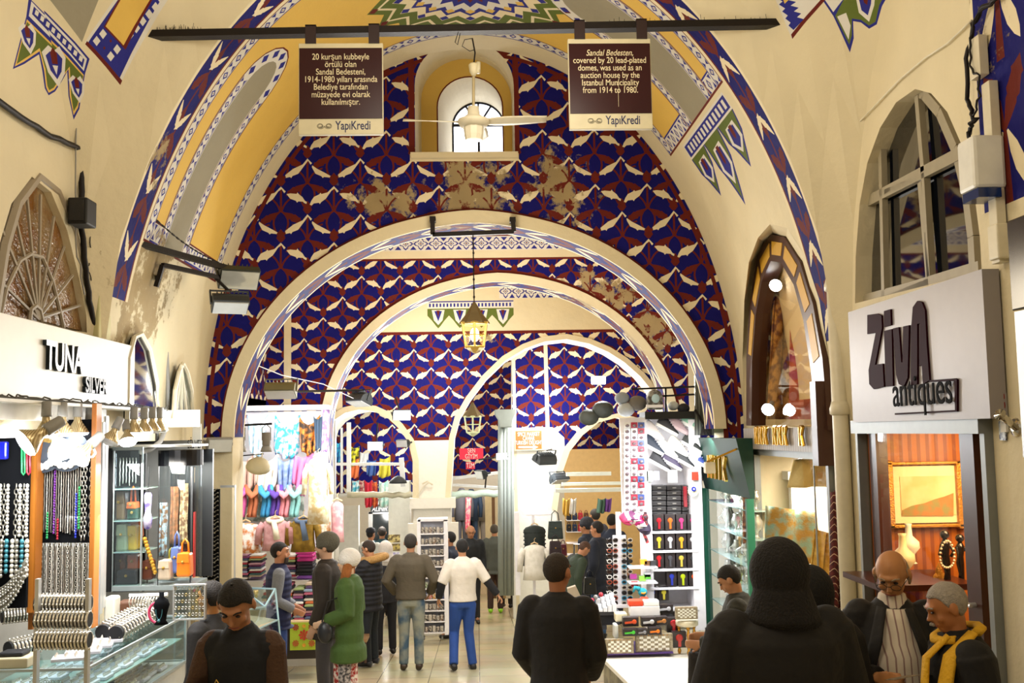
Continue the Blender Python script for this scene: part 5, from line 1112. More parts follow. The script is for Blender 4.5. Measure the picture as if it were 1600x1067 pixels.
trm = mat('white_tray', 'e4e0ea', .6); rings = mat('bright_silver', 'd6d0c2', .25, .7, var=.4, scale=90); goldm = mat('pale_gold', 'cdb476', .3, .6, var=.3, scale=70)
def tray(label, grp, x, y, z, w, d, rz, m, n=10, base=trm):
    t = thing('jewellery_tray', label, 'tray', (0, 0, 0), grp); g = MB(); g.box((-w/2, -d/2, 0), (w/2, d/2, .02)); g.build('tray', base, t, bevel=.004)
    g = MB()
    for i in range(n):
        for j in range(4): g.tube([(-w/2+.02+(w-.04)*i/(n-1)+.008*cos(q), -d/2+.02+(d-.04)*j/3+.003*sin(q), .03+.008*sin(q)) for q in [k*pi/3 for k in range(7)]], .0028, 4, cap=False)
    setp(g.build('rings', m, t), kind='stuff'); place(t, (x, y, z), rz); return t
protoT = None; u_ = (C_-B_).normalized(); v_ = V((-u_.y, u_.x, 0))
for i in range(9):
    for lv, z in ((0, ZC-.15), (1, ZC-.31)):
        p = B_+u_*(.12+i*.155)+v_*(.14+.02*(i % 2)); L_ = '%s tray of silver rings along the long glass counter, %s level' % (ORD[i], 'upper' if lv == 0 else 'lower')
        if protoT is None: protoT = tray(L_, 'ring trays in the counter', p.x, p.y, z, .13, .2, atan2(u_.y, u_.x), rings, 7)
        else: dup(protoT, (p.x, p.y, z), atan2(u_.y, u_.x), L_, 'ring trays on the %s level' % ('upper' if lv == 0 else 'lower'))
for i in range(7): dup(protoT, (B_.x-.12-i*.16, B_.y+.16, ZC-.31+(.16 if i % 2 else 0)), 0, '%s tray of silver rings in the front end of the counter' % ORD[i], 'ring trays in the front end')
for i in range(8): p = B_+u_*(.1+i*.17)+v_*(.42+.03*(i % 2)); dup(protoT, (p.x, p.y, ZC-.15), atan2(u_.y, u_.x), '%s tray of silver rings of the inner row in the long counter' % ORD[i], 'inner row of ring trays')
for i in range(4): p = B_+u_*(.25+i*.17)+v_*(.2); dup(protoT, (p.x, p.y, ZC+.001), atan2(u_.y, u_.x)+.3, '%s tray of rings lying on top of the long counter' % ORD[i], 'ring trays on the counter top')
rollm = mat('black_roll', '101014', .7)
bp = thing('bangle', 'silver bangle threaded on a black display roll', 'bangle', (0, 0, 0), 'bangles on the rolls'); g = MB(); g.tube([(.036*cos(a), 0, .036*sin(a)) for a in [2*pi*i/14 for i in range(15)]], .006, 6, cap=False)
for i in range(7): a = 2*pi*i/7; g.ell((.041*cos(a), 0, .041*sin(a)), .006, 5, 4)
g.build('ring', rings, bp, smooth=True); place(bp, (0, -99, 0)); first = [True]
def roll(label, key, p, q, n, m=None, rad=.04):
    p, q = V(p), V(q); t = thing('display_roll', label, 'display roll', (p+q)/2); g = MB(); g.cyl(p, q, rad*.85, n=18); g.build('roll', rollm, t, smooth=False)
    d = (q-p); rz = atan2(d.y, d.x)-pi/2; L_ = 'silver bangle threaded on the '+key
    for i in range(n):
        c = p.lerp(q, (i+.7)/n)
        if first[0]: first[0] = False; place(bp, c, rz, rad/.04); bp['label'] = L_; bp['group'] = 'bangles on the '+key
        else: dup(bp, c, rz, L_, 'bangles on the '+key, sc=rad/.04)
r_ = .055
def zr(px, py, z): return atz(px, py, z)
zz = ZC+r_
roll('black velvet roll of bangles lying along the counter edge', 'black roll along the counter edge', zr(180, 990, zz), zr(250, 950, zz), 16, rad=r_)
roll('second black roll of bangles behind the counter edge one', 'second black roll from the counter edge', zr(160, 988, zz), zr(232, 946, zz), 16, rad=r_)
roll('short black roll of silver bangles beside the beige scale box', 'short roll beside the beige scale box', zr(12, 1015, zz), zr(60, 1005, zz), 8, rad=r_)
roll('white cuff roll lying under the narrow necklace board', 'roll under the narrow board', zr(2, 963, zz+.08), zr(46, 958, zz+.08), 9, rad=r_*.9)
for k, (y0, z) in enumerate(((985, .0), (965, .11), (950, .2))):
    roll('%s roll of the stacked bangle stand in front of the wide board' % ('lowest', 'middle', 'top')[k], ('lowest', 'middle', 'top')[k]+' roll of the stacked stand', at(55, 1000, 5.75+.08*k)*1+V((0, 0, z)), at(140, 1000, 5.75+.08*k)+V((0, 0, z)), 15, rad=.05)
g = MB(); zc_ = at(97, 985, 5.83)
for px in (58, 137): a = at(px, 985, 5.83); g.box((a.x-.01, 5.81, ZC-.1), (a.x+.01, 5.85, a.z+.28))
g.box((at(50, 985, 5.8).x, 5.76, ZC-.12), (at(145, 985, 5.8).x, 5.95, ZC-.08)); setp(g.build('bangle_stand', alu), 'metal stand with two posts carrying the three stacked bangle rolls', 'display stand')
t = thing('pocket_scale', 'beige box with black flat tray on top at the front of the counter', 'scale', zr(30, 1035, ZC)); c = zr(25, 1040, ZC+.0); g = MB(); g.box((c.x-.13, c.y-.09, ZC), (c.x+.1, c.y+.09, ZC+.06)); g.build('box', mat('beige_box', 'cbbf9e', .6), t, bevel=.008); g = MB(); g.box((c.x-.08, c.y-.06, ZC+.061), (c.x+.06, c.y+.06, ZC+.085)); g.build('tray', rollm, t, bevel=.01)
t = thing('earring_stand', 'clear acrylic stand of small earrings beside the waistcoated man', 'display stand', at(297, 968, 6.9)); g = MB(); a, b = at(272, 968, 6.9), at(321, 913, 6.9); g.box((a.x, 6.9, a.z), (b.x, 6.905, b.z)); g.build('acrylic_sheet', glass('acrylic', 'eaf2f4', .08), t)
g = MB()
for xx in (a.x, b.x): g.box((xx-.005, 6.88, a.z-.0), (xx+.005, 6.92, b.z))
for zz_ in (a.z, b.z): g.box((a.x, 6.88, zz_-.004), (b.x, 6.92, zz_+.004))
g.build('edge', alu, t)
for r in range(5):
    for k in range(9): g = MB(); c = V((a.x+(b.x-a.x)*(k+.5)/9, 6.89, b.z-.02-(b.z-a.z)*.19*r)); g.tube([c+V((.007*cos(q), 0, .009*sin(q))) for q in [j*pi/4 for j in range(9)]], .0022, 4, cap=False); g.build('earring', rings if (r+k) % 4 else goldm, t)
t = thing('bracelet_bar', 'white bar hung with silver bracelets on the counter under the handbags', 'display stand', at(238, 950, 7.2)); g = MB(); g.cyl(at(202, 931, 7.2), at(262, 929, 7.2), .014, n=10); g.cyl(at(232, 931, 7.2), at(232, 968, 7.2), .012, n=8); g.build('bar', white_e, t)
for k in range(12): g = MB(); c = at(205+k*4.6, 940, 7.2); g.tube([c+V((.004*cos(q), .03*cos(q), .034*sin(q))) for q in [j*pi/5 for j in range(11)]], .005, 5, cap=False); g.build('bracelet', rings, t)
t = thing('necklace_bust', 'small black bust with a turquoise pendant beside the bracelet bar', 'display bust', at(252, 972, 6.7)); c = at(252, 975, 6.7); g = MB(); g.lathe([(.045, 0), (.03, .02), (.035, .06), (.05, .12), (.04, .15), (.015, .17), (.018, .2)], c, 14); g.build('bust', blackv, t, smooth=True); g = MB(); g.tube([c+V((.02*cos(q), -.05, .1+.045*sin(q)*1.4)) for q in [pi+j*pi/8 for j in range(9)]], .002, 4); g.ell(c+V((0, -.055, .03)), .01, 6, 5); g.build('pendant', tealb, t)
for px, py, r1, lb, m in ((246, 940, .055, 'large', mat('pink_beads', 'c23a5e', .4)),):
    g = MB(); c = at(px, py+17, 6.95); g.tube([c+V((r1*cos(q), 0, r1*1.2*sin(q))) for q in [j*pi/10 for j in range(21)]], .009, 6, cap=False); setp(g.build('bead_hoop', m, smooth=True), 'pink bead hoop standing behind the black bust', 'necklace')
g = MB(); boxpx(g, 161, 933, 180, 975, 7.4, .12); setp(g.build('cloth_bag', mat('offwhite_cloth', 'dcd6c6', .8), bevel=.015), 'off white cloth bag between the wide board and the handbag cabinet', 'bag')
g = MB(); boxpx(g, 181, 940, 205, 962, 7.5, .14); setp(g.build('leather_box', mat('brown_leather', '5e3a26', .5), bevel=.015), 'brown leather box behind the bangle rolls', 'box')
t = thing('glass_showcase', 'leaning pale blue glass showcase standing behind the waistcoated man', 'showcase', at(415, 1070, 8.8)); q = lambda px, py, Y: at(px, py, Y)
fr = mat('showcase_frame', 'a9ccd8', .3, .2); g = MB()
fp = [q(376, 918, 9.6), q(430, 920, 9.0), q(447, 1085, 8.7), q(384, 1085, 8.2), q(384, 952, 8.2), q(414, 948, 8.8)]
for a, b in ((0, 1), (1, 2), (3, 4), (4, 5), (5, 0), (1, 5), (4, 0)): g.bar(fp[a], fp[b], .013)
for k in (.3, .55, .78): g.bar(fp[4].lerp(fp[3], k), fp[1].lerp(fp[2], k), .01)
g.build('frame', fr, t)
g = MB(); g.add([fp[5], fp[1], fp[2], fp[3]], [(0, 1, 2, 3)]); g.add([fp[4], fp[5], fp[3]], [(0, 1, 2)]); g.add([fp[0], fp[1], fp[5], fp[4]], [(0, 1, 2, 3)]); g.build('glass_panes', glass('showcase_glass', 'd4eef6', .14), t)
g = MB()
for k in (.3, .55, .78): a, b = fp[4].lerp(fp[3], k), fp[1].lerp(fp[2], k); g.add([a, b, b+V((-.35, .3, 0)), a+V((-.25, .3, 0))], [(0, 1, 2, 3)])
g.build('shelves', mat('pale_wood', 'd8b98c', .4), t)
for i, (px, py, r1) in enumerate([(400-i*6, 925+(i % 3)*12, .02) for i in range(6)]):
    g = MB(); c = at(px, py+8, 9.2); g.lathe([(.018, 0), (.012, .02), (.024, .05), (.02, .06)], c, 8); setp(g.build('brass_cup', goldm, smooth=True), 'small gilt cup on the shelf between the waistcoated man and the showcase', 'cup', 'gilt cups by the showcase')
light('AREA', (B_.x+.1, B_.y+.9, ZC+1.1), 22, (.95, .98, 1), 1.0, (B_.x, B_.y+.7, 0), .3, name='counter_light')
light('AREA', at(210, 790, 6.9), 12, (1, .97, .92), .8, at(210, 980, 7.2), .3, name='counter_light')
def wr(px, py, d=0): return atx(px, py, BAY-d)
frm = mat('window_frame_putty', '9c9178', .55)
t = thing('pointed_window', 'tall pointed window with putty coloured frame above the antiques sign', 'window', wr(1435, 440))
Q = [wr(a, b, -.12) for a, b in ((1336, 474), (1337, 400), (1343, 320), (1355, 255), (1375, 200), (1400, 160), (1430, 139), (1455, 146), (1480, 175), (1505, 232), (1522, 300), (1531, 370), (1534, 424))]
g = MB(); c = (Q[0]+Q[-1])/2; n = len(Q); g.add([c]+Q, [(0, i+2, i+1) for i in range(n-1)]); g.add([p+V((.02, 0, 0)) for p in [c]+Q], [(0, i+1, i+2) for i in range(n-1)]); g.build('pane', darkglass, t)
g = MB(); Q2 = [p+V((-.03, 0, 0)) for p in Q]
for a, b in zip(Q2+[Q2[0]], Q2[1:]+[Q2[0]]): g.bar(a, b, .05, .07)
def hb(a, b, w=.05): g.bar(wr(*a, -.08), wr(*b, -.08), .04, w)
hb((1344, 322), (1506, 238), .075); hb((1436, 150), (1446, 268)); hb((1378, 200), (1384, 468)); hb((1441, 285), (1455, 445)); hb((1446, 270), (1456, 445), .04); hb((1386, 300), (1444, 276), .035); hb((1388, 466), (1455, 440), .04); hb((1336, 478), (1534, 420), .09)
g.build('frame', frm, t)
XZ = BAY-.1
t = thing('shop_sign', 'brushed pale metal sign reading ZivA antiques over the orange lit window', 'sign', atx(1435, 655, XZ))
a, b, c2, d2 = atx(1325, 488, XZ), atx(1535, 430, XZ), atx(1325, 660, XZ), atx(1550, 656, XZ)
g = MB(); zt_ = (a.z+b.z)/2; yn, yf = atx(1542, 560, XZ).y, a.y; g.box((XZ, yn, c2.z), (BAY-.01, yf, a.z)); g.build('board', mat('brushed_sign_metal', '958f90', .45, .15, var=.05), t)
plum = mat('plum_mirror', '2a0712', .6, spec=.04)
def sgn(polys, m, nm, lb=None):
    g = MB()
    for P in polys:
        n = len(P); A = [atx(x, y, XZ-.012) for x, y in P]; Bk = [p+V((.014, 0, 0)) for p in A]
        g.add(A+Bk, [tuple(range(n)), tuple(range(n, 2*n))[::-1]]+[(i, n+i, n+(i+1) % n, (i+1) % n) for i in range(n)])
    g.build(nm, m, t)
Zp = [(1355, 492), (1370, 490), (1377, 493), (1378, 512), (1367, 570), (1379, 568), (1381, 604), (1365, 608), (1358, 600), (1357, 578), (1368, 520), (1355, 522)]
ip = [(1381, 486), (1391, 483), (1392, 508), (1381, 511)]; i2 = [(1381, 517), (1393, 514), (1395, 603), (1384, 604)]
vp = [(1395, 513), (1404, 511), (1408, 566), (1410, 566), (1411, 510), (1420, 508), (1418, 590), (1412, 604), (1404, 600), (1400, 585)]
Ap = [(1423, 602), (1423, 520), (1426, 480), (1433, 470), (1440, 472), (1445, 485), (1448, 540), (1452, 594), (1442, 600), (1440, 570), (1436, 572), (1437, 505), (1433, 506), (1433, 600)]
sgn([Zp, ip, i2, vp, Ap], plum, 'logo_letter')
sgn([[(1452, 594), (1492, 591), (1495, 593), (1495, 643), (1398, 648), (1398, 645.5), (1492, 640.5), (1491, 595), (1452, 597)]], plum, 'outline')
o_ = atx(1397, 635, XZ-.013); o2 = atx(1492, 629, XZ-.013); ax = (o2-o_).normalized()
text('antiques', .27, o_+V((-.006, 0, 0)), ax, (0, 0, 1), .003, mat('sign_ink', '0c0a0a', .7, spec=.04), t, 'lettering', 'LEFT', sx=.9)
t = thing('storefront', 'aluminium framed antiques shop front with brown wooden post', 'shop front', wr(1450, 1060))
g = MB(); ya, yb = wr(1347, 680).y, wr(1552, 680).y; zt2 = 1.95; zf_ = fz(6.5)
g.box((BAY-.08, yb, zt2-.0), (BAY+.02, ya, zt2+.09)); g.box((BAY-.05, ya-.04, zf_), (BAY+.02, ya, zt2)); g.box((BAY-.05, yb, zf_), (BAY+.02, yb+.05, zt2)); g.build('frame', mat('satin_aluminium', '858988', .4, .3), t)
brn = mat('dark_brown_wood', '3a160c', .3, var=.3); g = MB(); y1 = wr(1358, 700).y; g.box((BAY+.0, y1-.12, zf_), (BAY+.08, y1, zt2)); g.build('wooden_post', brn, t); g = MB(); y2 = wr(1521, 800).y; g.box((BAY-.02, y2-.08, zf_), (BAY+.1, y2+.08, zt2)); g.build('wooden_post', brn, t)
g = MB(); g.add([(BAY+.01, yb, zf_), (BAY+.01, ya, zf_), (BAY+.01, ya, zt2), (BAY+.01, yb, zt2)], [(0, 1, 2, 3)]); g.build('glass_pane', glass('shop_glass', 'fff4e4', .03), t)
g = MB(); yh = wr(1530, 945); g.cyl((BAY-.06, yh.y, yh.z), (BAY+.0, yh.y, yh.z), .014, n=10); g.cyl((BAY-.06, yh.y-.03, yh.z-.0), (BAY-.06, yh.y+.03, yh.z), .01, n=8); g.build('latch', alu, t)
room('wall_antiques', BAY+.36, 4.6, 4.8, 7.42, -1.4, 2.05, mat('antique_wall', 'b9772e', .7), -1)
YB = 7.1
wood_or = mat('orange_veneer', 'b0621a', .45, wave=(5, '8c4510', 'X', .6))
g = MB(); g.box((BAY+.02, YB, -.9), (4.5, YB+.04, 1.99)); setp(g.build('veneer_panel', wood_or), 'orange veneered back panel of the antiques window', 'panel')
t = thing('framed_picture', 'pale landscape picture in a wide gilt frame on the orange panel', 'picture', at(1447, 825, YB))
def ppx(g, x0, y0, x1, y1, Y, d): return boxpx(g, x0, y0, x1, y1, Y, d)
gilt = mat('old_gilt', 'b67f2c', .35, .5, bump=.6, bscale=90); g = MB()
for q in ((1384, 720, 1508, 727), (1384, 818, 1508, 826), (1384, 720, 1395, 826), (1500, 720, 1508, 826)): ppx(g, *q, YB-.07, .06)
g.build('frame', gilt, t, bevel=.006)
g = MB(); ppx(g, 1394, 727, 1501, 818, YB-.035, .02); g.build('mount', mat('mount_cream', 'f0dfb4', .7), t)
g = MB(); ppx(g, 1409, 743, 1491, 806, YB-.04, .006); g.build('painting', mat('painting_sky', 'dcbd86', .7, col2='e8d2a4', scale=4), t)
g = MB(); P = [(1410, 806), (1410, 797), (1425, 790), (1445, 786), (1460, 780), (1475, 776), (1490, 770), (1490, 806)]; A = [at(x, y, YB-.044) for x, y in P]; g.add(A, [tuple(range(len(A)))]); g.build('painted_hill', mat('painted_hill', 'b0793c', .7, col2='8c8a50', scale=14), t)
def bust(g, c, s, m=None): g.lathe([(.06*s, 0), (.05*s, .01*s), (.02*s, .03*s), (.03*s, .06*s), (.085*s, .13*s), (.08*s, .18*s), (.03*s, .23*s), (.024*s, .31*s), (.03*s, .33*s)], c, 16)
g = MB(); bust(g, at(1413, 905, 6.75), .9); setp(g.build('necklace_bust', mat('cream_bust', 'f2dfae', .5), smooth=True), 'cream neck bust on the antiques window ledge', 'display bust')
g = MB(); bust(g, at(1422, 880, 6.9), .8); setp(g.build('necklace_bust', mat('white_bust', 'f6f0e2', .5), smooth=True), 'white neck bust standing behind the cream one', 'display bust')
ebony = mat('ebony_figure', '120c0a', .2, coat=.4)
def figurine(label, px, py, Y, h, lean, arms):
    c = at(px, py, Y); t = thing('figurine', label, 'figurine', c); g = MB(); L_ = lambda x, z, y=0: c+V((x*h, y*h, z*h))
    g.ell(L_(lean, .92), (.09*h, .08*h, .085*h), 12, 10); g.tube([L_(lean, .85), L_(lean*.8, .74), L_(lean*.5, .55), L_(0, .42), L_(.02, .2), L_(0, 0)], [.035*h, .09*h, .065*h, .08*h, .055*h, .07*h], 10)
    for P in arms: g.tube([L_(*p) for p in P], [.03*h]*len(P), 8)
    g.build('carved_body', ebony, t, smooth=True); return t, L_
t1, L1 = figurine('black carved figurine wearing a pearl necklace in the antiques window', 1480, 912, 6.6, .34, 0, [[(-.07, .74), (-.12, .55), (0, .48)], [(.07, .74), (.16, .6), (.1, .5)]])
g = MB(); 
for k in range(22): a = 2*pi*k/22; g.ell(at(1480+14*cos(a)*.8, 868+21*sin(a)+2*cos(2*a), 6.53), .0085, 6, 5)
setp(g.build('pearl_necklace', mat('lustrous_pearl', 'e8d6ba', .2)), 'pearl necklace hanging on the black figurine', 'necklace')
figurine('black carved figurine with raised arm behind the pearl necklace', 1502, 912, 6.7, .32, .02, [[(-.07, .74), (.02, .62), (.16, .72)], [(.07, .74), (.2, .66), (.26, .8)]])
g = MB(); c = at(1468, 905, 6.7); g.lathe([(.001, 0), (.04, 0), (.05, .01), (.03, .03)], c, 14, d=(0, -1, .1)); g.box((c.x-.03, c.y, c.z-.06), (c.x+.03, c.y+.03, c.z-.03)); g.lathe([(.03, .03), (.02, .07), (.002, .11)], c, 8); setp(g.build('ornate_clock', gilt), 'small ornate gilt clock beside the figurines', 'clock')
g = MB(); boxpx(g, 1378, 912, 1530, 925, 6.4, .68); setp(g.build('window_ledge', brn), 'brown wooden ledge of the antiques window', 'ledge')
light('AREA', (3.3, 6.3, 1.85), 22, (1, .72, .38), .6, (3.3, 6.9, .6), name='window_light')
light('POINT', (3.3, 6.3, 1.5), 8, (1, .75, .42), .1, name='window_light')
t = thing('number_plaque', 'small white plaque with a red number 8 on the wall', 'sign', wr(1568, 660, .02)); a, b = wr(1562, 615, .012), wr(1574, 675, .012); g = MB(); g.box((a.x-.006, b.y, b.z), (a.x+.008, a.y, a.z)); g.build('plate', white_e, t)
text('8', .14, wr(1564.5, 641, .022), (0, -1, 0), (0, 0, 1), .002, mat('number_red', '8c1f1a', .5), t, 'lettering', 'LEFT', sx=.6)
a, b = wr(1560, 658, .015), wr(1571, 688, .015); g = MB(); g.box((a.x, b.y, b.z), (a.x+.008, a.y, a.z)); o = setp(g.build('sticker', mat('sticker_blue_white', 'c8d2dc', .4, col2='2c3e70', scale=30)), 'small blue and white sticker below the number plaque', 'sticker')
t = thing('door_holder', 'chrome angled rod holder on the wall beside the number plaque', 'bracket', wr(1585, 665, .02)); g = MB(); p, q = wr(1563, 648, .14), wr(1587, 668, .02); g.cyl(p, q, .018, n=12); g.lathe([(.02, 0), (.03, .005)], p, 12, d=(p-q)); g.build('rod', mat('chrome', 'c9c4b8', .12, 1), t, smooth=True); g = MB(); g.lathe([(.05, 0), (.045, .01), (.02, .02)], wr(1588, 668, .0), 16, d=(-1, 0, 0)); g.build('flange', mat('chrome'), t)
brf = mat('chocolate_frame', '46281c', .35); yel = mat('ochre_panel', 'c99a2c', .5)
t = thing('arched_shop_window', 'tall arched window with brown frame and ochre panels full of carpets', 'window', wr(1228, 668))
O_ = [(1166, 665), (1166, 560), (1172, 470), (1183, 400), (1203, 366), (1225, 370), (1250, 410), (1270, 475), (1285, 560), (1294, 672)]
I_ = [(1174, 665), (1175, 565), (1181, 490), (1190, 440), (1204, 408), (1220, 410), (1240, 445), (1255, 500), (1267, 580), (1276, 668)]
def ringpx(O, I, d, th, m, nm):
    g = MB(); A = [wr(a, b, d) for a, b in O]; Bq = [wr(a, b, d) for a, b in I]; n = len(O); T = V((th, 0, 0))
    g.add(A+Bq+[p+T for p in A]+[p+T for p in Bq], [(i, i+1, n+i+1, n+i) for i in range(n-1)]+[(2*n+i+1, 2*n+i, i, i+1) for i in range(n-1)]+[(n+i, n+i+1, 3*n+i+1, 3*n+i) for i in range(n-1)]+[(2*n+i, 2*n+i+1, 3*n+i+1, 3*n+i) for i in range(n-1)]); g.build(nm, m, t)
ringpx(O_, I_, .07, .14, brf, 'frame')
mid = lambda k: [(o[0]+(i[0]-o[0])*k, o[1]+(i[1]-o[1])*k) for o, i in zip(O_, I_)]
mo, mi_ = mid(.25), mid(.75)
for i in range(1, 8):
    g = MB(); lp = lambda a, b, k: (a[0]+(b[0]-a[0])*k, a[1]+(b[1]-a[1])*k)
    P = [lp(mo[i], mo[i+1], .1), lp(mo[i], mo[i+1], .9), lp(mi_[i], mi_[i+1], .9), lp(mi_[i], mi_[i+1], .1)]; A = [wr(*p, .075) for p in P]; g.add(A+[p+V((.01, 0, 0)) for p in A], [(0, 1, 2, 3), (7, 6, 5, 4), (0, 4, 5, 1), (1, 5, 6, 2), (2, 6, 7, 3), (3, 7, 4, 0)]); g.build('panel', yel, t)
g = MB(); A = [wr(a, b, .0) for a, b in I_]; c = (A[0]+A[-1])/2; g.add([c]+A, [(0, i+1, i+2) for i in range(len(A)-1)]); g.build('pane', glass('arch_glass', 'fff2de', .12), t)
ya, yb = wr(1181, 680).y, wr(1300, 680).y
t = thing('shop_sign', 'grey wooden fascia with gilt letters under the arched window', 'sign', wr(1235, 700)); z1, z0 = wr(1235, 668).z, wr(1235, 703).z
g = MB(); g.box((BAY-.12, yb+.05, z0), (BAY, ya, z1)); g.build('board', mat('grey_boards', '9a928c', .5, wave=(5, '6e665f', 'Y', .9)), t); g = MB(); g.box((BAY-.14, yb-.08, z0-.1), (BAY, yb+.05, z1+.35)); g.build('end_block', brf, t)
for k, py in enumerate((0, 1, 2, 4, 5, 6, 9)):
    g = MB(); y = ya-.55-k*.0-py*.145; g.tube([(BAY-.15, y, z0+.05), (BAY-.15, y, z0+.2)], .018, 6); g.tube([(BAY-.15, y-.07, z0+.05), (BAY-.15, y-.03, z0+.13), (BAY-.15, y-.07, z0+.2)], .015, 6); g.tube([(BAY-.15, y, z0+.2), (BAY-.15, y-.07, z0+.2)], .014, 5)
    g.build('gilt_letter', mat('bright_gilt', 'd8a83c', .25, .8), t)
room('wall_carpet_shop', BAY+.36, 4.7, 7.9, 10.7, -1.4, 4.3, mat('carpet_shop_wall', 'dccfae', .7), -1)
def carpet(label, P, Y, m, cat='carpet', nm='hanging_carpet'):
    A = [at(x, y, Y) for x, y in P]; g = MB(); g.sheet(lambda u, v: (A[0].lerp(A[1], u)).lerp(A[3].lerp(A[2], u), v)+V((0, .03*sin(u*11+v*2), 0)), 14, 8, .015); return setp(g.build(nm, m, smooth=True), label, cat)
rugm = lambda n, a, b, s=8: mat(n, a, .85, col2=b, scale=s, bump=.4, bscale=60)
carpet('pale rose carpet hanging high inside the arched window', [(1235, 420), (1268, 450), (1275, 655), (1235, 655)], 9.3, rugm('rose_rug', 'c4705a', 'a9503f'))
carpet('brown and gold patterned carpet hanging inside the arched window', [(1208, 470), (1232, 440), (1240, 655), (1200, 655)], 9.5, rugm('brown_rug', '6f4a2a', 'b98e4a', 14))
carpet('cream folded carpet behind the patterned ones in the arched window', [(1180, 500), (1212, 470), (1212, 655), (1180, 655)], 9.9, rugm('cream_rug', 'cdb68c', 'b39a6c', 20))
for px, py, lb in ((1200, 640, 'low'), (1212, 446, 'high')):
    par('white spotlight shining %s inside the arched carpet window' % lb, px, py, 9.2, (-.5, -.8, -.4), .85, True, 10)
t = thing('storefront', 'silver framed carpet shop window lit with white light', 'shop front', wr(1245, 1060)); g = MB(); zz0 = fz(9)
g.box((BAY-.04, ya-.05, zz0), (BAY+.02, ya, z0)); g.box((BAY-.04, yb, zz0), (BAY+.02, yb+.06, z0)); g.box((BAY-.06, yb, z0-.06), (BAY+.02, ya, z0)); y3 = wr(1276, 800).y; g.box((BAY-.01, y3, zz0), (BAY+.0, y3+.015, z0)); g.build('frame', mat('satin_aluminium'), t)
g = MB(); g.add([(BAY+.005, yb, zz0), (BAY+.005, ya, zz0), (BAY+.005, ya, z0), (BAY+.005, yb, z0)], [(0, 1, 2, 3)]); g.build('glass_pane', glass('shop_glass'), t)
turq = rugm('turquoise_brocade', '8fb7b0', 'b8934a', 10)
carpet('turquoise and gold brocade cloth in the lit carpet shop window', [(1196, 790), (1274, 800), (1280, 880), (1196, 880)], 8.9, turq, 'cloth', 'brocade_cloth')
carpet('second brocade cloth with gold medallions lower in the carpet window', [(1192, 870), (1250, 865), (1262, 940), (1192, 950)], 8.7, rugm('gold_brocade', 'c79c48', 'a9c0b4', 9), 'cloth', 'brocade_cloth')
carpet('pale gold draped textile beside the brocade', [(1272, 826), (1300, 834), (1296, 965), (1262, 965)], 8.3, rugm('gold_drape', 'e0bd62', 'c89a3c', 12), 'cloth', 'draped_cloth')
carpet('sand coloured wall cloth high in the carpet shop window', [(1240, 718), (1296, 716), (1298, 760), (1232, 762)], 8.6, rugm('sand_cloth', 'dfcb92', 'd0b878', 5), 'cloth', 'draped_cloth')
carpet('dark red carpet with white dots hanging beside the cream pipe', [(1299, 770), (1309, 765), (1324, 960), (1297, 978)], 7.75, mat('madder_rug', '3a0c0e', .9, col2='5a1a18', scale=30, wave=(11, 'b9987c', 'DIAGONAL', .93)))
carpet('ochre and brown carpet edge hanging in the green shop corner', [(1160, 690), (1168, 690), (1178, 830), (1164, 850)], 10.0, rugm('ochre_rug', 'a8622a', '5a2c18', 20))
light('AREA', (3.1, 9.0, 1.7), 45, (1, .97, .9), .6, (3.2, 9.1, .2), name='window_light'); light('POINT', (3.2, 9.0, 3.2), 30, (1, .9, .7), .15, name='window_light')
XG = 2.55; gy = lambda px: atx(px, 680, XG).y
grn = mat('bottle_green', '163a30', .45, spec=.3); t = thing('storefront', 'dark green jewellery shop front with slanting fascia and brass letters', 'shop front', atx(1130, 1000, XG))
y0, y1 = gy(1166), gy(1096); z1, z0 = atx(1130, 684, XG).z, atx(1130, 770, XG).z; zg = fz(10)
g = MB(); g.add([(XG-.1, y0, z1), (XG-.1, y1, z1), (XG+.02, y1, z0), (XG+.02, y0, z0), (XG+.06, y0, z1), (XG+.06, y1, z1), (XG+.06, y1, z0), (XG+.06, y0, z0)], [(0, 1, 2, 3), (7, 6, 5, 4), (0, 4, 5, 1), (3, 2, 6, 7), (0, 3, 7, 4), (1, 5, 6, 2)]); g.build('fascia', grn, t)
g = MB()
for yy in (y0, y1-.06): g.box((XG-.02, yy, zg), (XG+.05, yy+.06, z0))
g.build('green_post', mat('green_metal', '1f6a50', .4), t)
g = MB(); zc = (z1+z0)/2-.02
for k in range(5):
    y = y1-.62-k*.17; X = XG-.07; g.bar((X, y, zc-.12), (X, y, zc+.12), .03, .03)
    if k in (1, 3): g.bar((X, y-.06, zc+.11), (X, y+.06, zc+.11), .03, .03)
    if k == 4: g.bar((X, y, zc), (X, y-.08, zc+.12), .03, .03); g.bar((X, y, zc), (X, y-.08, zc-.12), .03, .03)
g.build('brass_letter', mat('bright_gilt'), t)
g = MB(); g.add([(XG, y0, zg), (XG, y1, zg), (XG, y1, z0), (XG, y0, z0)], [(0, 1, 2, 3)]); g.build('glass_pane', pcl, t)
room('wall_green_shop', XG+.42, 4.2, y0+.12, y1, -1.5, 1.5, mat('bright_shop_wall', 'eceff0', .6), -1)
pr = None
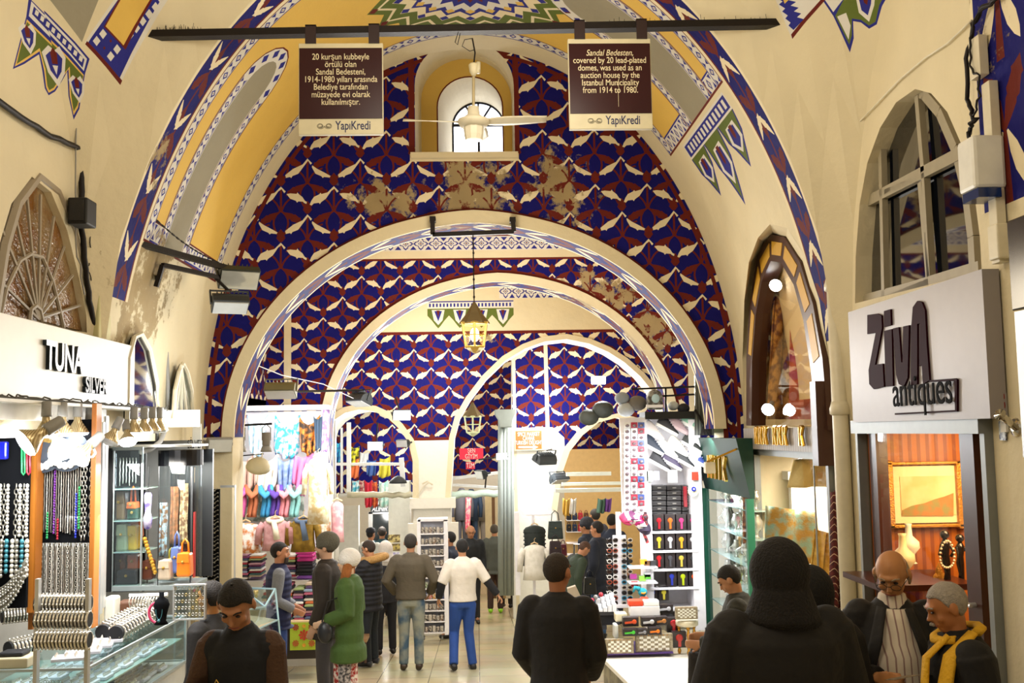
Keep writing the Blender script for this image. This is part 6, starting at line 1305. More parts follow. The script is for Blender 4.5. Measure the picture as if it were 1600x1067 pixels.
for r in range(7):
    z = z0-.12-r*.27; g = MB(); g.box((XG+.03, y0+.1, z-.012), (XG+.36, y1-.1, z)); setp(g.build('glass_shelf', mat('glass_shelf')), '%s glass shelf down the lit green shop window' % ORD[r], 'shelf')
    for k in range(8):
        p = (XG+.12+.08*(k % 2), y0+.2+k*(y1-y0-.35)/8, z)
        L_ = '%s silver vessel along the %s shelf of the green shop' % (ORD[k], ORD[r])
        if pr is None: pr = thing('silver_vessel', L_, 'vessel', p, 'silver vessels in the green shop'); g = MB(); g.lathe([(.03, 0), (.012, .02), (.014, .05), (.045, .09), (.05, .13), (.03, .17), (.036, .19)], p, 10); g.build('body', rings, pr, smooth=True); g = MB(); g.tube([V(p)+V((0, -.05, .12)), V(p)+V((0, -.08, .1)), V(p)+V((0, -.05, .06))], .006, 5); g.build('handle', rings, pr)
        else: dup(pr, p, random.random()*6, L_, sc=random.uniform(.7, 1.25))
light('AREA', (XG+.2, (y0+y1)/2, z0-.02), 40, (.96, .98, 1), .25, (XG+.25, (y0+y1)/2, -1), 1.2, name='window_light')
t = thing('barred_window', 'tall dark grey barred lunette between the first arch and the green shop', 'window', at(1128, 680, 11.0)); g = MB(); P = [(1086, 680), (1086, 545), (1100, 540), (1118, 560), (1140, 610), (1165, 680)]; A = [at(x, y, 11.2) for x, y in P]; n = len(A); g.add(A+[p+V((0, .03, 0)) for p in A], [tuple(range(n)), tuple(range(n, 2*n))[::-1]]+[(i, n+i, n+(i+1) % n, (i+1) % n) for i in range(n)]); g.build('pane', mat('dim_ribbed_glass', '3c403c', .3, wave=(9, '6c7068', 'X', .6)), t)
g = MB()
for a, b in (((1086, 545), (1125, 660)), ((1100, 540), (1102, 680)), ((1125, 580), (1126, 680)), ((1108, 640), (1096, 680)), ((1120, 625), (1150, 680)), ((1145, 625), (1146, 680)), ((1086, 640), (1110, 680))): g.bar(at(*a, 11.15), at(*b, 11.15), .025)
g.tube([at(x, y, 11.15) for x, y in ((1108, 680), (1112, 645), (1117, 635), (1122, 645), (1126, 680))], .014, 5); g.build('bars', iron, t)
t = thing('arrow_lamp', 'pale box lamp on a long brass rod in front of the brass letters', 'lamp', at(1110, 735, 9.6)); g = MB(); g.bar(at(1104, 722, 9.7), at(1168, 694, 9.7), .018); g.build('rod', mat('bright_gilt'), t); g = MB(); boxpx(g, 1103, 722, 1118, 740, 9.68, .1); g.build('shade', creamp, t, bevel=.01)
SY = 11.3
wht = mat('stall_white', 'f0eef4', .5)
def shelfpx(label, x0, x1, py, Y, d=.3, m=wht, th=5): g = MB(); boxpx(g, x0, py, x1, py+th, Y, d); return setp(g.build('shelf', m), label, 'shelf')
t = thing('stall_rack', 'white stall rack with back panel holding shoes, drawers and headphone boxes', 'rack', at(1050, 985, SY+.3))
g = MB(); boxpx(g, 1008, 650, 1094, 985, SY+.34, .03); g.build('back_panel', wht, t); g = MB(); boxpx(g, 1012, 750, 1017, 985, SY-.02, .36); boxpx(g, 1086, 655, 1093, 985, SY-.02, .36); g.build('upright', wht, t)
g = MB(); boxpx(g, 1008, 642, 1098, 655, SY-.05, .4); g.build('header_board', mat('black_board', '151515', .5), t)
g = MB(); 
for a, b in (((986, 608), (1088, 604)), ((1088, 604), (1090, 660)), ((1040, 606), (1040, 650)), ((1010, 620), (1088, 616)), ((1093, 560), (1093, 985))): g.bar(at(*a, SY), at(*b, SY), .02)
g.build('top_rail', iron, t)
for px, py, r1, col, lb in ((972, 622, 12, '8d95a0', 'grey crumpled bag at the end of the stall top rail'), (996, 630, 15, '6b6660', 'brown grey cloth bundle on the stall top rail'), (978, 640, 14, 'b6bcc0', 'silver plastic bundle beside the brown one'), (1052, 634, 9, 'cfd8dc', 'white small hat behind the rail'), (1068, 638, 10, '23232b', 'dark hat at the rail end'), (942, 640, 17, '2c2f2a', 'dark olive bag hanging over the arch edge'), (920, 652, 16, '33362f', 'large dark bag resting on the arch ring')):
    g = MB(); c = at(px, py, SY+.1 if px > 960 else 13.6); s_ = r1*c.y/1600; g.ell((c.x, c.y, c.z), (s_, s_*.7, s_*.8), 10, 8); o = g.build('soft_bundle', mat('bundle_'+col, col, .7, bump=.8, bscale=14, col2=None), smooth=True); setp(o, lb, 'bag')
t = thing('backpack', 'pale patterned backpack with arched top hanging on the stall rail', 'backpack', at(1023, 642, SY-.05)); g = MB(); P = [(-.085, 0), (.085, 0), (.085, .14), (.06, .2), (0, .225), (-.06, .2), (-.085, .14)]; c = at(1023, 640, SY-.05); g.prism(P, (c.x, SY-.12, c.z), (1, 0, 0), (0, 0, 1), (0, .12, 0)); g.build('body', mat('backpack_cloth', '8f8c86', .7, col2='4d4a45', scale=25), t, bevel=.02); g = MB(); g.ell((c.x, SY-.13, c.z+.12), (.045, .01, .05), 14, 8); g.build('badge', mat('badge_blue', 'b5d3e0', .5), t); g = MB(); boxpx(g, 1010, 632, 1036, 637, SY-.15, .02); g.build('pocket_band', wht, t)
def shoe_proto(mu, ms):
    t = bpy.data.objects.new('sports_shoe', None); COL.objects.link(t); ORG[t] = V((0, 0, 0)); L_ = .27
    def w(x): return .048*(.75+.35*sin(pi*min(1, max(0, x))**.8)) if x < .95 else .03
    xs = [0, .06, .2, .4, .6, .8, .93, 1.0]; wd = [.024, .034, .037, .036, .044, .046, .034, .008]
    g = MB(); n = len(xs); P = [(x*L_, -w_) for x, w_ in zip(xs, wd)]+[(x*L_, w_) for x, w_ in zip(xs[::-1], wd[::-1])]; g.prism(P, (0, 0, 0), (1, 0, 0), (0, 1, 0), (0, 0, .028)); g.build('sole', ms, t, bevel=.006)
    g = MB(); hs = [.085, .1, .095, .085, .065, .045, .035, .028]
    rg = []
    for x, w_, h in zip(xs, wd, hs): rg.append([(x*L_, w_*cos(pi*k/8)*.93, .026+max(.004, (h-.02))*sin(pi*k/8)**.8) for k in range(9)])
    vs = [p for r in rg for p in r]; g.add(vs, [(i*9+k, i*9+k+1, (i+1)*9+k+1, (i+1)*9+k) for i in range(n-1) for k in range(8)]+[tuple(range(9))]); up_ = g.build('upper', mu, t, smooth=True)
    g = MB()
    for k in range(4): x = (.42+k*.1)*L_; z = .026+(.068-.011*k); g.tube([(x, -.022, z-.008), (x+.006, 0, z+.004), (x, .022, z-.008)], .0035, 5)
    g.build('laces', wht, up_); return t
cols = [('d8d0cc', 'pale floral'), ('26262a', 'black high'), ('b39aa2', 'dusty pink'), ('8fc4ae', 'mint green'), ('27303f', 'dark navy'), ('c9cac0', 'light grey with lime trim'), ('dcd6c4', 'cream'), ('1f2320', 'black with lime trim'), ('1d1c22', 'black with white mark'), ('3a2f4c', 'purple navy'), ('24262a', 'charcoal'), ('29408c', 'royal blue')]
pos = [(1012, 690), (1034, 682), (1050, 680), (1072, 678), (1012, 712), (1033, 718), (1050, 714), (1073, 710), (1022, 738), (1040, 736), (1059, 733), (1080, 732)]
for i, ((px, py), (cc, nm)) in enumerate(zip(pos, cols)):
    s_ = shoe_proto(mat('shoe_'+cc, cc, .6), mat('sole_white', 'e6e6e2', .6) if i not in (2,) else mat('sole_pink', 'c8b0b4', .6)); setp(s_, '%s sports shoe tilted on the white stall wall, %s row' % (nm, ('top', 'middle', 'bottom')[i//4]), 'shoe', 'sports shoes on the stall wall')
    c = at(px-10, py-18, SY+.05); s_.location = c; s_.rotation_euler = (0, R(30), R(-14)); s_.scale = (1, 1, 1.35)
dk = mat('drawer_dark', '3a3738', .4); pr = None
for r in range(6):
    for k in range(3):
        c = at(1030+k*23.5, 762+r*8.2, SY+.1); L_ = '%s dark drawer from the shoes down, %s column of the drawer block' % (ORD[r], ORD[k])
        if pr is None:
            pr = thing('drawer_box', L_, 'drawer', c, 'dark drawers under the shoes'); g = MB(); g.box((c.x-.078, c.y, c.z-.024), (c.x+.078, c.y+.2, c.z+.024)); g.build('drawer_body', dk, pr, bevel=.004); g = MB(); g.box((c.x-.02, c.y-.012, c.z-.006), (c.x+.02, c.y, c.z+.006)); g.build('handle', greyp, pr)
        else: dup(pr, c, 0, L_)
g = MB(); boxpx(g, 1069, 760, 1073, 792, SY, .04); setp(g.build('red_case', mat('deep_red', '8c1f2a', .4)), 'narrow dark red case standing before the drawers', 'case')
for x0, y0, x1, y1, col, lb in ((1011, 736, 1020, 752, 'd4e8d8', 'pale green price card'), (1022, 736, 1030, 750, 'c3c8dc', 'lilac price card'), (1044, 734, 1058, 754, 'e8efe8', 'large white price card with faint drawing'), (1081, 737, 1091, 750, 'd8381e', 'bright red card')):
    g = MB(); boxpx(g, x0, y0, x1, y1, SY-.05, .004); setp(g.build('price_card', mat('card_'+col, col, .6)), lb+' hanging under the shoes', 'card')
t = thing('evil_eye_disc', 'cream disc with a blue eye hanging beside the drawers', 'ornament', at(1083, 775, SY-.08)); g = MB(); c = at(1083, 767, SY-.08); g.lathe([(.001, 0), (.06, 0), (.06, .012), (.001, .014)], c, 20, d=(0, -1, 0)); g.build('disc', creamp, t); g = MB(); c2 = at(1084, 764, SY-.1)
g.lathe([(.001, 0), (.026, 0), (.024, .006), (.001, .008)], c2, 16, d=(0, -1, 0)); g.build('blue_eye', mat('eye_blue', '2030b0', .2), t); g = MB(); g.ell(c2+V((0, -.01, 0)), (.01, .004, .01), 8, 6); g.build('eye_white', wht, t)
def hbox(label, px, py, Y, wpx, hpx, col, grp, flat=False):
    c = at(px, py, Y); w, h = wpx*Y/1600, hpx*Y/1600; t = thing('headphone_box', label, 'box', c, grp)
    g = MB(); g.box((c.x-w/2, Y, c.z), (c.x+w/2, Y+.09, c.z+h)); ct = g.build('carton', mat('carton_black', '2a2526', .35, col2='3c3335', scale=6), t, bevel=.003)
    m = mat('phone_'+col, col, .3); g = MB(); r_ = min(w, h)*.26
    if flat: g.lathe([(.001, 0), (r_, 0), (r_*.8, .012), (.001, .014)], (c.x+w*.22, Y, c.z+h*.5), 14, d=(0, -1, 0)); g.bar((c.x+w*.15, Y-.008, c.z+h*.5), (c.x-w*.4, Y-.008, c.z+h*.42), h*.22, .01, upv=(0, 1, 0))
    else: g.lathe([(.001, 0), (r_, 0), (r_*.8, .012), (.001, .014)], (c.x, Y, c.z+h*.62), 14, d=(0, -1, 0)); g.bar((c.x, Y-.008, c.z+h*.5), (c.x, Y-.008, c.z+h*.08), r_*.8, .01)
    g.build('headphone_print', m, ct)
rows = [(828, ['b5202c', 'e86a28', 'c03a72', 'a8326a'], 1020, ('deep red', 'orange', 'magenta', 'plum'), 'top'), (858, ['d8c23a', 'd8d8dc', 'd89a2a', 'b8b8bc'], 1020, ('yellow', 'white', 'amber', 'silver'), 'second'), (887, ['c02028', '4a4a50', 'c4b04a', '38383c'], 1020, ('red', 'dark grey', 'mustard', 'charcoal'), 'third'), (916, ['2c3aa8', 'b8c81e', 'e0581c'], 1040, ('blue', 'lime', 'vermilion'), 'fourth'), (938, ['4a52c8', 'd0c040'], 1010, ('violet blue', 'pale yellow'), 'fifth')]
for zb, cs, x0, nms, rn in rows:
    for k, cc in enumerate(cs): hbox('dark headphone carton with %s headphone, %s shelf of the stall rack' % (nms[k], rn), x0+10+k*17.5, zb, SY-.0, 15.5, 24 if rn != 'fifth' else 20, cc, 'headphone cartons on the %s shelf' % rn)
for k, py in enumerate((829, 859, 888, 917, 950)): shelfpx('white lit shelf number %s under headphone cartons' % ('one two three four five'.split()[k]), 1016, 1092, py, SY-.03, .36)
for k, (px, py, w_, cc, nm) in enumerate(((1048, 975, 22, '38383c', 'charcoal'), (1076, 974, 22, '302c30', 'near black'))): hbox('wide dark carton with %s headphone at the rack foot' % nm, px, py, SY, w_*1.2, 18, cc, 'cartons at the rack foot')
for px, py, w_, h_, cc, nm, Y in ((986, 979, 24, 14, 'e0542a', 'orange red', 10.6), (1014, 979, 22, 14, 'd8d8dc', 'white', 10.6), (1034, 977, 18, 13, 'b4763c', 'copper', 10.6), (985, 994, 22, 11, '4ac03c', 'green', 10.5), (1024, 992, 20, 11, 'e87a1c', 'bright orange', 10.5), (1004, 993, 16, 10, '8a8a90', 'grey', 10.5), (1040, 958, 24, 13, 'c8c8cc', 'pale grey', 10.9)):
    hbox('lying carton with %s headphone stacked above the platform' % nm, px, py, Y, w_, h_, cc, 'lying cartons above the platform', True)
hbox('square carton with a round red headphone beside the stool', 1053, 988, 10.7, 21, 22, 'c02830', None); hbox('carton half hidden behind the brass stool legs', 1062, 1012, 10.6, 22, 24, 'b8302a', None)
t = thing('platform', 'low white topped stone platform in front of the headphone stall', 'platform', (2.1, 9.4, fz(9.4))); zp = at(1000, 1024, 10.6).z; p0 = atz(938, 1024, zp); p1 = atz(1000, 1085, zp)
g = MB(); fpn = [(p0.x, p0.y), (p1.x, p1.y), (p1.x+.05, 7.3), (2.66, 7.3), (2.66, p0.y)]; g.prism(fpn[::-1], (0, 0, zp-.04), (1, 0, 0), (0, 1, 0), (0, 0, .04)); g.build('top_slab', mat('platform_white', 'e8e4d8', .4), t)
g = MB(); g.prism([(x+.03, y) for x, y in fpn][::-1], (0, 0, fz(7.3)-.6), (1, 0, 0), (0, 1, 0), (0, 0, zp-.04-fz(7.3)+.6)); g.build('stone_base', mat('platform_stone', '8d8468', .7, col2='6c6450', scale=6), t)
g = MB(); boxpx(g, 938, 1019, 1052, 1024, 10.5, .6); o = g.build('purple_mat', mat('purple_cloth', '4a3072', .8)); setp(o, 'thin purple cloth under the chess boxes', 'cloth')
def chess(label, x0, y0, x1, y1, Y, nx, ny):
    a, b = P2(x0, y0, x1, y1, Y); t = thing('chess_box', label, 'chess box', ((a.x+b.x)/2, Y, a.z)); g = MB(); g.box((a.x, Y, a.z), (b.x, Y+.05, b.z)); g.build('case', mat('inlaid_wood', 'a89c84', .4, col2='857960', scale=30), t, bevel=.004)
    g = MB(); mx = (b.x-a.x)*.1; mz = (b.z-a.z)*.12; w, h = (b.x-a.x-2*mx)/nx, (b.z-a.z-2*mz)/ny
    for i in range(nx):
        for j in range(ny):
            if (i+j) % 2: g.box((a.x+mx+i*w, Y-.003, a.z+mz+j*h), (a.x+mx+(i+1)*w, Y, a.z+mz+(j+1)*h))
    g.build('pearl_squares', mat('mother_of_pearl', 'f4f2ea', .25), t)
    g = MB()
    for k in range(nx): g.box((a.x+mx+(k+.35)*w, Y-.003, b.z-mz*.75), (a.x+mx+(k+.65)*w, Y, b.z-mz*.25))
    g.build('inlay', gilt, t)
chess('smaller mother of pearl chess box standing on the purple cloth', 946, 998, 990, 1022, 10.5, 8, 5); chess('larger mother of pearl chess box standing on the purple cloth', 994, 990, 1051, 1020, 10.55, 8, 6); chess('small chess box standing on the round stool', 1056, 948, 1090, 968, 10.5, 8, 6)
t = thing('stool', 'round stool with pale seat and turned brass legs', 'stool', at(1073, 1020, 10.55)); c = at(1073, 968, 10.6); g = MB(); g.lathe([(.1, -.06), (.115, -.05), (.115, -.01), (.1, 0)], c, 24); g.build('seat', mat('stool_cream', 'cfc4a8', .4), t, smooth=True)
zf2 = zp
for k in range(3):
    a = 2*pi*k/3+.5; x, y = c.x+.09*cos(a), c.y+.07*sin(a); h = c.z-.06-zf2; g = MB(); g.lathe([(.012, 0), (.02, h*.1), (.012, h*.2), (.022, h*.4), (.012, h*.55), (.02, h*.7), (.012, h*.85), (.024, h)], (x, y, zf2), 10); g.build('leg', mat('brass', 'c48f34', .25, .8), t, smooth=True)
for k in range(12):
    r, q_ = divmod(k, 4); g = MB(); boxpx(g, 932+q_*7+r*2, 932+r*8-q_*3+4, 938+q_*7+r*2, 948+r*4, 11.0-.06*r, .06); setp(g.build('white_carton', mat('white_carton', 'dde0e6', .5), bevel=.002), '%s white carton of the stepped stack, %s step' % (ORD[q_], ('top', 'middle', 'front')[r]), 'carton', 'stepped white cartons')
for px, py, cc, nm in ((925, 938, 'c0304a', 'pink'), (931, 933, '8a8a8a', 'grey'), (939, 929, 'b02838', 'red')): g = MB(); g.ell(at(px, py, 10.95), .026, 12, 8); setp(g.build('ball_speaker', mat('ball_'+cc, cc, .2), smooth=True), '%s ball shaped speaker on the stepped white cartons' % nm, 'speaker')
t = thing('display_table', 'dark topped low display table under the stepped cartons', 'table', at(944, 1000, 11.2)); g = MB(); boxpx(g, 920, 955, 968, 962, 10.9, .4); g.build('table_top', mat('table_dark', '40444c', .4), t); g = MB(); boxpx(g, 922, 962, 968, 977, 11.0, .3); boxpx(g, 928, 977, 948, 984, 10.95, .3); g.build('drawer_front', mat('table_dark'), t)
for x in (924, 962): g = MB(); boxpx(g, x, 977, x+4, 1030, 11.1, .06); g.build('leg', mat('pale_wood'), t)
for x0, y0, x1, y1, cc, lb, Y in ((985, 946, 1031, 964, 'eeeef2', 'wide white case with oval opening on the cartons', 10.7), (983, 938, 1005, 948, 'e04a2a', 'orange red phone case lying on the white case', 10.7), (1006, 938, 1030, 948, 'f2f2f4', 'white phone case rimmed red on the white case', 10.7), (1003, 935, 1015, 941, 'd84428', 'small red case behind the phone cases', 10.8), (962, 958, 980, 972, 'f0e8c8', 'pale yellow box beside the lying cartons', 10.7), (960, 976, 966, 998, 'd8dcd8', 'tall grey white packet beside the cartons', 10.6)):
    g = MB(); boxpx(g, x0, y0, x1, y1, Y, .14); setp(g.build('accessory_box', mat('acc_'+cc, cc, .4), bevel=.012), lb, 'box')
t = thing('plush_toy', 'fluffy turquoise toy with an orange beak on the accessory shelf', 'toy', at(1004, 936, 11.0)); c = at(1004, 925, 11.0); g = MB(); g.ell(c, (.05, .045, .045), 12, 10); g.ell(c+V((0, 0, -.065)), (.035, .03, .04), 10, 8); g.tube([c+V((-.03, 0, .03)), c+V((-.08, 0, .05)), c+V((-.1, 0, .0))], [.03, .022, .01], 8); g.build('plush_body', mat('turquoise_fur', '2aa6b8', .9, bump=1, bscale=150), t, smooth=True); g = MB(); g.tube([c+V((-.02, -.045, -.002)), c+V((0, -.055, -.006)), c+V((.025, -.045, 0))], .009, 6); g.build('beak', mat('toy_orange', 'e0a020', .6), t)
for cc, x, py, lb in (('a43c8c', 990, 905, 'magenta'), ('8cc84a', 1004, 908, 'lime'), ('d8dce8', 1012, 902, 'white'), ('c82c30', 992, 917, 'red'), ('5ab43c', 1012, 905, 'green'), ('e8a030', 1006, 882, 'amber'), ('6a4a30', 1012, 884, 'brown'), ('38383c', 1020, 884, 'dark')):
    g = MB(); boxpx(g, x-5, py-8, x+5, py, 11.1, .05); setp(g.build('trinket_box', mat('tr_'+cc, cc, .4), bevel=.003), '%s trinket pack on the small shelves beside the cartons' % lb, 'box')
for py in (886, 910): shelfpx('short white trinket shelf %s the trinket packs' % ('under the upper' if py == 886 else 'under the lower'), 984, 1028, py, 11.05, .2, th=3)
t = thing('sunglasses_stand', 'white perforated stand crowded with sunglasses', 'display stand', at(970, 950, 11.5)); g = MB(); boxpx(g, 960, 836, 978, 945, 11.6, .02); boxpx(g, 966, 800, 970, 950, 11.63, .03); g.build('panel', wht, t); g = MB(); boxpx(g, 955, 945, 985, 950, 11.5, .25); g.build('foot', wht, t)
frc = [('2a1c14', 'brown'), ('111114', 'black'), ('e8e6e2', 'white'), ('2c8cb0', 'turquoise'), ('a8482c', 'amber'), ('b8b0a0', 'beige')]; prs = {}
for r in range(13):
    for k in range(2):
        cc, nm = frc[(r*2+k*5) % 6]; c = at(957+k*23, 844+r*8.2, 11.57); L_ = '%s sunglasses, %s from the top in the %s column of the stand' % (nm, ORD[r], 'first' if k == 0 else 'second')
        if cc not in prs:
            s_ = thing('sunglasses', L_, 'sunglasses', c, 'sunglasses on the white stand'); prs[cc] = s_
            g = MB()
            for e in (-1, 1): g.tube([c+V((e*.033+.026*cos(q), -.002, .02*sin(q))) for q in [j*pi/5 for j in range(11)]], .005, 5, cap=False); g.tube([c+V((e*.058, 0, .01)), c+V((e*.06, .06, .01))], .003, 4)
            g.build('frame', mat('fr_'+cc, cc, .3), s_); g = MB()
            for e in (-1, 1): g.ell(c+V((e*.033, 0, 0)), (.024, .003, .018), 10, 6)
            g.build('lens', mat('lens_dark', '28201c', .1), s_)
        else: dup(prs[cc], c, 0, L_)
bl = [('f4f4f6', 'white'), ('e8d8dc', 'pale pink'), ('b03048', 'crimson'), ('e4e8ee', 'ice white'), ('5064a8', 'blue')]; pb = {}
for r in range(15):
    for k in range(3):
        cc, nm = bl[(r*3+k*2+r//3) % 5]; c = at(980+k*11, 664+r*9.4, SY-.1); L_ = '%s blister pack, row %s from the top of the hanging column, hook %s' % (nm, ORD[r], 'one two three'.split()[k])
        if cc not in pb: s_ = thing('blister_pack', L_, 'pack', c, 'blister packs on the column'); g = MB(); g.box((c.x-.035, c.y, c.z-.03), (c.x+.035, c.y+.006, c.z+.03)); g.build('card', mat('bl_'+cc, cc, .4), s_); g = MB(); g.ell(c+V((0, -.006, -.006)), (.022, .014, .018), 8, 6); g.build('blister', mat('bl_in_'+cc, cc, .2, col2='807078'), s_); pb[cc] = s_
        else: dup(pb[cc], c, 0, L_)
g = MB(); boxpx(g, 972, 652, 1010, 812, SY-.05, .02); setp(g.build('pegboard', wht), 'narrow white pegboard behind the blister packs', 'board')
for k in range(7):
    cc = ('c83c6c', 'e8e2e0', '7a3a6a', 'd8d4d0', 'b8286c', 'e0d8d4', '3c3048')[k]; c = at(978+k*4.5, 812-3*k+k*k*.9, 11.2); g = MB(); g.lathe([(.085, 0), (.082, .03), (.06, .06), (.001, .075)], c, 14, d=(.35, -.5, .6)); g.box((c.x-.03, c.y-.14, c.z-.01), (c.x+.05, c.y-.06, c.z)); setp(g.build('cap', mat('cap_'+cc, cc, .6), smooth=True), '%s cap of the fanned stack above the sunglasses, counted from the arch' % ORD[k], 'cap', 'fanned caps')
g = MB(); P = [(1008, 800), (1010, 818), (1005, 830), (1012, 848)]; g.tube([at(a, b, SY-.15) for a, b in P], .018, 8); g.ell(at(1008, 808, SY-.15), (.035, .03, .04), 8, 6); setp(g.build('hanging_doll', mat('doll_dark', '2c2430', .5, col2='c04040', scale=30)), 'small dark hanging doll in front of the cartons', 'toy')
light('AREA', (at(1055, 700, SY-.5).x, SY-.6, 1.9), 22, (.96, .98, 1), .8, at(1055, 900, SY), .2, name='stall_light')
light('AREA', (1.5, 10.4, 1.2), 14, (.97, .98, 1), .5, (1.7, 11, -.7), .3, name='stall_light')
SK = lambda c: mat('skin_'+c, c, .5, var=.06, scale=20, spec=.35)
def loft(g, rings, n=20):
    """rings (centre V, ax V, ay V)"""
    vs = []; fs = []
    for c, a, b in rings: vs += [c+a*cos(2*pi*k/n)+b*sin(2*pi*k/n) for k in range(n)]
    for i in range(len(rings)-1):
        for k in range(n): fs.append((i*n+k, i*n+(k+1) % n, (i+1)*n+(k+1) % n, (i+1)*n+k))
    fs += [tuple(range(n))[::-1], tuple((len(rings)-1)*n+k for k in range(n))]; g.add(vs, fs)
def remesh(o, vox, smooth=4):
    m = o.modifiers.new('r', 'REMESH'); m.mode = 'VOXEL'; m.voxel_size = vox; m.use_smooth_shade = True
    if smooth: s_ = o.modifiers.new('s', 'SMOOTH'); s_.iterations = smooth; s_.factor = .5
    return o
def hand(g, w, d, palm, k, curl=.9, side=1):
    """palm from wrist w along d; palm = palm normal; fingers curl toward palm normal"""
    w, d, pn = V(w), V(d).normalized(), V(palm).normalized(); s = d.cross(pn).normalized()*side; pn = s.cross(d).normalized()*side if False else pn
    c = w+d*.05*k; loft(g, [(w+d*t*k, s*a*k, pn*b*k) for t, a, b in ((-.01, .026, .02), (.02, .034, .016), (.06, .04, .015), (.09, .038, .013))], 10)
    for i, (L_, o) in enumerate(((.075, .03), (.085, .011), (.08, -.01), (.062, -.029))):
        p = w+d*.085*k+s*o*k; P = [p]; a = curl*.35
        for sg in (.42, .33, .25): P.append(P[-1]+(d*cos(a)+pn*sin(a))*L_*sg*k); a += curl*.75
        g.tube(P, [.0095*k, .0088*k, .008*k, .0068*k], 7)
    p = w+d*.02*k+s*.03*k; g.tube([p, p+(s*.7+d*.6+pn*.3).normalized()*.035*k, p+(s*.75+d*.95+pn*.7).normalized()*.065*k, p+(s*.55+d*1.2+pn*1.0).normalized()*.09*k], [.013*k, .0105*k, .0095*k, .008*k], 7)
def person(label, px, Y, H, rz, top, legs, skin='b98868', hair=('1c1612', 0), hat=None, lean=0, head=(0, 0), arms=None, feet=None, shoes='1c1816', hem=.46, vox=.011, bl=1., belly=0, sleeve=(1., None), slm=None, z=None, beard=None, seat=None, group=None, hood=None, quilt=False, infl=.018, coatopen=None, xoff=0, shirt=None, name='person'):
    k = H/1.75; x = at(px, 680, Y).x+xoff; z0 = fz(Y) if z is None else z
    RZ = Matrix.Rotation(rz, 3, 'Z'); base = V((x, Y, z0)); hz = (.52*H if seat is None else seat)
    RL = Matrix.Rotation(-lean, 3, 'X')
    W_ = lambda p: base+RZ @ V(p)
    TT = lambda p: W_(RL @ (V(p)-V((0, 0, .52*H)))+V((0, 0, hz)))
    TD = lambda p: RZ @ (RL @ V(p))
    yh, xh = head; HR = RZ @ RL @ Matrix.Rotation(xh, 3, 'Z') @ Matrix.Rotation(-yh, 3, 'X')
    hc = TT((0, .015+.05*max(0, yh), (.925-.01*abs(yh))*H)); HH = lambda p: hc+HR @ (V(p)*k)
    rgs = [(.47, .15, .1), (.52, .168, .112), (.58, .15, .1+belly*.7), (.65, .152, .102+belly), (.72, .172, .115+belly*.5), (.78, .178, .112), (.81, .15, .09), (.832, .085, .066), (.85, .058, .056)]
    def torso(g, inf, zlo=None, flare=.0):
        R_ = []
        if zlo is not None and zlo < .47:
            for i in range(3): zz = zlo+(.47-zlo)*i/3; f = (.47-zz)/.47*flare; R_.append((TT((0, .01, zz*H)), TD(((.178*max(bl, .95)+inf+f)*k, 0, 0)), TD((0, (.135+inf+f*.8)*k, 0))))
        for zz, a, b in rgs:
            if zlo is None or zz > zlo: R_.append((TT((0, belly*.5 if .5 < zz < .75 else 0, zz*H)), TD(((a*bl+inf)*k, 0, 0)), TD((0, (b*(.5+.5*bl)+inf)*k, 0))))
        loft(g, R_)
    arms = arms or {}; J = {}
    for s_, sd in ((-1, 'L'), (1, 'R')):
        e, w_ = arms.get(sd, ((s_*.05, -.02, -.28), (s_*.04, .08, -.52)))
        S0 = TT((s_*.175*bl*k, 0, .805*H)); J[sd] = (S0, S0+TD(V(e)*k), S0+TD(V(w_)*k))
    feet = feet or {'L': ((-.095, .02, .285*H), (-.1, 0, .05*H)), 'R': ((.095, .02, .285*H), (.1, 0, .05*H))}
    F = {sd: (TT((s_*.088*k, 0, .5*H)), W_(feet[sd][0]), W_(feet[sd][1])) for s_, sd in ((-1, 'L'), (1, 'R'))}
    g = MB(); torso(g, -.012)
    g.tube([TT((0, 0, .81*H)), TT((0, .005, .86*H)), hc-HR @ V((0, .012, .05))*k], [.062*k, .052*k, .052*k], 12)
    g.ell(HH((0, -.01, .025)), (.076*k, .094*k, .088*k), 16, 12, rot=HR); g.ell(HH((0, .018, -.035)), (.06*k, .07*k, .078*k), 14, 10, rot=HR); g.ell(HH((0, .05, -.085)), (.034*k, .032*k, .026*k), 10, 8, rot=HR)
    g.tube([HH((0, .082, .015)), HH((0, .1, -.012)), HH((0, .108, -.03))], [.009*k, .011*k, .0155*k], 8); g.tube([HH((-.045, .076, .032)), HH((0, .09, .034)), HH((.045, .076, .032))], .011*k, 8); g.tube([HH((-.02, .082, -.058)), HH((0, .09, -.057)), HH((.02, .082, -.058))], .0085*k, 6)
    for s_ in (-1, 1): g.ell(HH((s_*.083, -.006, -.004)), (.012*k, .021*k, .034*k), 8, 8, rot=HR); g.ell(HH((s_*.04, .062, -.028)), (.022*k, .018*k, .02*k), 8, 6, rot=HR)
    for sd in 'LR':
        a, e, w_ = J[sd]; g.tube([a, e, w_], [.05*k, .04*k, .028*k], 10); d = (w_-e); hp = (arms.get('palm'+sd) or (-1 if sd == 'R' else 1, .2, 0)); hand(g, w_, arms.get('dir'+sd) and TD(arms['dir'+sd]) or d, TD(hp), k, arms.get('curl', .8), -1 if sd == 'R' else 1)
        h, kn, an = F[sd]; g.tube([h, kn, an], [.08*k, .055*k, .038*k], 10); g.tube([an, an+RZ @ V((0, .13, -.02))], [.035*k, .03*k], 8)
    t = g.build(name, SK(skin), None, org=base); remesh(t, vox, 3); setp(t, label, 'person', group)
    ch = lambda g_, nm, m, v=None, sm=3: remesh(g_.build(nm, m, t), v, sm) if v else g_.build(nm, m, t, smooth=True)
    lm = mat('cloth_'+legs, legs, .85, var=.25, scale=7, bump=.3, bscale=40) if isinstance(legs, str) else legs
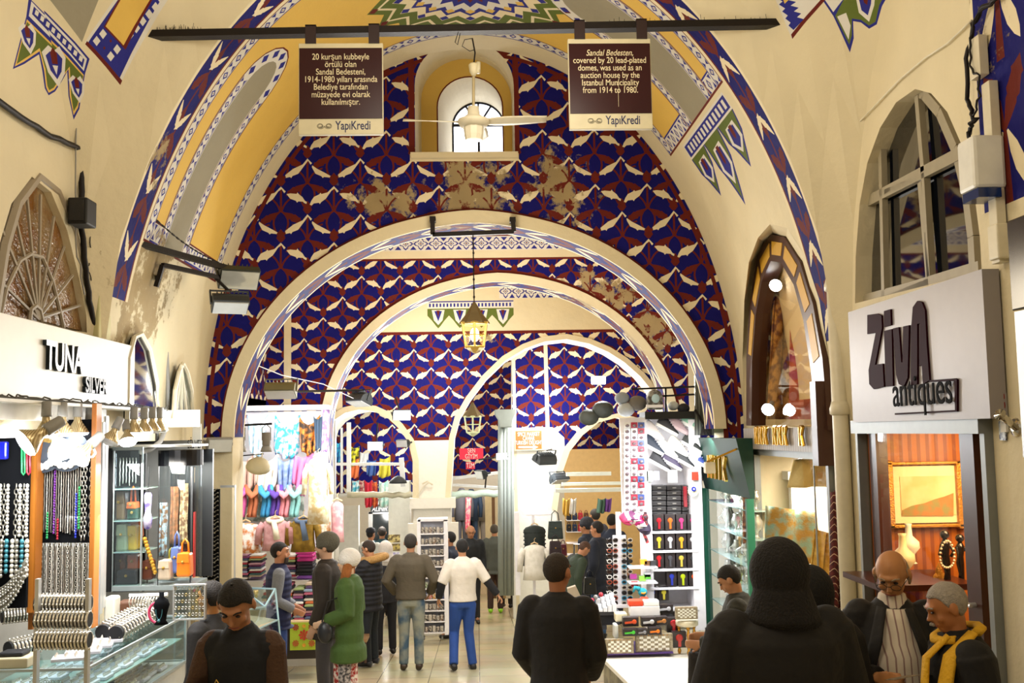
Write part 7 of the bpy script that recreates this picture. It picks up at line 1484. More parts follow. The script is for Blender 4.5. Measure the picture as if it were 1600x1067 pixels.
    g = MB(); loft(g, [(TT((0, 0, zz*H)), TD((a*k*min(1, bl), 0, 0)), TD((0, b*k*min(1, bl), 0))) for zz, a, b in ((.47, .15, .11), (.5, .172, .125), (.56, .16, .115), (.6, .152, .11))])
    for sd in 'LR': h, kn, an = F[sd]; m1 = h.lerp(kn, .5); m2 = kn.lerp(an, .5); g.tube([h, m1, kn, m2, an+V((0, 0, .0))], [.098*k*min(1, bl), .086*k*min(1, bl), .07*k, .064*k, .062*k], 12)
    ch(g, 'trousers', lm, vox*1.1)
    for sd in 'LR':
        an = F[sd][2]; fw_ = RZ @ V((0, 1, 0)); sc_ = shoes; g = MB(); fz0 = min(an.z-.02, an.z-.03*k); 
        g.tube([an+fw_*(-.06)*k-V((0, 0, .035*k)), an+fw_*.0-V((0, 0, .02*k)), an+fw_*.09*k-V((0, 0, .04*k)), an+fw_*.17*k-V((0, 0, .052*k))], [.04*k, .05*k, .04*k, .028*k], 10); ch(g, 'shoe', mat('shoe_'+sc_, sc_, .4))
    tm = mat('cloth_'+top+('q' if quilt else ''), top, .8, var=.2, scale=9, bump=.5 if not quilt else .3, bscale=22, wave=None) if isinstance(top, str) else top
    if quilt:
        nt = tm.node_tree; b_ = nt.nodes['Principled BSDF']; tc = nt.nodes.new('ShaderNodeTexCoord'); wv = nt.nodes.new('ShaderNodeTexWave'); wv.bands_direction = 'Z'; wv.inputs['Scale'].default_value = 5; wv.inputs['Distortion'].default_value = .6; bp = nt.nodes.new('ShaderNodeBump'); bp.inputs['Strength'].default_value = .6; bp.inputs['Distance'].default_value = .015; nt.links.new(tc.outputs['Object'], wv.inputs['Vector']); nt.links.new(wv.outputs['Fac'], bp.inputs['Height']); nt.links.new(bp.outputs[0], b_.inputs['Normal'])
    g = MB(); torso(g, infl, hem, .05)
    sf, cut = sleeve
    def slv(g_, ext, r=1):
        for s_, sd in ((-1, 'L'), (1, 'R')):
            a, e, w_ = J[sd]; g_.ell(a-TD((s_*.01, 0, .005)), (.07*k*r+infl*.4,)*3, 12, 8)
            P = [a, a.lerp(e, .5), e, e.lerp(w_, .5), e.lerp(w_, .95)]; rr = [.066, .06, .054, .048, .042]
            n_ = 5 if ext >= 1 else (3 if ext > .4 else 2); g_.tube(P[:n_], [(q_*k+infl*.6)*r for q_ in rr[:n_]], 12)
    if slm:
        ms = mat('cloth_'+slm, slm, .85, bump=.6, bscale=60); g2 = MB(); slv(g2, 1, .84); ch(g2, 'sleeves', ms, vox)
        if sf: slv(g, sf)
    else: slv(g, sf)
    if slm and not sf:
        for s_, sd in ((-1, 'L'), (1, 'R')): g.ell(J[sd][0]-TD((s_*.03, 0, .02)), (.084*k,)*3, 12, 8)
    if coatopen: gc = MB(); gc.tube([TT((0, .01, .82*H)), TT((0, .012, .866*H))], [.085*k, .064*k], 14); remesh(gc.build('shirt_collar', coatopen, t), vox, 2)
    elif not hood: g.tube([TT((0, .0, .825*H)), TT((0, .0, .862*H))], [.075*k, .062*k], 14)
    jk = ch(g, 'jacket', tm, vox, 4)
    if coatopen:  # strip of shirt between the lapels
        sm = coatopen; g = MB(); hf = lambda v: (.112+belly+infl+.012)*k if v < .7 else (.12+belly*.5+infl)*k
        g.sheet(lambda u, v: TT(((u-.5)*.36*k*(1-.62*v), hf(v)*(1-.25*(2*u-1)**2)+belly*.5*(1-v)+(-.05*k*max(0, v-.75)*4), (.53+.3*v)*H)), 8, 10, .01); g.build('shirt', sm, jk, smooth=True)
        g = MB()
        for s_ in (-1, 1): g.sheet(lambda u, v: TT((s_*(.045+.06*u*(1-.4*v)+.1*(1-v))*k, (hf(v)+.014)*(1-.2*u)-.05*k*max(0, v-.75)*4, (.62+.215*v)*H)), 4, 8, .012)
        g.build('lapel', tm, jk, smooth=True)
    if hair:
        hm = mat('hair_'+hair[0], hair[0], .8, var=.35, scale=60, bump=.8, bscale=120)
        g = MB(); th = .003+hair[1]*.6 if not hat else .001
        if hair[1] >= 0:
            def hs(u, v):
                a = 2*pi*u; e = pi/2*v; f_ = cos(a); lo = .064+hair[1]*0 if f_ > .6 else (.064-.05*(.6-f_)/.35 if f_ > .25 else (.014-.02*(.25-f_)/.3 if f_ > -.05 else max(-.06, -.006-.16*(-.05-f_))))
                if hair[1] < 0.003 and f_ > .3: lo += .012
                ze = .025; q = (lo-ze)/.094; e0 = math.asin(max(-.95, min(.95, q))); e = e0+(pi/2-e0)*v
                return HH((-sin(a)*(.079+th*.7)*cos(e), (cos(a)*(.096+th*.6))*cos(e)-.012, ze+(.092+th)*sin(e)))
            g.sheet(hs, 24, 8, -.012 if False else .012)
        else: # balding: ring of hair at sides and back
            def hs(u, v):
                a = pi*.42+2*pi*.58*u; zz = -.045+.085*v; return HH((-sin(a)*.087*(1-.12*v*v), cos(a)*.105*(1-.12*v*v)-.012, zz))
            g.sheet(hs, 18, 5, .01)
        ch(g, 'hair', hm)
    if beard:
        bm = mat('hair_'+beard, beard, .8); g = MB()
        g.sheet(lambda u, v: HH(((u-.5)*.125, .064+.036*(1-(2*u-1)**2)-.012*v, -.052-.06*v)), 10, 5, .006); ch(g, 'beard', bm)
    g = MB()
    for s_ in (-1, 1): g.ell(HH((s_*.031, .083, .01)), (.0125*k, .008*k, .006*k), 8, 6, rot=HR)
    g.build('eyes', mat('eye_dark', '2a1a14', .3), t); g = MB()
    for s_ in (-1, 1): g.tube([HH((s_*.015, .094, .031)), HH((s_*.034, .09, .038)), HH((s_*.05, .078, .032))], .0042*k, 5)
    g.build('eyebrows', mat('hair_'+(hair[0] if hair else '2a1c14')) if hair else mat('brow_dark', '2a1c14'), t)
    g = MB(); g.tube([HH((-.024, .087, -.058)), HH((0, .0975, -.057)), HH((.024, .087, -.058))], .0032*k, 5); g.build('mouth', mat('lip', '8a4a40', .5), t)
    if hat:
        kind, hcol = hat; hm = mat('hat_'+hcol, hcol, .9, bump=1, bscale=90, var=.2)
        g = MB()
        if kind == 'cap': g.lathe([(.098*k, -.0), (.1*k, .04*k), (.08*k, .09*k), (.02*k, .115*k)], HH((0, -.008, .035)), 18, d=HR @ V((0, 0, 1))); g.prism([(-.06*k, 0), (.06*k, 0), (.05*k, .07*k), (-.05*k, .07*k)], HH((0, .08, .045)), HR @ V((1, 0, 0)), HR @ V((0, 1, -.15)), HR @ V((0, 0, .008)))
        elif kind == 'beanie':
            g.ell(HH((0, -.022, .055)), (.102*k, .12*k, .104*k), 18, 12, rot=HR); g.lathe([(.098*k, -.02), (.107*k, -.015), (.107*k, .03), (.099*k, .035)], HH((0, -.012, .035)), 20, d=HR @ V((0, .3, 1)))
        elif kind == 'hood': g.ell(HH((0, -.03, .01)), (.118*k, .13*k, .14*k), 20, 14, rot=HR); g.tube([HH((0, -.05, -.05)), TT((0, -.03, .83*H))], [.11*k, .15*k], 18); g.ell(TT((0, -.03, .815*H)), (.16*k, .12*k, .07*k), 16, 10)
        remesh(g.build('hood' if kind == 'hood' else 'hat', hm, t), vox, 4)
    t['_j'] = 0; del t['_j']
    return t, HH, TT, J, k, HR
P0 = pi; sk2 = 'c99a78'
person('person in a black coat and black knitted hood seen from behind, beside the newspaper reader', 1207, 4.35, 1.86, R(6), '0f0b09', '0c0b0b', hat=('hood', '0f0a08'), hair=None, infl=.05, hem=.2, bl=1.18, arms={'L': ((-.1, .03, -.3), (-.06, .2, -.46)), 'R': ((.1, .03, -.3), (.08, .2, -.46))})
person('person with a black hood half hidden behind the tall hooded figure', 1256, 5.1, 1.7, R(-10), '0c0a0a', '0c0b0b', hat=('hood', '0a0909'), hair=None, infl=.03, hem=.3)
_, HH, TT, J, k, HR = person('man in a long black coat with cropped greying hair seen from behind', 866, 6.4, 1.76, R(-14), '100d0d', '0d0c0c', skin='a87050', hair=('2e241c', 0), infl=.03, hem=.25, bl=.95, head=(.02, R(-22)), arms={'L': ((-.06, .02, -.28), (0, .2, -.44)), 'R': ((.06, .02, -.28), (0, .2, -.44))})
_, HH, TT, J, k, HR = person('man in a navy waistcoat and brown knitted sleeves looking down at the counter', 366, 5.15, 1.76, P0+R(-8), '0d1018', '20222a', skin='a97452', hair=('18130f', .006), lean=.16, head=(.5, R(4)), slm='4a3222', sleeve=(0, None), infl=.026, bl=.84, xoff=.07, vox=.008,
    arms={'R': ((.09, .05, -.26), (-.1, .29, -.13)), 'L': ((-.03, .03, -.28), (.06, .2, -.38)), 'palmR': (-1, .3, 0), 'curl': 1.5})
w_ = J['R'][2]; g = MB(); g.tube([w_+V((.05, -.03, -.02)), w_+V((.15, -.05, -.05)), w_+V((.3, -.02, -.09))], .004, 6); g.tube([w_+V((.03, -.05, .05)), w_+V((.045, -.06, .08)), w_+V((.06, -.05, .05)), w_+V((.045, -.05, .03)), w_+V((.03, -.05, .05))], .003, 5); setp(g.build('cord', mat('gold_cord', 'd2a92c', .4)), 'thin yellow cord held by the waistcoated man', 'cord')
person('man with dark hair looking sideways from behind the waistcoated seller', 334, 7.0, 1.6, R(70), '1a1614', '1a1614', skin='b07848', hair=('1a120c', .006), vox=.012)
stripe = mat('striped_shirt', 'ddd0bd', .8, wave=(9, '9c7f78', 'X', .86))
_, HH, TT, J, k, HR = person('bald stout man in glasses, dark suit and striped shirt reading a leaflet', 1380, 5.3, 1.8, P0+R(-14), '16120f', '14110f', skin='b87f50', hair=('a08a70', -1), belly=.07, bl=.94, lean=.03, head=(.5, R(-18)), infl=.022, coatopen=stripe, vox=.008, hem=.44,
    arms={'R': ((.06, .06, -.28), (-.05, .3, -.24)), 'L': ((-.07, .06, -.27), (.0, .31, -.23)), 'palmL': (1, .2, .3), 'curl': 1.2})
g = MB()
for s_ in (-1, 1): g.tube([HH((s_*.034+.024*cos(q), .108, .002+.017*sin(q))) for q in [j*pi/6 for j in range(13)]], .0018, 5); g.tube([HH((s_*.06, .105, .006)), HH((s_*.084, .02, .006))], .002, 5)
g.tube([HH((-.01, .11, .006)), HH((.01, .11, .006))], .002, 5); setp(g.build('glasses', mat('thin_metal', '3a342c', .3, .7)), 'thin metal glasses on the bald reading man', 'glasses')
w1, w2 = J['R'][2], J['L'][2]; m_ = (w1+w2)/2+V((-.02, -.1, .02)); g = MB(); g.sheet(lambda u, v: m_+V(((u-.5)*.3, -.0-.13*v-.01, .03*v+.02*sin(u*3))), 8, 4, .002); setp(g.build('leaflet', mat('leaflet_paper', '8c7a60', .7, col2='5f5240', scale=50)), 'folded printed leaflet held by the bald man', 'leaflet')
_, HH, TT, J, k, HR = person('white haired man in a black coat with a bright yellow scarf looking at the leaflet', 1494, 4.75, 1.66, R(84), '0e0c0c', '0e0c0c', skin='ab6f44', hair=('9a9186', .002), infl=.04, bl=1.05, lean=.08, head=(.32, 0), hem=.3, vox=.008, beard=None)
g = MB(); g.tube([HH((-.018, .098, -.048)), HH((0, .108, -.045)), HH((.018, .098, -.048))], .007, 6); setp(g.build('moustache', mat('hair_9a9186')), 'small grey moustache of the white haired man', 'moustache')
o_ = bpy.data.objects['moustache']; o_.parent = _; o_.location = (0, 0, 0); del o_['category']
for v in o_.data.vertices: v.co += ORG[o_]-ORG[_]
ysc = mat('yellow_wool_scarf', 'd8a418', .8, bump=.8, bscale=60); g = MB()
nk = TT((0, 0, .85*1.66)); g.tube([nk+TD_ for TD_ in [V((.1*cos(a), .1*sin(a), .03*cos(a))) for a in [R(-60)+R(300)*i/9 for i in range(10)]]], .026, 10, flat=.7); fr_ = V((-.12, -.1, -.02))
g.tube([nk+V((.02, -.11, .02)), nk+V((-.1, -.13, -.08)), nk+V((-.15, -.15, -.25)), nk+V((-.16, -.15, -.5)), nk+V((-.15, -.14, -.75))], [.035, .045, .05, .055, .055], 10, flat=.4); g.tube([nk+V((-.07, -.06, .0)), nk+V((-.17, -.04, -.1)), nk+V((-.21, -.08, -.3)), nk+V((-.2, -.1, -.6))], [.03, .035, .04, .045], 10, flat=.4)
o_ = g.build('scarf', ysc, None, smooth=True); setp(o_, 'bright yellow scarf around the neck of the white haired man', 'scarf')
zk = -.38
person('seated man in an olive jacket looking at his phone before the silver window', 1156, 8.35, 1.72, R(72), '26261c', '1e1a18', skin='b98460', hair=('14100e', .004), lean=.12, head=(.5, 0), seat=.43, z=zp-.05, arms={'R': ((.06, .1, -.26), (.02, .34, -.26)), 'L': ((-.06, .1, -.26), (.0, .34, -.26)), 'curl': 1.2}, feet={'L': ((-.12, .42, .5), (-.12, .4, .06)), 'R': ((.13, .43, .48), (.12, .45, .05))}, infl=.035, hem=.5)
g = MB(); c = at(1117, 978, 8.25); g.box((c.x-.05, c.y-.03, c.z), (c.x+.03, c.y+.03, c.z+.008), rot=Matrix.Rotation(R(18), 3, 'Y')); setp(g.build('mobile_phone', mat('phone_black', '15151a', .2)), 'black phone in the hands of the seated man', 'phone')
t = thing('seat_box', 'low dark box seat under the olive jacketed man', 'seat', (at(1165, 0, 8.4).x, 8.35, zp)); c = ORG[t]; g = MB(); g.box((c.x-.15, 8.15, zp), (c.x+.25, 8.55, zp+.3)); g.build('seat_body', mat('dark_crate', '2a221c', .7), t, bevel=.01)
_, HH, TT, J, k, HR = person('bearded smiling man in a navy quilted waistcoat with grey sleeves', 436, 11.6, 1.74, R(-78), '141c44', '27407c', skin='b98060', hair=('1c1410', .004), beard='2a1e18', slm='7a7d84', sleeve=(0, None), quilt=True, infl=.03, head=(.0, R(-8)), arms={'R': ((.02, -.03, -.28), (-.04, .16, -.4)), 'L': ((-.03, 0, -.28), (.04, .18, -.4))})
_, HH, TT, J, k, HR = person('young man in a dark grey beanie and brown jacket listening', 511, 10.75, 1.82, R(84), '2e2620', '4a4546', skin='cba084', hat=('beanie', '5c594e'), hair=('3a2a20', .0), beard='5a4234', infl=.032, hem=.43, shoes='2a2624')
parka = '3f5a24'
_, HH, TT, J, k, HR = person('young woman in a white knitted hat and green parka with long auburn hair', 545, 10.35, 1.66, R(80), parka, mat('patterned_leggings', '3c3a3e', .8, col2='b8b0b0', scale=40), skin='e0b898', hat=('beanie', 'eeeae8'), hair=('9a5c28', .0), infl=.045, hem=.36, shoes='5c2a20', bl=.88, arms={'L': ((-.04, -.04, -.27), (-.04, .2, -.36)), 'R': ((.04, -.04, -.27), (.05, .18, -.38))})
g = MB(); g.tube([HH((.045, -.02, .0)), HH((.07, .0, -.12)), HH((.085, .02, -.25)), HH((.08, .02, -.42))], [.045, .05, .042, .015], 12); g.tube([HH((-.045, -.02, .0)), HH((-.07, -.0, -.12)), HH((-.08, .02, -.25)), HH((-.08, .02, -.4))], [.045, .05, .042, .015], 12); o_ = g.build('long_hair', mat('hair_9a5c28'), _, smooth=True)
t = thing('shoulder_bag', 'dark leather shoulder bag carried by the woman in the parka', 'bag', at(508, 1010, 10.2)); c = at(508, 1008, 10.15); g = MB(); g.ell(c+V((0, 0, .12)), (.075, .05, .105), 14, 10); g.build('bag_body', mat('bag_black_leather', '23242a', .35), t, smooth=True); g = MB(); g.tube([c+V((-.03, 0, .22)), c+V((.03, -.04, .42)), at(538, 930, 10.25)], .008, 6); g.build('strap', mat('bag_black_leather'), t)
g = MB(); 
for px in (531, 549): c0, c1 = at(px, 1032, 10.3), at(px, 1075, 10.3); g.cyl(c1, c0, .062, n=14)
setp(g.build('leg_warmers', mat('red_white_knit', 'a02420', .9, col2='e8dcd4', scale=30)), 'red and white knitted leg warmers of the woman in the parka', 'leg warmers')
_, HH, TT, J, k, HR = person('man in a black padded coat with a fur trimmed hood down, raising his phone', 578, 14.1, 1.68, R(68), '14141a', '20262c', skin='b98460', hair=('2c1e14', .008), infl=.045, hem=.44, head=(.3, 0), shoes='22222a', quilt=True, arms={'L': ((-.03, .14, -.24), (.02, .24, -.05)), 'R': ((.03, .12, -.24), (.0, .26, -.06))})
g = MB(); nk = TT((0, -.05, .835*1.68)); g.tube([nk+V((.16*cos(a), .13*sin(a), .02+.03*cos(a))) for a in [2*pi*i/12 for i in range(13)]], .05, 10); o_ = g.build('fur_trim', mat('tan_fur', 'a9814a', .95, bump=1, bscale=70, var=.5, scale=50), _, smooth=True)
_, HH, TT, J, k, HR = person('man in an olive brown jacket and faded jeans seen from behind', 640, 13.6, 1.76, R(-4), '4f4636', mat('faded_jeans', '3c5468', .85, col2='8a8c80', scale=4), skin='a87858', hair=('2a241e', .01), infl=.03, hem=.49, arms={'L': ((-.13, -.03, -.26), (-.02, .12, -.44)), 'R': ((.13, -.03, -.26), (.05, .14, -.44))}, shoes='3a2a1c', bl=1.05)
_, HH, TT, J, k, HR = person('man in a white short sleeved shirt over black sleeves walking away', 720, 13.6, 1.68, R(14), 'd8cfc2', '22458c', skin='b98460', hair=('100e0e', .008), slm='15151a', sleeve=(.5, None), infl=.03, hem=.5, arms={'L': ((-.12, -.02, -.25), (-.14, .08, -.46)), 'R': ((.15, -.05, -.24), (.3, -.06, -.44))}, feet={'L': ((-.1, .1, .47), (-.16, -.12, .1)), 'R': ((.08, .04, .47), (.12, 0, .06))}, shoes='1c1a1c')
far = [
 ('man in a grey green short coat and brown trousers with neon shoes walking away', 770, 21, 1.78, 0, '4a4c44', '3c2820', dict(shoes='9ade2c', hair=('4a4238', .004), hem=.44)),
 ('person in a black coat walking beside the grey coated man', 787, 22, 1.78, R(-20), '1c1612', '1c1612', dict(hair=('14100e', .01), hem=.4)),
 ('balding smiling man in a black leather jacket facing the camera', 733, 19.2, 1.8, P0+R(10), '15171a', '1c1c20', dict(hair=('3a2e26', -1), head=(.3, 0), infl=.03)),
 ('man in a navy jacket standing at the cap rack', 702, 17.0, 1.72, R(70), '1a2236', '1c2233', dict(hair=('14100e', .008))),
 ('man in a white shirt and dark cap near the money changer door', 578, 20.6, 1.75, R(-30), 'd8d8d4', '2a2c34', dict(hat=('cap', '2a2c34'), slm='2a3050', sleeve=(.5, None))),
 ('man in a teal jacket seen from behind at the money changer door', 596, 20.9, 1.78, 0, '1c4650', '23262c', dict(hair=('2a221c', .008))),
 ('person in a grey hood and black coat behind the fur hooded man', 601, 15.2, 1.62, R(15), '16161c', '16161c', dict(hat=('hood', 'c8c0b8'), hair=None)),
 ('man in a long navy coat and jeans looking into the leather shop', 930, 16.2, 1.85, R(62), '151c2c', '3c608c', dict(hair=('14100e', .008), hem=.4, infl=.04)),
 ('man in a dark beanie behind the long navy coat', 913, 17.6, 1.88, R(60), '1c2434', '1c2030', dict(hat=('beanie', '2a2c34'), hair=('14100e', 0))),
 ('man in a dark suit beside the sunglasses stand', 953, 18.4, 1.95, R(-40), '131c30', '131c30', dict(hair=('14100e', .008))),
 ('man in a dark green jacket bending over the bag rail', 884, 15.2, 1.62, R(-70), '22301e', '26262a', dict(hair=('4a3020', .004), lean=.35, head=(.5, 0))),
 ('tall man with dark hair at the back of the leather shop', 927, 20.5, 2.05, R(30), '3a3a44', '26262a', dict(hair=('24201c', .008)))]
for lb, px, Y, H, rz, a, b_, kw in far: person(lb, px, Y, H, rz, a, b_, skin='b07a58', vox=.016, **kw)
def cloth(label, name, cat, P, Y, col, col2=None, fold=5, amp=.03, swag=0, th=.012, grp=None, mt=None):
    """hanging cloth: P = 4 pixel corners TL,TR,BR,BL; swag pulls the middle of the top down"""
    A = [at(x, y, Y) for x, y in P]; g = MB(); ph = random.random()*6; H_ = (A[0]-A[3]).length
    def f(u, v):
        p = A[0].lerp(A[1], u).lerp(A[3].lerp(A[2], u), v); s = sin(pi*u)
        return p+V((0, -amp*sin(u*fold*2*pi+ph+v*1.5)*(.4+v)-.04*s, -swag*H_*s*(1-v*.3)+.01*sin(u*fold*6+ph)*v))
    g.sheet(f, 20, 8, th); m = mt or mat('fabric_%s_%s' % (col, col2), col, .75, col2=col2, scale=16)
    return setp(g.build(name, m, smooth=True), label, cat, grp)
YS = 13.2
t = thing('market_stall', 'white framed scarf stall with open shelves and top fascia', 'stall', at(420, 1025, YS+.5)); g = MB(); boxpx(g, 352, 632, 508, 642, YS-.1, .5); g.build('fascia', wht, t); g = MB(); boxpx(g, 350, 642, 512, 860, YS+.45, .04); g.build('back_panel', wht, t)
for a in (345, 503): g = MB(); boxpx(g, a, 632, a+5, 1025, YS, .06); g.build('upright', wht, t)
g = MB(); boxpx(g, 355, 702, 505, 705, YS+.1, .03); boxpx(g, 365, 757, 500, 760, YS+.1, .03); g.build('hanging_rail', alu, t)
for P, c1, c2, sw, nm in (([(352, 648), (384, 648), (378, 702), (358, 702)], 'd8cdd4', '9a3c4c', .25, 'white and crimson flowered scarf'), ([(386, 648), (418, 648), (412, 704), (392, 704)], 'f0f4f6', '9cc4dc', .3, 'white and sky blue scarf'), ([(430, 648), (468, 648), (466, 708), (428, 700)], 'd8c8dc', '38b0c8', .35, 'lilac scarf with turquoise hem'), ([(466, 648), (500, 648), (496, 700), (470, 700)], 'c87a28', '3a2a20', .3, 'orange and black patterned scarf'), ([(490, 650), (503, 650), (502, 702), (494, 702)], '34485c', None, .1, 'slate blue scarf'),
                          ([(326, 708), (372, 706), (370, 756), (326, 756)], '48c0a4', '7ad8c4', .35, 'mint green draped scarf'), ([(368, 706), (398, 706), (400, 757), (370, 756)], 'c4a090', None, .3, 'dusty rose draped scarf'), ([(400, 708), (436, 706), (432, 758), (398, 756)], 'f0e4d4', None, .3, 'cream draped scarf'), ([(430, 706), (462, 706), (458, 757), (436, 757)], '6c84b4', '8c9cc0', .3, 'steel blue draped scarf'), ([(458, 708), (490, 704), (476, 775), (458, 752)], 'd878a8', None, .2, 'pink draped scarf')):
    cloth(nm+' hanging in the upper part of the stall', 'hanging_scarf', 'scarf', P, YS+.0, c1, c2, 3, .035, sw, grp='upper scarves of the stall')
for i, (px, c1, nm) in enumerate(((376, 'd05c9c', 'magenta pink'), (394, 'b86a44', 'rust'), (415, '3c94c4', 'bright blue'), (430, '5c3c9c', 'violet'), (444, 'e08c94', 'salmon'), (460, '8cc8c4', 'pale aqua'))):
    t = thing('looped_scarf', nm+' scarf looped over the middle rail', 'scarf', at(px, 810, YS-.1), 'looped scarves on the middle rail'); m = mat('fabric_'+c1, c1, .75, var=.25, scale=30)
    g = MB(); L_ = [at(px-9, 758, YS-.05), at(px-7, 768, YS-.1), at(px, 775, YS-.14), at(px+7, 768, YS-.1), at(px+9, 758, YS-.05)]; g.tube(L_, [.03, .045, .055, .045, .03], 10, flat=.6); g.build('loop', m, t, smooth=True)
    g = MB(); g.sheet(lambda u, v: at(px-7+14*u+1.5*sin(v*5), 770+38*v, YS-.08)+V((0, .02*sin(u*14), 0)), 10, 6, .01); g.build('tail', m, t, smooth=True)
cloth('speckled grey backing cloth behind the looped scarves', 'backing_cloth', 'cloth', [(366, 760), (475, 760), (475, 815), (366, 815)], YS+.3, 'b4bcb4', '6c7c74', 2, .005)
def garment(label, px, py, Y, w, h, col, col2=None, long=False, sleeve=1, scarf=None, cat='garment', name='hanging_garment', quilt=False):
    """shirt/coat form on a hanger: px,py = collar centre, w shoulder width px, h length px"""
    c = at(px, py, Y); s = Y/1600; W2, L_ = w*s/2, h*s; t = thing(name, label, cat, c); m = mat('gar_%s_%s' % (col, col2), col, .75, col2=col2, scale=14, bump=.4, bscale=18)
    g = MB(); R_ = [(-.02, .3, .06), (.03, .8, .09), (.1, 1, .12), (.35, .92, .13), (.7, .95, .14), (1, 1.08, .14)]
    loft(g, [(c+V((0, 0, -L_*a)), V((W2*b*.82, 0, 0)), V((0, d*.8*min(1, W2/.2), 0))) for a, b, d in R_], 18); g.build('body', m, t, smooth=True)
    if quilt:
        g = MB(); [g.tube([c+V((W2*.8*cos(q), -.1*sin(q)*.9-.0, -L_*(.15+.1*i))) for q in [pi*j/8 for j in range(9)]], .012, 5) for i in range(8)]; g.build('quilting', m, t, smooth=True)
    if sleeve:
        for e in (-1, 1): g = MB(); g.tube([c+V((e*W2*.75, 0, -.07*L_-.02)), c+V((e*W2*1.0, -.01, -L_*.35*(.8 if not long else .6))), c+V((e*W2*1.12, -.03, -L_*(.8 if not long else .55)*sleeve))], [W2*.26, W2*.25, W2*.2], 10); g.build('sleeve', m, t, smooth=True)
    g = MB(); g.tube([c+V((-.06, 0, .02)), c+V((0, 0, .05)), c+V((.06, 0, .02))], .01, 6); g.tube([c+V((0, 0, .05)), c+V((0, 0, .1)), c+V((.02, 0, .12))], .004, 5); g.build('hanger', mat('pale_wood'), t)
    if scarf:
        g = MB(); g.tube([c+V((.09*cos(a), .07*sin(a)-.02, .02*sin(a))) for a in [2*pi*i/10 for i in range(11)]], .026, 8); g.tube([c+V((.0, -.11, 0)), c+V((.03, -.14, -L_*.3)), c+V((.05, -.14, -L_*.62))], [.03, .035, .04], 8, flat=.5); g.build('scarf', mat('fabric_'+scarf, scarf, .8, var=.2), t, smooth=True)
    return t
garment('floral white blouse display with orange print above the folded textiles', 384, 818, YS-.2, 52, 44, 'ece4dc', 'c8783c'); garment('dusty pink jacket with cream scarf above the folded textiles', 430, 812, YS-.25, 46, 46, 'cf9c9c', 'c08888', scarf='e8dcc4'); garment('mustard velvet jacket with steel blue scarf above the textiles', 474, 812, YS-.25, 44, 48, '8c6c14', '745608', scarf='5c6c84')
garment('long cream embroidered dress hanging at the corner of the scarf stall', 497, 716, YS-.5, 38, 100, 'f0e6cc', 'd8bc84', long=True, name='hanging_dress', cat='dress'); garment('rose pink satin dress hanging beside the cream dress', 527, 785, YS-.2, 24, 60, 'd8949c', 'e8b8b8', sleeve=0, name='hanging_dress', cat='dress')
cloth('striped lilac and white long scarf hanging from the stall post', 'hanging_scarf', 'scarf', [(505, 640), (514, 640), (512, 705), (503, 705)], YS-.3, 'c8a8d0', '7c5c94', 3, .01); cloth('beaded orange and cream cloth strip beside the mustard jacket', 'hanging_strip', 'cloth', [(499, 815), (516, 815), (516, 865), (499, 865)], YS-.1, 'd8a060', 'f0e4d0', 3, .01)
fp_ = None; pal = ['d8d0c4', '2a2838', 'b8607c', '8c9cb8', '5a4468', 'c8b49c', '3c5c5c', 'a03040', 'e0dcd8', '44506c', '7c3c6c', 'b88c9c', '1c1c24', '98a870', 'c86a3c']
def fold_stack(x0, x1, ybot, ytop, n, Y, cols, where):
    a, b = at(x0, ybot, Y), at(x1, ytop, Y); h = (b.z-a.z)/n
    for i in range(n):
        c = cols[i % len(cols)]; z = a.z+h*i; g = MB(); w = (b.x-a.x); j = random.uniform(-.012, .012)
        P = [(0, .02*h), (w*.97, .02*h), (w, h*.3), (w, h*.6), (w*.96, h*.9), (.02, h*.92), (0, h*.6)]; g.prism(P, (a.x+j, Y+random.uniform(-.02, .02), z), (1, 0, 0), (0, 0, 1), (0, .28, 0))
        setp(g.build('folded_scarf', mat('fold_'+c, c, .8, var=.2, scale=20), bevel=h*.18), '%s folded textile from the bottom of the stack %s' % (ORD[i], where), 'folded scarf', 'folded textiles on the stall')
fold_stack(367, 387, 905, 866, 12, YS+.05, pal, 'under the floral blouse'); fold_stack(389, 409, 905, 866, 12, YS+.05, pal[4:]+pal[:4], 'under the pink jacket'); fold_stack(446, 462, 902, 866, 9, YS+.05, pal[7:]+pal[:7], 'beside the magenta ones')
fold_stack(463, 489, 905, 860, 8, YS, ['6c3c8c', '141418', '1a1a20', '201c28', '2a1a2c', 'b82c7c', 'c8348c', 'd03c94'], 'topped with magenta cloths'); fold_stack(458, 474, 970, 918, 12, YS-.15, pal[2:]+pal[:2], 'above the green embroidered cloth'); fold_stack(476, 492, 968, 910, 12, YS-.15, pal[9:]+pal[:9], 'beside the jacketed young man'); fold_stack(440, 456, 970, 912, 12, YS-.12, pal[6:]+pal[:6], 'behind the quilted waistcoat'); fold_stack(410, 428, 950, 905, 9, YS-.1, pal[3:]+pal[:3], 'behind the bearded man')
t = thing('display_table', 'dark plinth table of the scarf stall carrying the folded textiles', 'table', at(440, 1030, YS)); g = MB(); boxpx(g, 360, 970, 497, 976, YS-.25, .9); g.build('table_top', mat('pale_wood'), t); g = MB(); boxpx(g, 362, 906, 494, 909, YS, .35); g.build('shelf', wht, t); g = MB(); boxpx(g, 362, 976, 496, 1032, YS-.1, .7); g.build('plinth', mat('dark_plinth', '2c211c', .6), t)
suz = mat('lime_cloth', '9cae28', .8, var=.1); t = thing('embroidered_cloth', 'lime green cloth embroidered with red and orange flowers hanging from the stall table', 'cloth', at(472, 1015, YS-.3)); g = MB(); boxpx(g, 453, 972, 497, 1016, YS-.28, .012); g.build('cloth', suz, t)
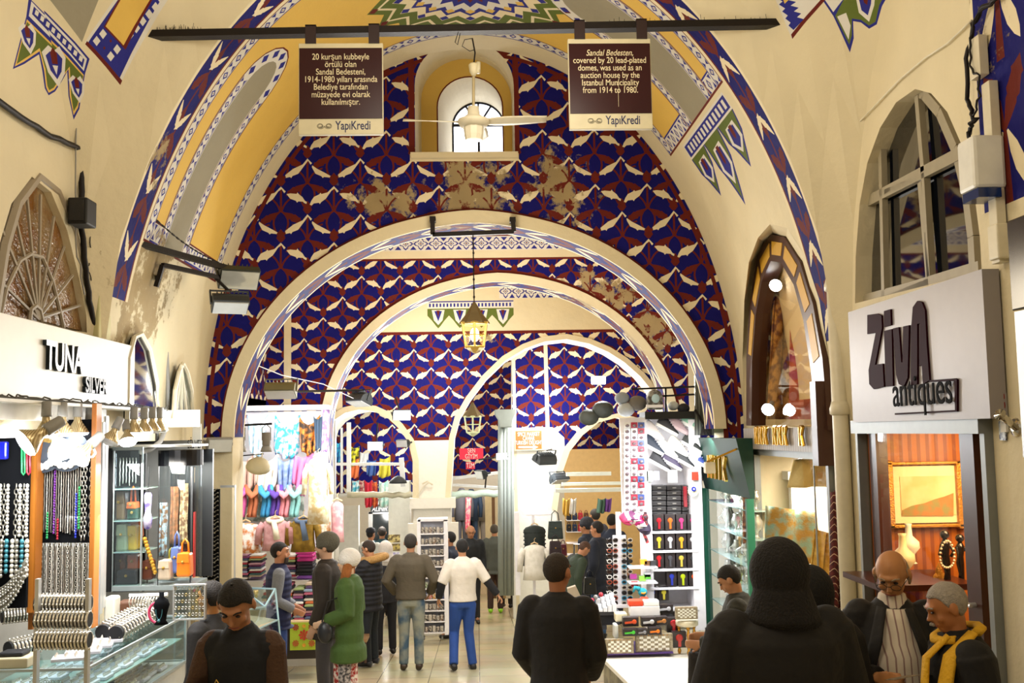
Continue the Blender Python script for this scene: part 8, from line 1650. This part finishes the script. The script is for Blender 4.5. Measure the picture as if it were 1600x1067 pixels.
for j, (px, py, r1, cc) in enumerate([(475, 992, .055, 'b0301c'), (462, 980, .035, '8c2a1c'), (487, 979, .035, '8c2a1c'), (462, 1005, .035, 'a84a1c'), (487, 1005, .035, 'a84a1c'), (475, 978, .02, 'd88a28'), (475, 1008, .02, 'd88a28')]):
    g = MB(); c = at(px, py, YS-.285)
    for q in range(8): a = q*pi/4+j; g.add([c, c+V((r1*cos(a-.3), -.003, r1*sin(a-.3))), c+V((r1*1.25*cos(a), -.003, r1*1.25*sin(a))), c+V((r1*cos(a+.3), -.003, r1*sin(a+.3)))], [(0, 1, 2, 3)])
    g.build('flower', mat('emb_'+cc, cc, .8), t)
light('AREA', at(430, 640, YS-.9), 42, (.96, .98, 1), 1.0, at(430, 850, YS), .3, name='stall_light')
t = thing('trolley_rack', 'white wheeled rack of nine shelves crowded with small souvenirs', 'rack', at(678, 1003, 16.2)); Yr = 16.2
g = MB(); boxpx(g, 655, 812, 699, 990, Yr+.28, .02); g.build('back_panel', wht, t); g = MB(); boxpx(g, 653, 812, 657, 992, Yr, .3); boxpx(g, 695, 812, 699, 992, Yr, .3); boxpx(g, 653, 810, 699, 815, Yr, .3); g.build('frame', wht, t)
souv = [('4a3c34', 'brown'), ('22201e', 'black'), ('8c8478', 'grey'), ('b8b0a4', 'pale'), ('6c4a30', 'tan')]; sc2 = [('b83c2c', 'red'), ('c88c24', 'amber'), ('4c7c3c', 'green'), ('3c5ca0', 'blue')]; pm = {}
for r in range(10):
    py = 833+r*17.2; g = MB(); boxpx(g, 657, py, 695, py+2.6, Yr-.02, .3); g.build('shelf', wht, t)
    for k in range(6):
        cc, nm = (sc2[(r+k) % 4] if r in (5, 6) else souv[(r*3+k*2) % 5]); c = at(660.5+k*6, py, Yr+.03); L_ = '%s souvenir mug, %s along the %s shelf of the trolley rack' % (nm, ORD[k], ORD[r])
        if cc not in pm: s_ = thing('souvenir_mug', L_, 'mug', c, 'souvenirs on the trolley rack'); g = MB(); g.lathe([(.024, 0), (.027, .03), (.026, .075), (.022, .095), (.02, .09)], c, 10); g.build('cup', mat('mug_'+cc, cc, .3, col2='c8c0b4', scale=40), s_, smooth=True); g = MB(); g.tube([c+V((.024, -.01, .07)), c+V((.04, -.012, .055)), c+V((.026, -.01, .03))], .004, 5); g.build('handle', mat('mug_'+cc), s_); pm[cc] = s_
        else: dup(pm[cc], c, random.random()*3, L_, sc=random.uniform(.9, 1.15))
for px in (663, 691): g = MB(); c = at(px, 996, Yr+.1); g.cyl(c+V((-.012, 0, 0)), c+V((.012, 0, 0)), .035, n=12); g.build('wheel', mat('wheel_grey', '8c8c8c', .5), t)
t = thing('wooden_stool', 'low dark wooden stool beside the padded coat man', 'stool', at(570, 1033, 13.8)); g = MB(); boxpx(g, 560, 998, 573, 1004, 13.6, .35); g.build('seat', mat('stool_wood', '8c6a44', .5), t)
for px, dy in ((561, 0), (569, 0), (562, .28), (570, .28)): g = MB(); boxpx(g, px, 1003, px+2.5, 1036, 13.62+dy, .04); g.build('leg', mat('stool_dark', '4a3020', .5), t)
g = MB()
for i in range(60): g.ell(at(600+random.uniform(-6, 9), 908+random.random()*38, 15.4+random.random()*.2), random.uniform(.025, .04), 6, 4)
setp(g.build('dried_flowers', mat('yellow_flowers', 'c4b04c', .9, col2='8c8a30', scale=40)), 'column of yellow dried flowers behind the padded coat', 'flowers', kind='stuff')
for x0, y0, x1, y1, cc, lb in ((606, 835, 625, 848, 'c8b878', 'cream painted sign board with small figures above the ornate one'), (606, 849, 625, 861, 'b8a458', 'yellow ornate sign board beside the olive jacket'), (608, 863, 624, 880, 'd8d4e4', 'white notice with lilac writing beside the olive jacket')):
    g = MB(); boxpx(g, x0, y0, x1, y1, 16.6, .02); setp(g.build('small_sign', mat('sg_'+cc, cc, .6, col2='5c4c2c' if cc != 'd8d4e4' else '9c94c0', scale=22)), lb, 'sign')
Yo = T4Y-.12; t = thing('direction_sign', 'orange sign with white writing about the spice market and an arrow', 'sign', at(826, 702, Yo)); g = MB(); boxpx(g, 804, 671, 848, 704, Yo, .03); g.build('frame', signcream, t); g = MB(); boxpx(g, 806, 673, 846, 702, Yo-.006, .01); g.build('panel', mat('sign_orange', 'd2601c', .5), t)
for i, ln in enumerate(('SPICE MARKET', 'CAVIAR', 'TURKISH DELIGHT')): text(ln, .105, at(826, 681+i*6.7, Yo-.009), (1, 0, 0), (0, 0, 1), .001, wht, t, sx=.62)
g = MB(); A = [at(x, y, Yo-.008) for x, y in ((810, 697), (833, 697), (833, 695), (841, 698.5), (833, 702), (833, 700), (810, 700))]; g.add(A, [tuple(range(7))]); g.build('arrow', wht, t)
garment('black padded waistcoat on a hanger on the white pier', 835, 822, 17.0, 42, 60, '18221f', None, sleeve=0, quilt=True); garment('white denim jacket on a hanger below the padded waistcoat', 835, 852, 16.8, 42, 52, 'e8e4da', 'dcd8cc', sleeve=.95)
t = thing('garment_stand', 'white post stand carrying the waistcoat and the denim jacket', 'stand', at(812, 935, 16.9)); g = MB(); boxpx(g, 806, 800, 811, 930, 16.95, .05); boxpx(g, 822, 803, 862, 806, 17.1, .03); boxpx(g, 833, 804, 835, 930, 17.2, .03); g.build('stand', wht, t)
bag('black round travel bag with red stripe hanging beside the padded waistcoat', 868, 842, 16.6, 24, 28, '23302c', True); bag('second dark bag hanging below the travel bag', 868, 872, 16.5, 20, 26, '2c1c20', .1); bag('wine red bag beside the bending man', 880, 868, 17.2, 12, 18, '5c1c28', .06); bag('black handbag carried by the man in the long navy coat', 922, 928, 15.9, 20, 26, '14181c', .1)
t = thing('clothes_rail', 'chrome clothes rail behind the man in the navy coat', 'rail', at(905, 930, 16.4)); g = MB(); g.tube([at(897, 905, 16.4), at(897, 850, 16.4), at(908, 850, 16.4), at(908, 925, 16.4)], .016, 8); g.build('rail', mat('chrome'), t)
g = MB(); g.ell(at(897, 892, 15.6), (.17, .12, .26), 12, 10); setp(g.build('dark_bundle', mat('dark_bundle', '1c1a24', .7, bump=.6, bscale=10), smooth=True), 'dark coat bundle hanging on the rail behind the black coated man', 'clothes')
t = thing('paper_bag', 'beige paper bag held behind the black coated man', 'bag', at(902, 935, 12.5)); g = MB(); A = at(895, 938, 12.5); g.prism([(-.04, .0), (.14, -.05), (.04, .17), (-.06, .14)], A, (1, 0, 0), (0, 0, 1), (0, .1, 0)); g.build('bag_body', mat('kraft', 'a89880', .7), t)
t = thing('shop_lightbox', 'pale lit horizontal fascia boxes in the archway behind the white pier', 'shop fascia', at(930, 770, 18.5)); g = MB(); boxpx(g, 885, 737, 955, 744, 18.6, .1); boxpx(g, 878, 752, 1000, 759, 18.4, .1); boxpx(g, 868, 762, 975, 770, 18.2, .15); g.build('fascia', mat('fascia_pale', 'd8ded6', .4), t)
for px, c1, nm, w_, h_ in ((885, 'c89c3c', 'amber leather', 10, 26), (896, 'd8d4cc', 'white cotton', 8, 24), (940, '4a6a58', 'green striped', 12, 22), (950, '6c3c8c', 'purple', 10, 20)): cloth(nm+' garment hanging under the pale fascia boxes', 'hanging_garment', 'garment', [(px-w_/2, 778), (px+w_/2, 778), (px+w_/2-1, 778+h_), (px-w_/2-1, 778+h_)], 18.6, c1, None, 2, .03, .1)
t = thing('goods_shelf', 'wooden shelf wall with bags at the back of the leather shop', 'shelf', at(920, 900, 23)); g = MB(); boxpx(g, 885, 700, 1000, 900, 23.0, .1); g.build('back', mat('warm_panel', 'c8a468', .6), t); g = MB(); [boxpx(g, 886, 812+i*18, 925, 814+i*18, 22.7, .3) for i in range(5)]; g.build('shelf', wht, t)
for k in range(8): q_, r = k % 4, k//4; bag('%s bag on the %s white shelf of the leather shop' % (('black', 'navy', 'crimson', 'brown')[q_], ('upper', 'lower')[r]), 889+q_*9, 812+r*18, 22.75, 8, 11, ('1a1a20', '1c2a4c', 'b02438', '5c3420')[q_], .05)
light('POINT', (2.0, 20.6, 1.2), 90, (1, .95, .86), .2, name='shop_light')
Ym = 23.5
for px, c1, nm in ((722, '4c4c54', 'charcoal suit with pink scarf'), (737, '1c3048', 'navy suit'), (750, '787068', 'grey checked suit')):
    c = at(px, 832, Ym); Ym += .6; t = thing('mannequin', 'headless mannequin in a %s raised in the shop behind the arch' % nm, 'mannequin', c); g = MB(); loft(g, [(c+V((0, 0, a)), V((b, 0, 0)), V((0, d, 0))) for a, b, d in ((.28, .17, .13), (.6, .15, .11), (.85, .2, .12), (.93, .1, .07), (1.0, .05, .05))], 14)
    for e in (-1, 1): g.tube([c+V((e*.18, 0, .87)), c+V((e*.22, 0, .6)), c+V((e*.21, -.03, .35))], [.06, .055, .045], 8)
    g.build('jacket', mat('suit_'+c1, c1, .8), t, smooth=True)
    for e in (-1, 1): g = MB(); g.tube([c+V((e*.07, 0, .35)), c+V((e*.08, 0, -.2))], [.08, .06], 8); g.build('trouser_leg', mat('suit_'+c1), t)
cloth('magenta and cream long cloth beside the charcoal mannequin', 'hanging_cloth', 'cloth', [(728, 775), (736, 775), (734, 830), (727, 830)], 23.2, 'b89088', 'c83c5c', 2, .02)
def shopsign(label, x0, y0, x1, y1, Y, bg, lines, fg, sz, m_emit=0, shear=0):
    t = thing('shop_sign', label, 'sign', at((x0+x1)/2, y1, Y)); g = MB(); boxpx(g, x0, y0, x1, y1, Y, .05); g.build('panel', mat('sgn_'+bg, bg, .5, emit=m_emit), t)
    for i, ln in enumerate(lines): text(ln, sz, at((x0+x1)/2, y0+(y1-y0)*(i+.78)/len(lines), Y-.01), (1, 0, 0), (0, 0, 1), .003, mat('ltr_'+fg, fg, .5), t, sx=.7, shear=shear)
shopsign('red and white lit sign with arrow above the mens wear shop', 718, 700, 755, 718, 22, 'c8203c', ['ŞEN', 'GİYİM'], 'f4f0f0', .13, .6); shopsign('smaller red sign with white letters below the arrow sign', 728, 722, 742, 733, 22, 'b81c34', ['TİM'], 'f4f0f0', .14, .5)
shopsign('dark sign with slanted white letters over the money changer door', 579, 780, 607, 801, 21.5, '1c2428', ['YILMAZ', 'ALINIR'], 'f0f2f2', .15, 0, .3)
t = thing('shop_counter', 'pale fascia beams crossing the middle archway with rolled awnings', 'shop fascia', at(740, 775, 20.4)); g = MB(); g.bar(at(702, 748, 20.4), at(800, 736, 20.2), .1, .06); g.bar(at(702, 757, 20.3), at(780, 762, 20.3), .08, .05); g.build('beam', alu, t); g = MB(); g.tube([at(702+i*10, 773+1.5*sin(i*2)-i*.4, 20.2) for i in range(11)], .07, 10); g.build('rolled_awning', mat('awning_mint', 'c4d8cc', .8, bump=1, bscale=20), t, smooth=True)
t = thing('wood_panelling', 'pale wood and brown panels of the mens wear shop front', 'panelling', at(775, 900, 21.0)); 
for i, (px, w_, cc) in enumerate(((760, 8, 'c8b48c'), (768, 5, '6c4c30'), (774, 7, 'd8c8a4'), (782, 6, 'b4986c'), (789, 6, 'e0d8c4'))): g = MB(); boxpx(g, px, 770, px+w_, 935, 21.4+.1*i, .08); g.build('panel', mat('pn_'+cc, cc, .5), t)
g = MB(); boxpx(g, 700, 770, 800, 935, 26.0, .2); setp(g.build('shop_back_wall', mat('mens_wall', 'd8c4a4', .6)), 'warm pale back wall of the mens wear shop', 'panel')
light('POINT', (-1.9, 20.9, .3), 30, (1, .97, .92), .15, name='shop_light'); light('POINT', (-.2, 22.5, .6), 70, (1, .93, .85), .2, name='shop_light')
t = thing('drain_pipes', 'grey pipes with moulded hopper beside the orange sign', 'pipe', at(790, 700, 18.9)); g = MB(); [g.cyl(at(782+i*6, 652, 18.9+.1*i), at(782+i*6, 930, 18.9+.1*i), .05-.01*(i % 2), n=10) for i in range(4)]; g.build('pipe', mat('pipe_grey', '8c9490', .5), t, smooth=True); g = MB(); A = at(790, 655, 18.7); g.prism([(-.1, -.15), (.12, -.15), (.14, -.02), (.2, .1), (.2, .18), (-.2, .18), (-.2, .1), (-.13, -.02)], A, (1, 0, 0), (0, 0, 1), (0, .25, 0)); g.build('hopper', mat('pipe_grey'), t, bevel=.02)
t = thing('shop_awning', 'rolled greyish awning on a rail across the small low arch', 'awning', at(590, 775, 17.4)); g = MB(); g.tube([at(543+i*10, 773+1.2*sin(i*3), 17.35) for i in range(11)], .05, 10); g.build('rolled_cloth', mat('awning_grey', 'b8b49c', .8, bump=1, bscale=20), t, smooth=True)
t = thing('metal_lattice', 'pale metal frame with upright bars inside the small low arch', 'frame', at(560, 775, 18.4)); g = MB(); g.bar(at(522, 725, 18.4), at(632, 725, 18.4), .05); g.bar(at(534, 668, 18.4), at(534, 770, 18.4), .04); g.bar(at(545, 660, 18.4), at(545, 770, 18.4), .07); g.bar(at(521, 645, 17.6), at(521, 790, 17.6), .08); g.bar(at(627, 715, 17.6), at(630, 760, 17.6), .08); g.build('frame', alu, t)
for P, c1, c2, nm in (([(548, 697), (562, 697), (560, 726), (546, 726)], 'd8d028', '2a2a20', 'yellow and black sports shirt'), ([(563, 706), (576, 706), (575, 728), (562, 728)], 'e4e4e8', None, 'white shirt'), ([(550, 715), (562, 715), (560, 745), (548, 745)], 'd8703c', None, 'orange shirt'), ([(574, 718), (588, 718), (587, 742), (573, 742)], '3c5c9c', None, 'blue shirt'), ([(594, 716), (610, 712), (610, 742), (592, 746)], 'd0c440', None, 'yellow cloth'), ([(524, 690), (534, 690), (533, 720), (523, 720)], '2c5c9c', '30a0c0', 'blue and turquoise cloth'),
                     ([(550, 750), (561, 750), (561, 768), (550, 768)], '38a0b8', 'e4eeee', 'turquoise and white cloth'), ([(570, 750), (581, 750), (581, 790), (570, 790)], 'c01c34', None, 'deep red scarf'), ([(582, 750), (590, 750), (590, 790), (582, 790)], 'd0662c', 'a02828', 'orange red scarf'), ([(592, 750), (606, 750), (606, 790), (592, 790)], 'a8dcd0', 'e8f4f0', 'aqua scarf'), ([(562, 750), (569, 750), (569, 768), (562, 768)], '8c2838', 'd8b8a8', 'burgundy dotted scarf')):
    cloth(nm+' hanging in the small low arch', 'hanging_cloth', 'garment', P, 18.9, c1, c2, 2, .03, .1)
t = thing('wall_fascia', 'white shop piers and glazed door under the small low arch', 'storefront', at(570, 900, 21)); g = MB(); boxpx(g, 520, 790, 560, 960, 20.6, .2); g.build('pier', white_e, t); g = MB(); boxpx(g, 608, 752, 640, 960, 19.0, .4); g.build('pier', white_e, t); g = MB(); boxpx(g, 582, 803, 608, 900, 21.6, .05); g.build('door_glass', mat('dark_door_glass', '2a3032', .15), t); g = MB(); boxpx(g, 576, 800, 582, 900, 21.55, .1); boxpx(g, 576, 799, 610, 803, 21.55, .1); g.build('door_frame', alu, t); t.name = 'corner_storefront'
g = MB(); c = at(622, 755, 17.3); g.lathe([(.15, 0), (.14, .04), (.07, .1), (.001, .13)], c, 14); setp(g.build('flat_cap', mat('cap_dark', '22262a', .7), smooth=True), 'dark cap standing on the pier beside the aqua scarf', 'cap')
t = thing('wall_bracket', 'small cream metal bracket with wire on the central white pier', 'bracket', at(668, 755, T3Y-.06)); g = MB(); g.tube([at(660, 756, T3Y-.05), at(668, 752, T3Y-.1), at(676, 757, T3Y-.05)], .012, 5); g.tube([at(650, 778, T3Y-.04), at(662, 760, T3Y-.06), at(671, 753, T3Y-.08)], .008, 5); g.build('bracket', creamp, t)
cable('cable', 'thin white wire sagging across the second bay', 'cable', [at(390, 566, 12), at(440, 586, 12.4), at(505, 600, 13), at(560, 626, 13.4)], .006, m=wht)
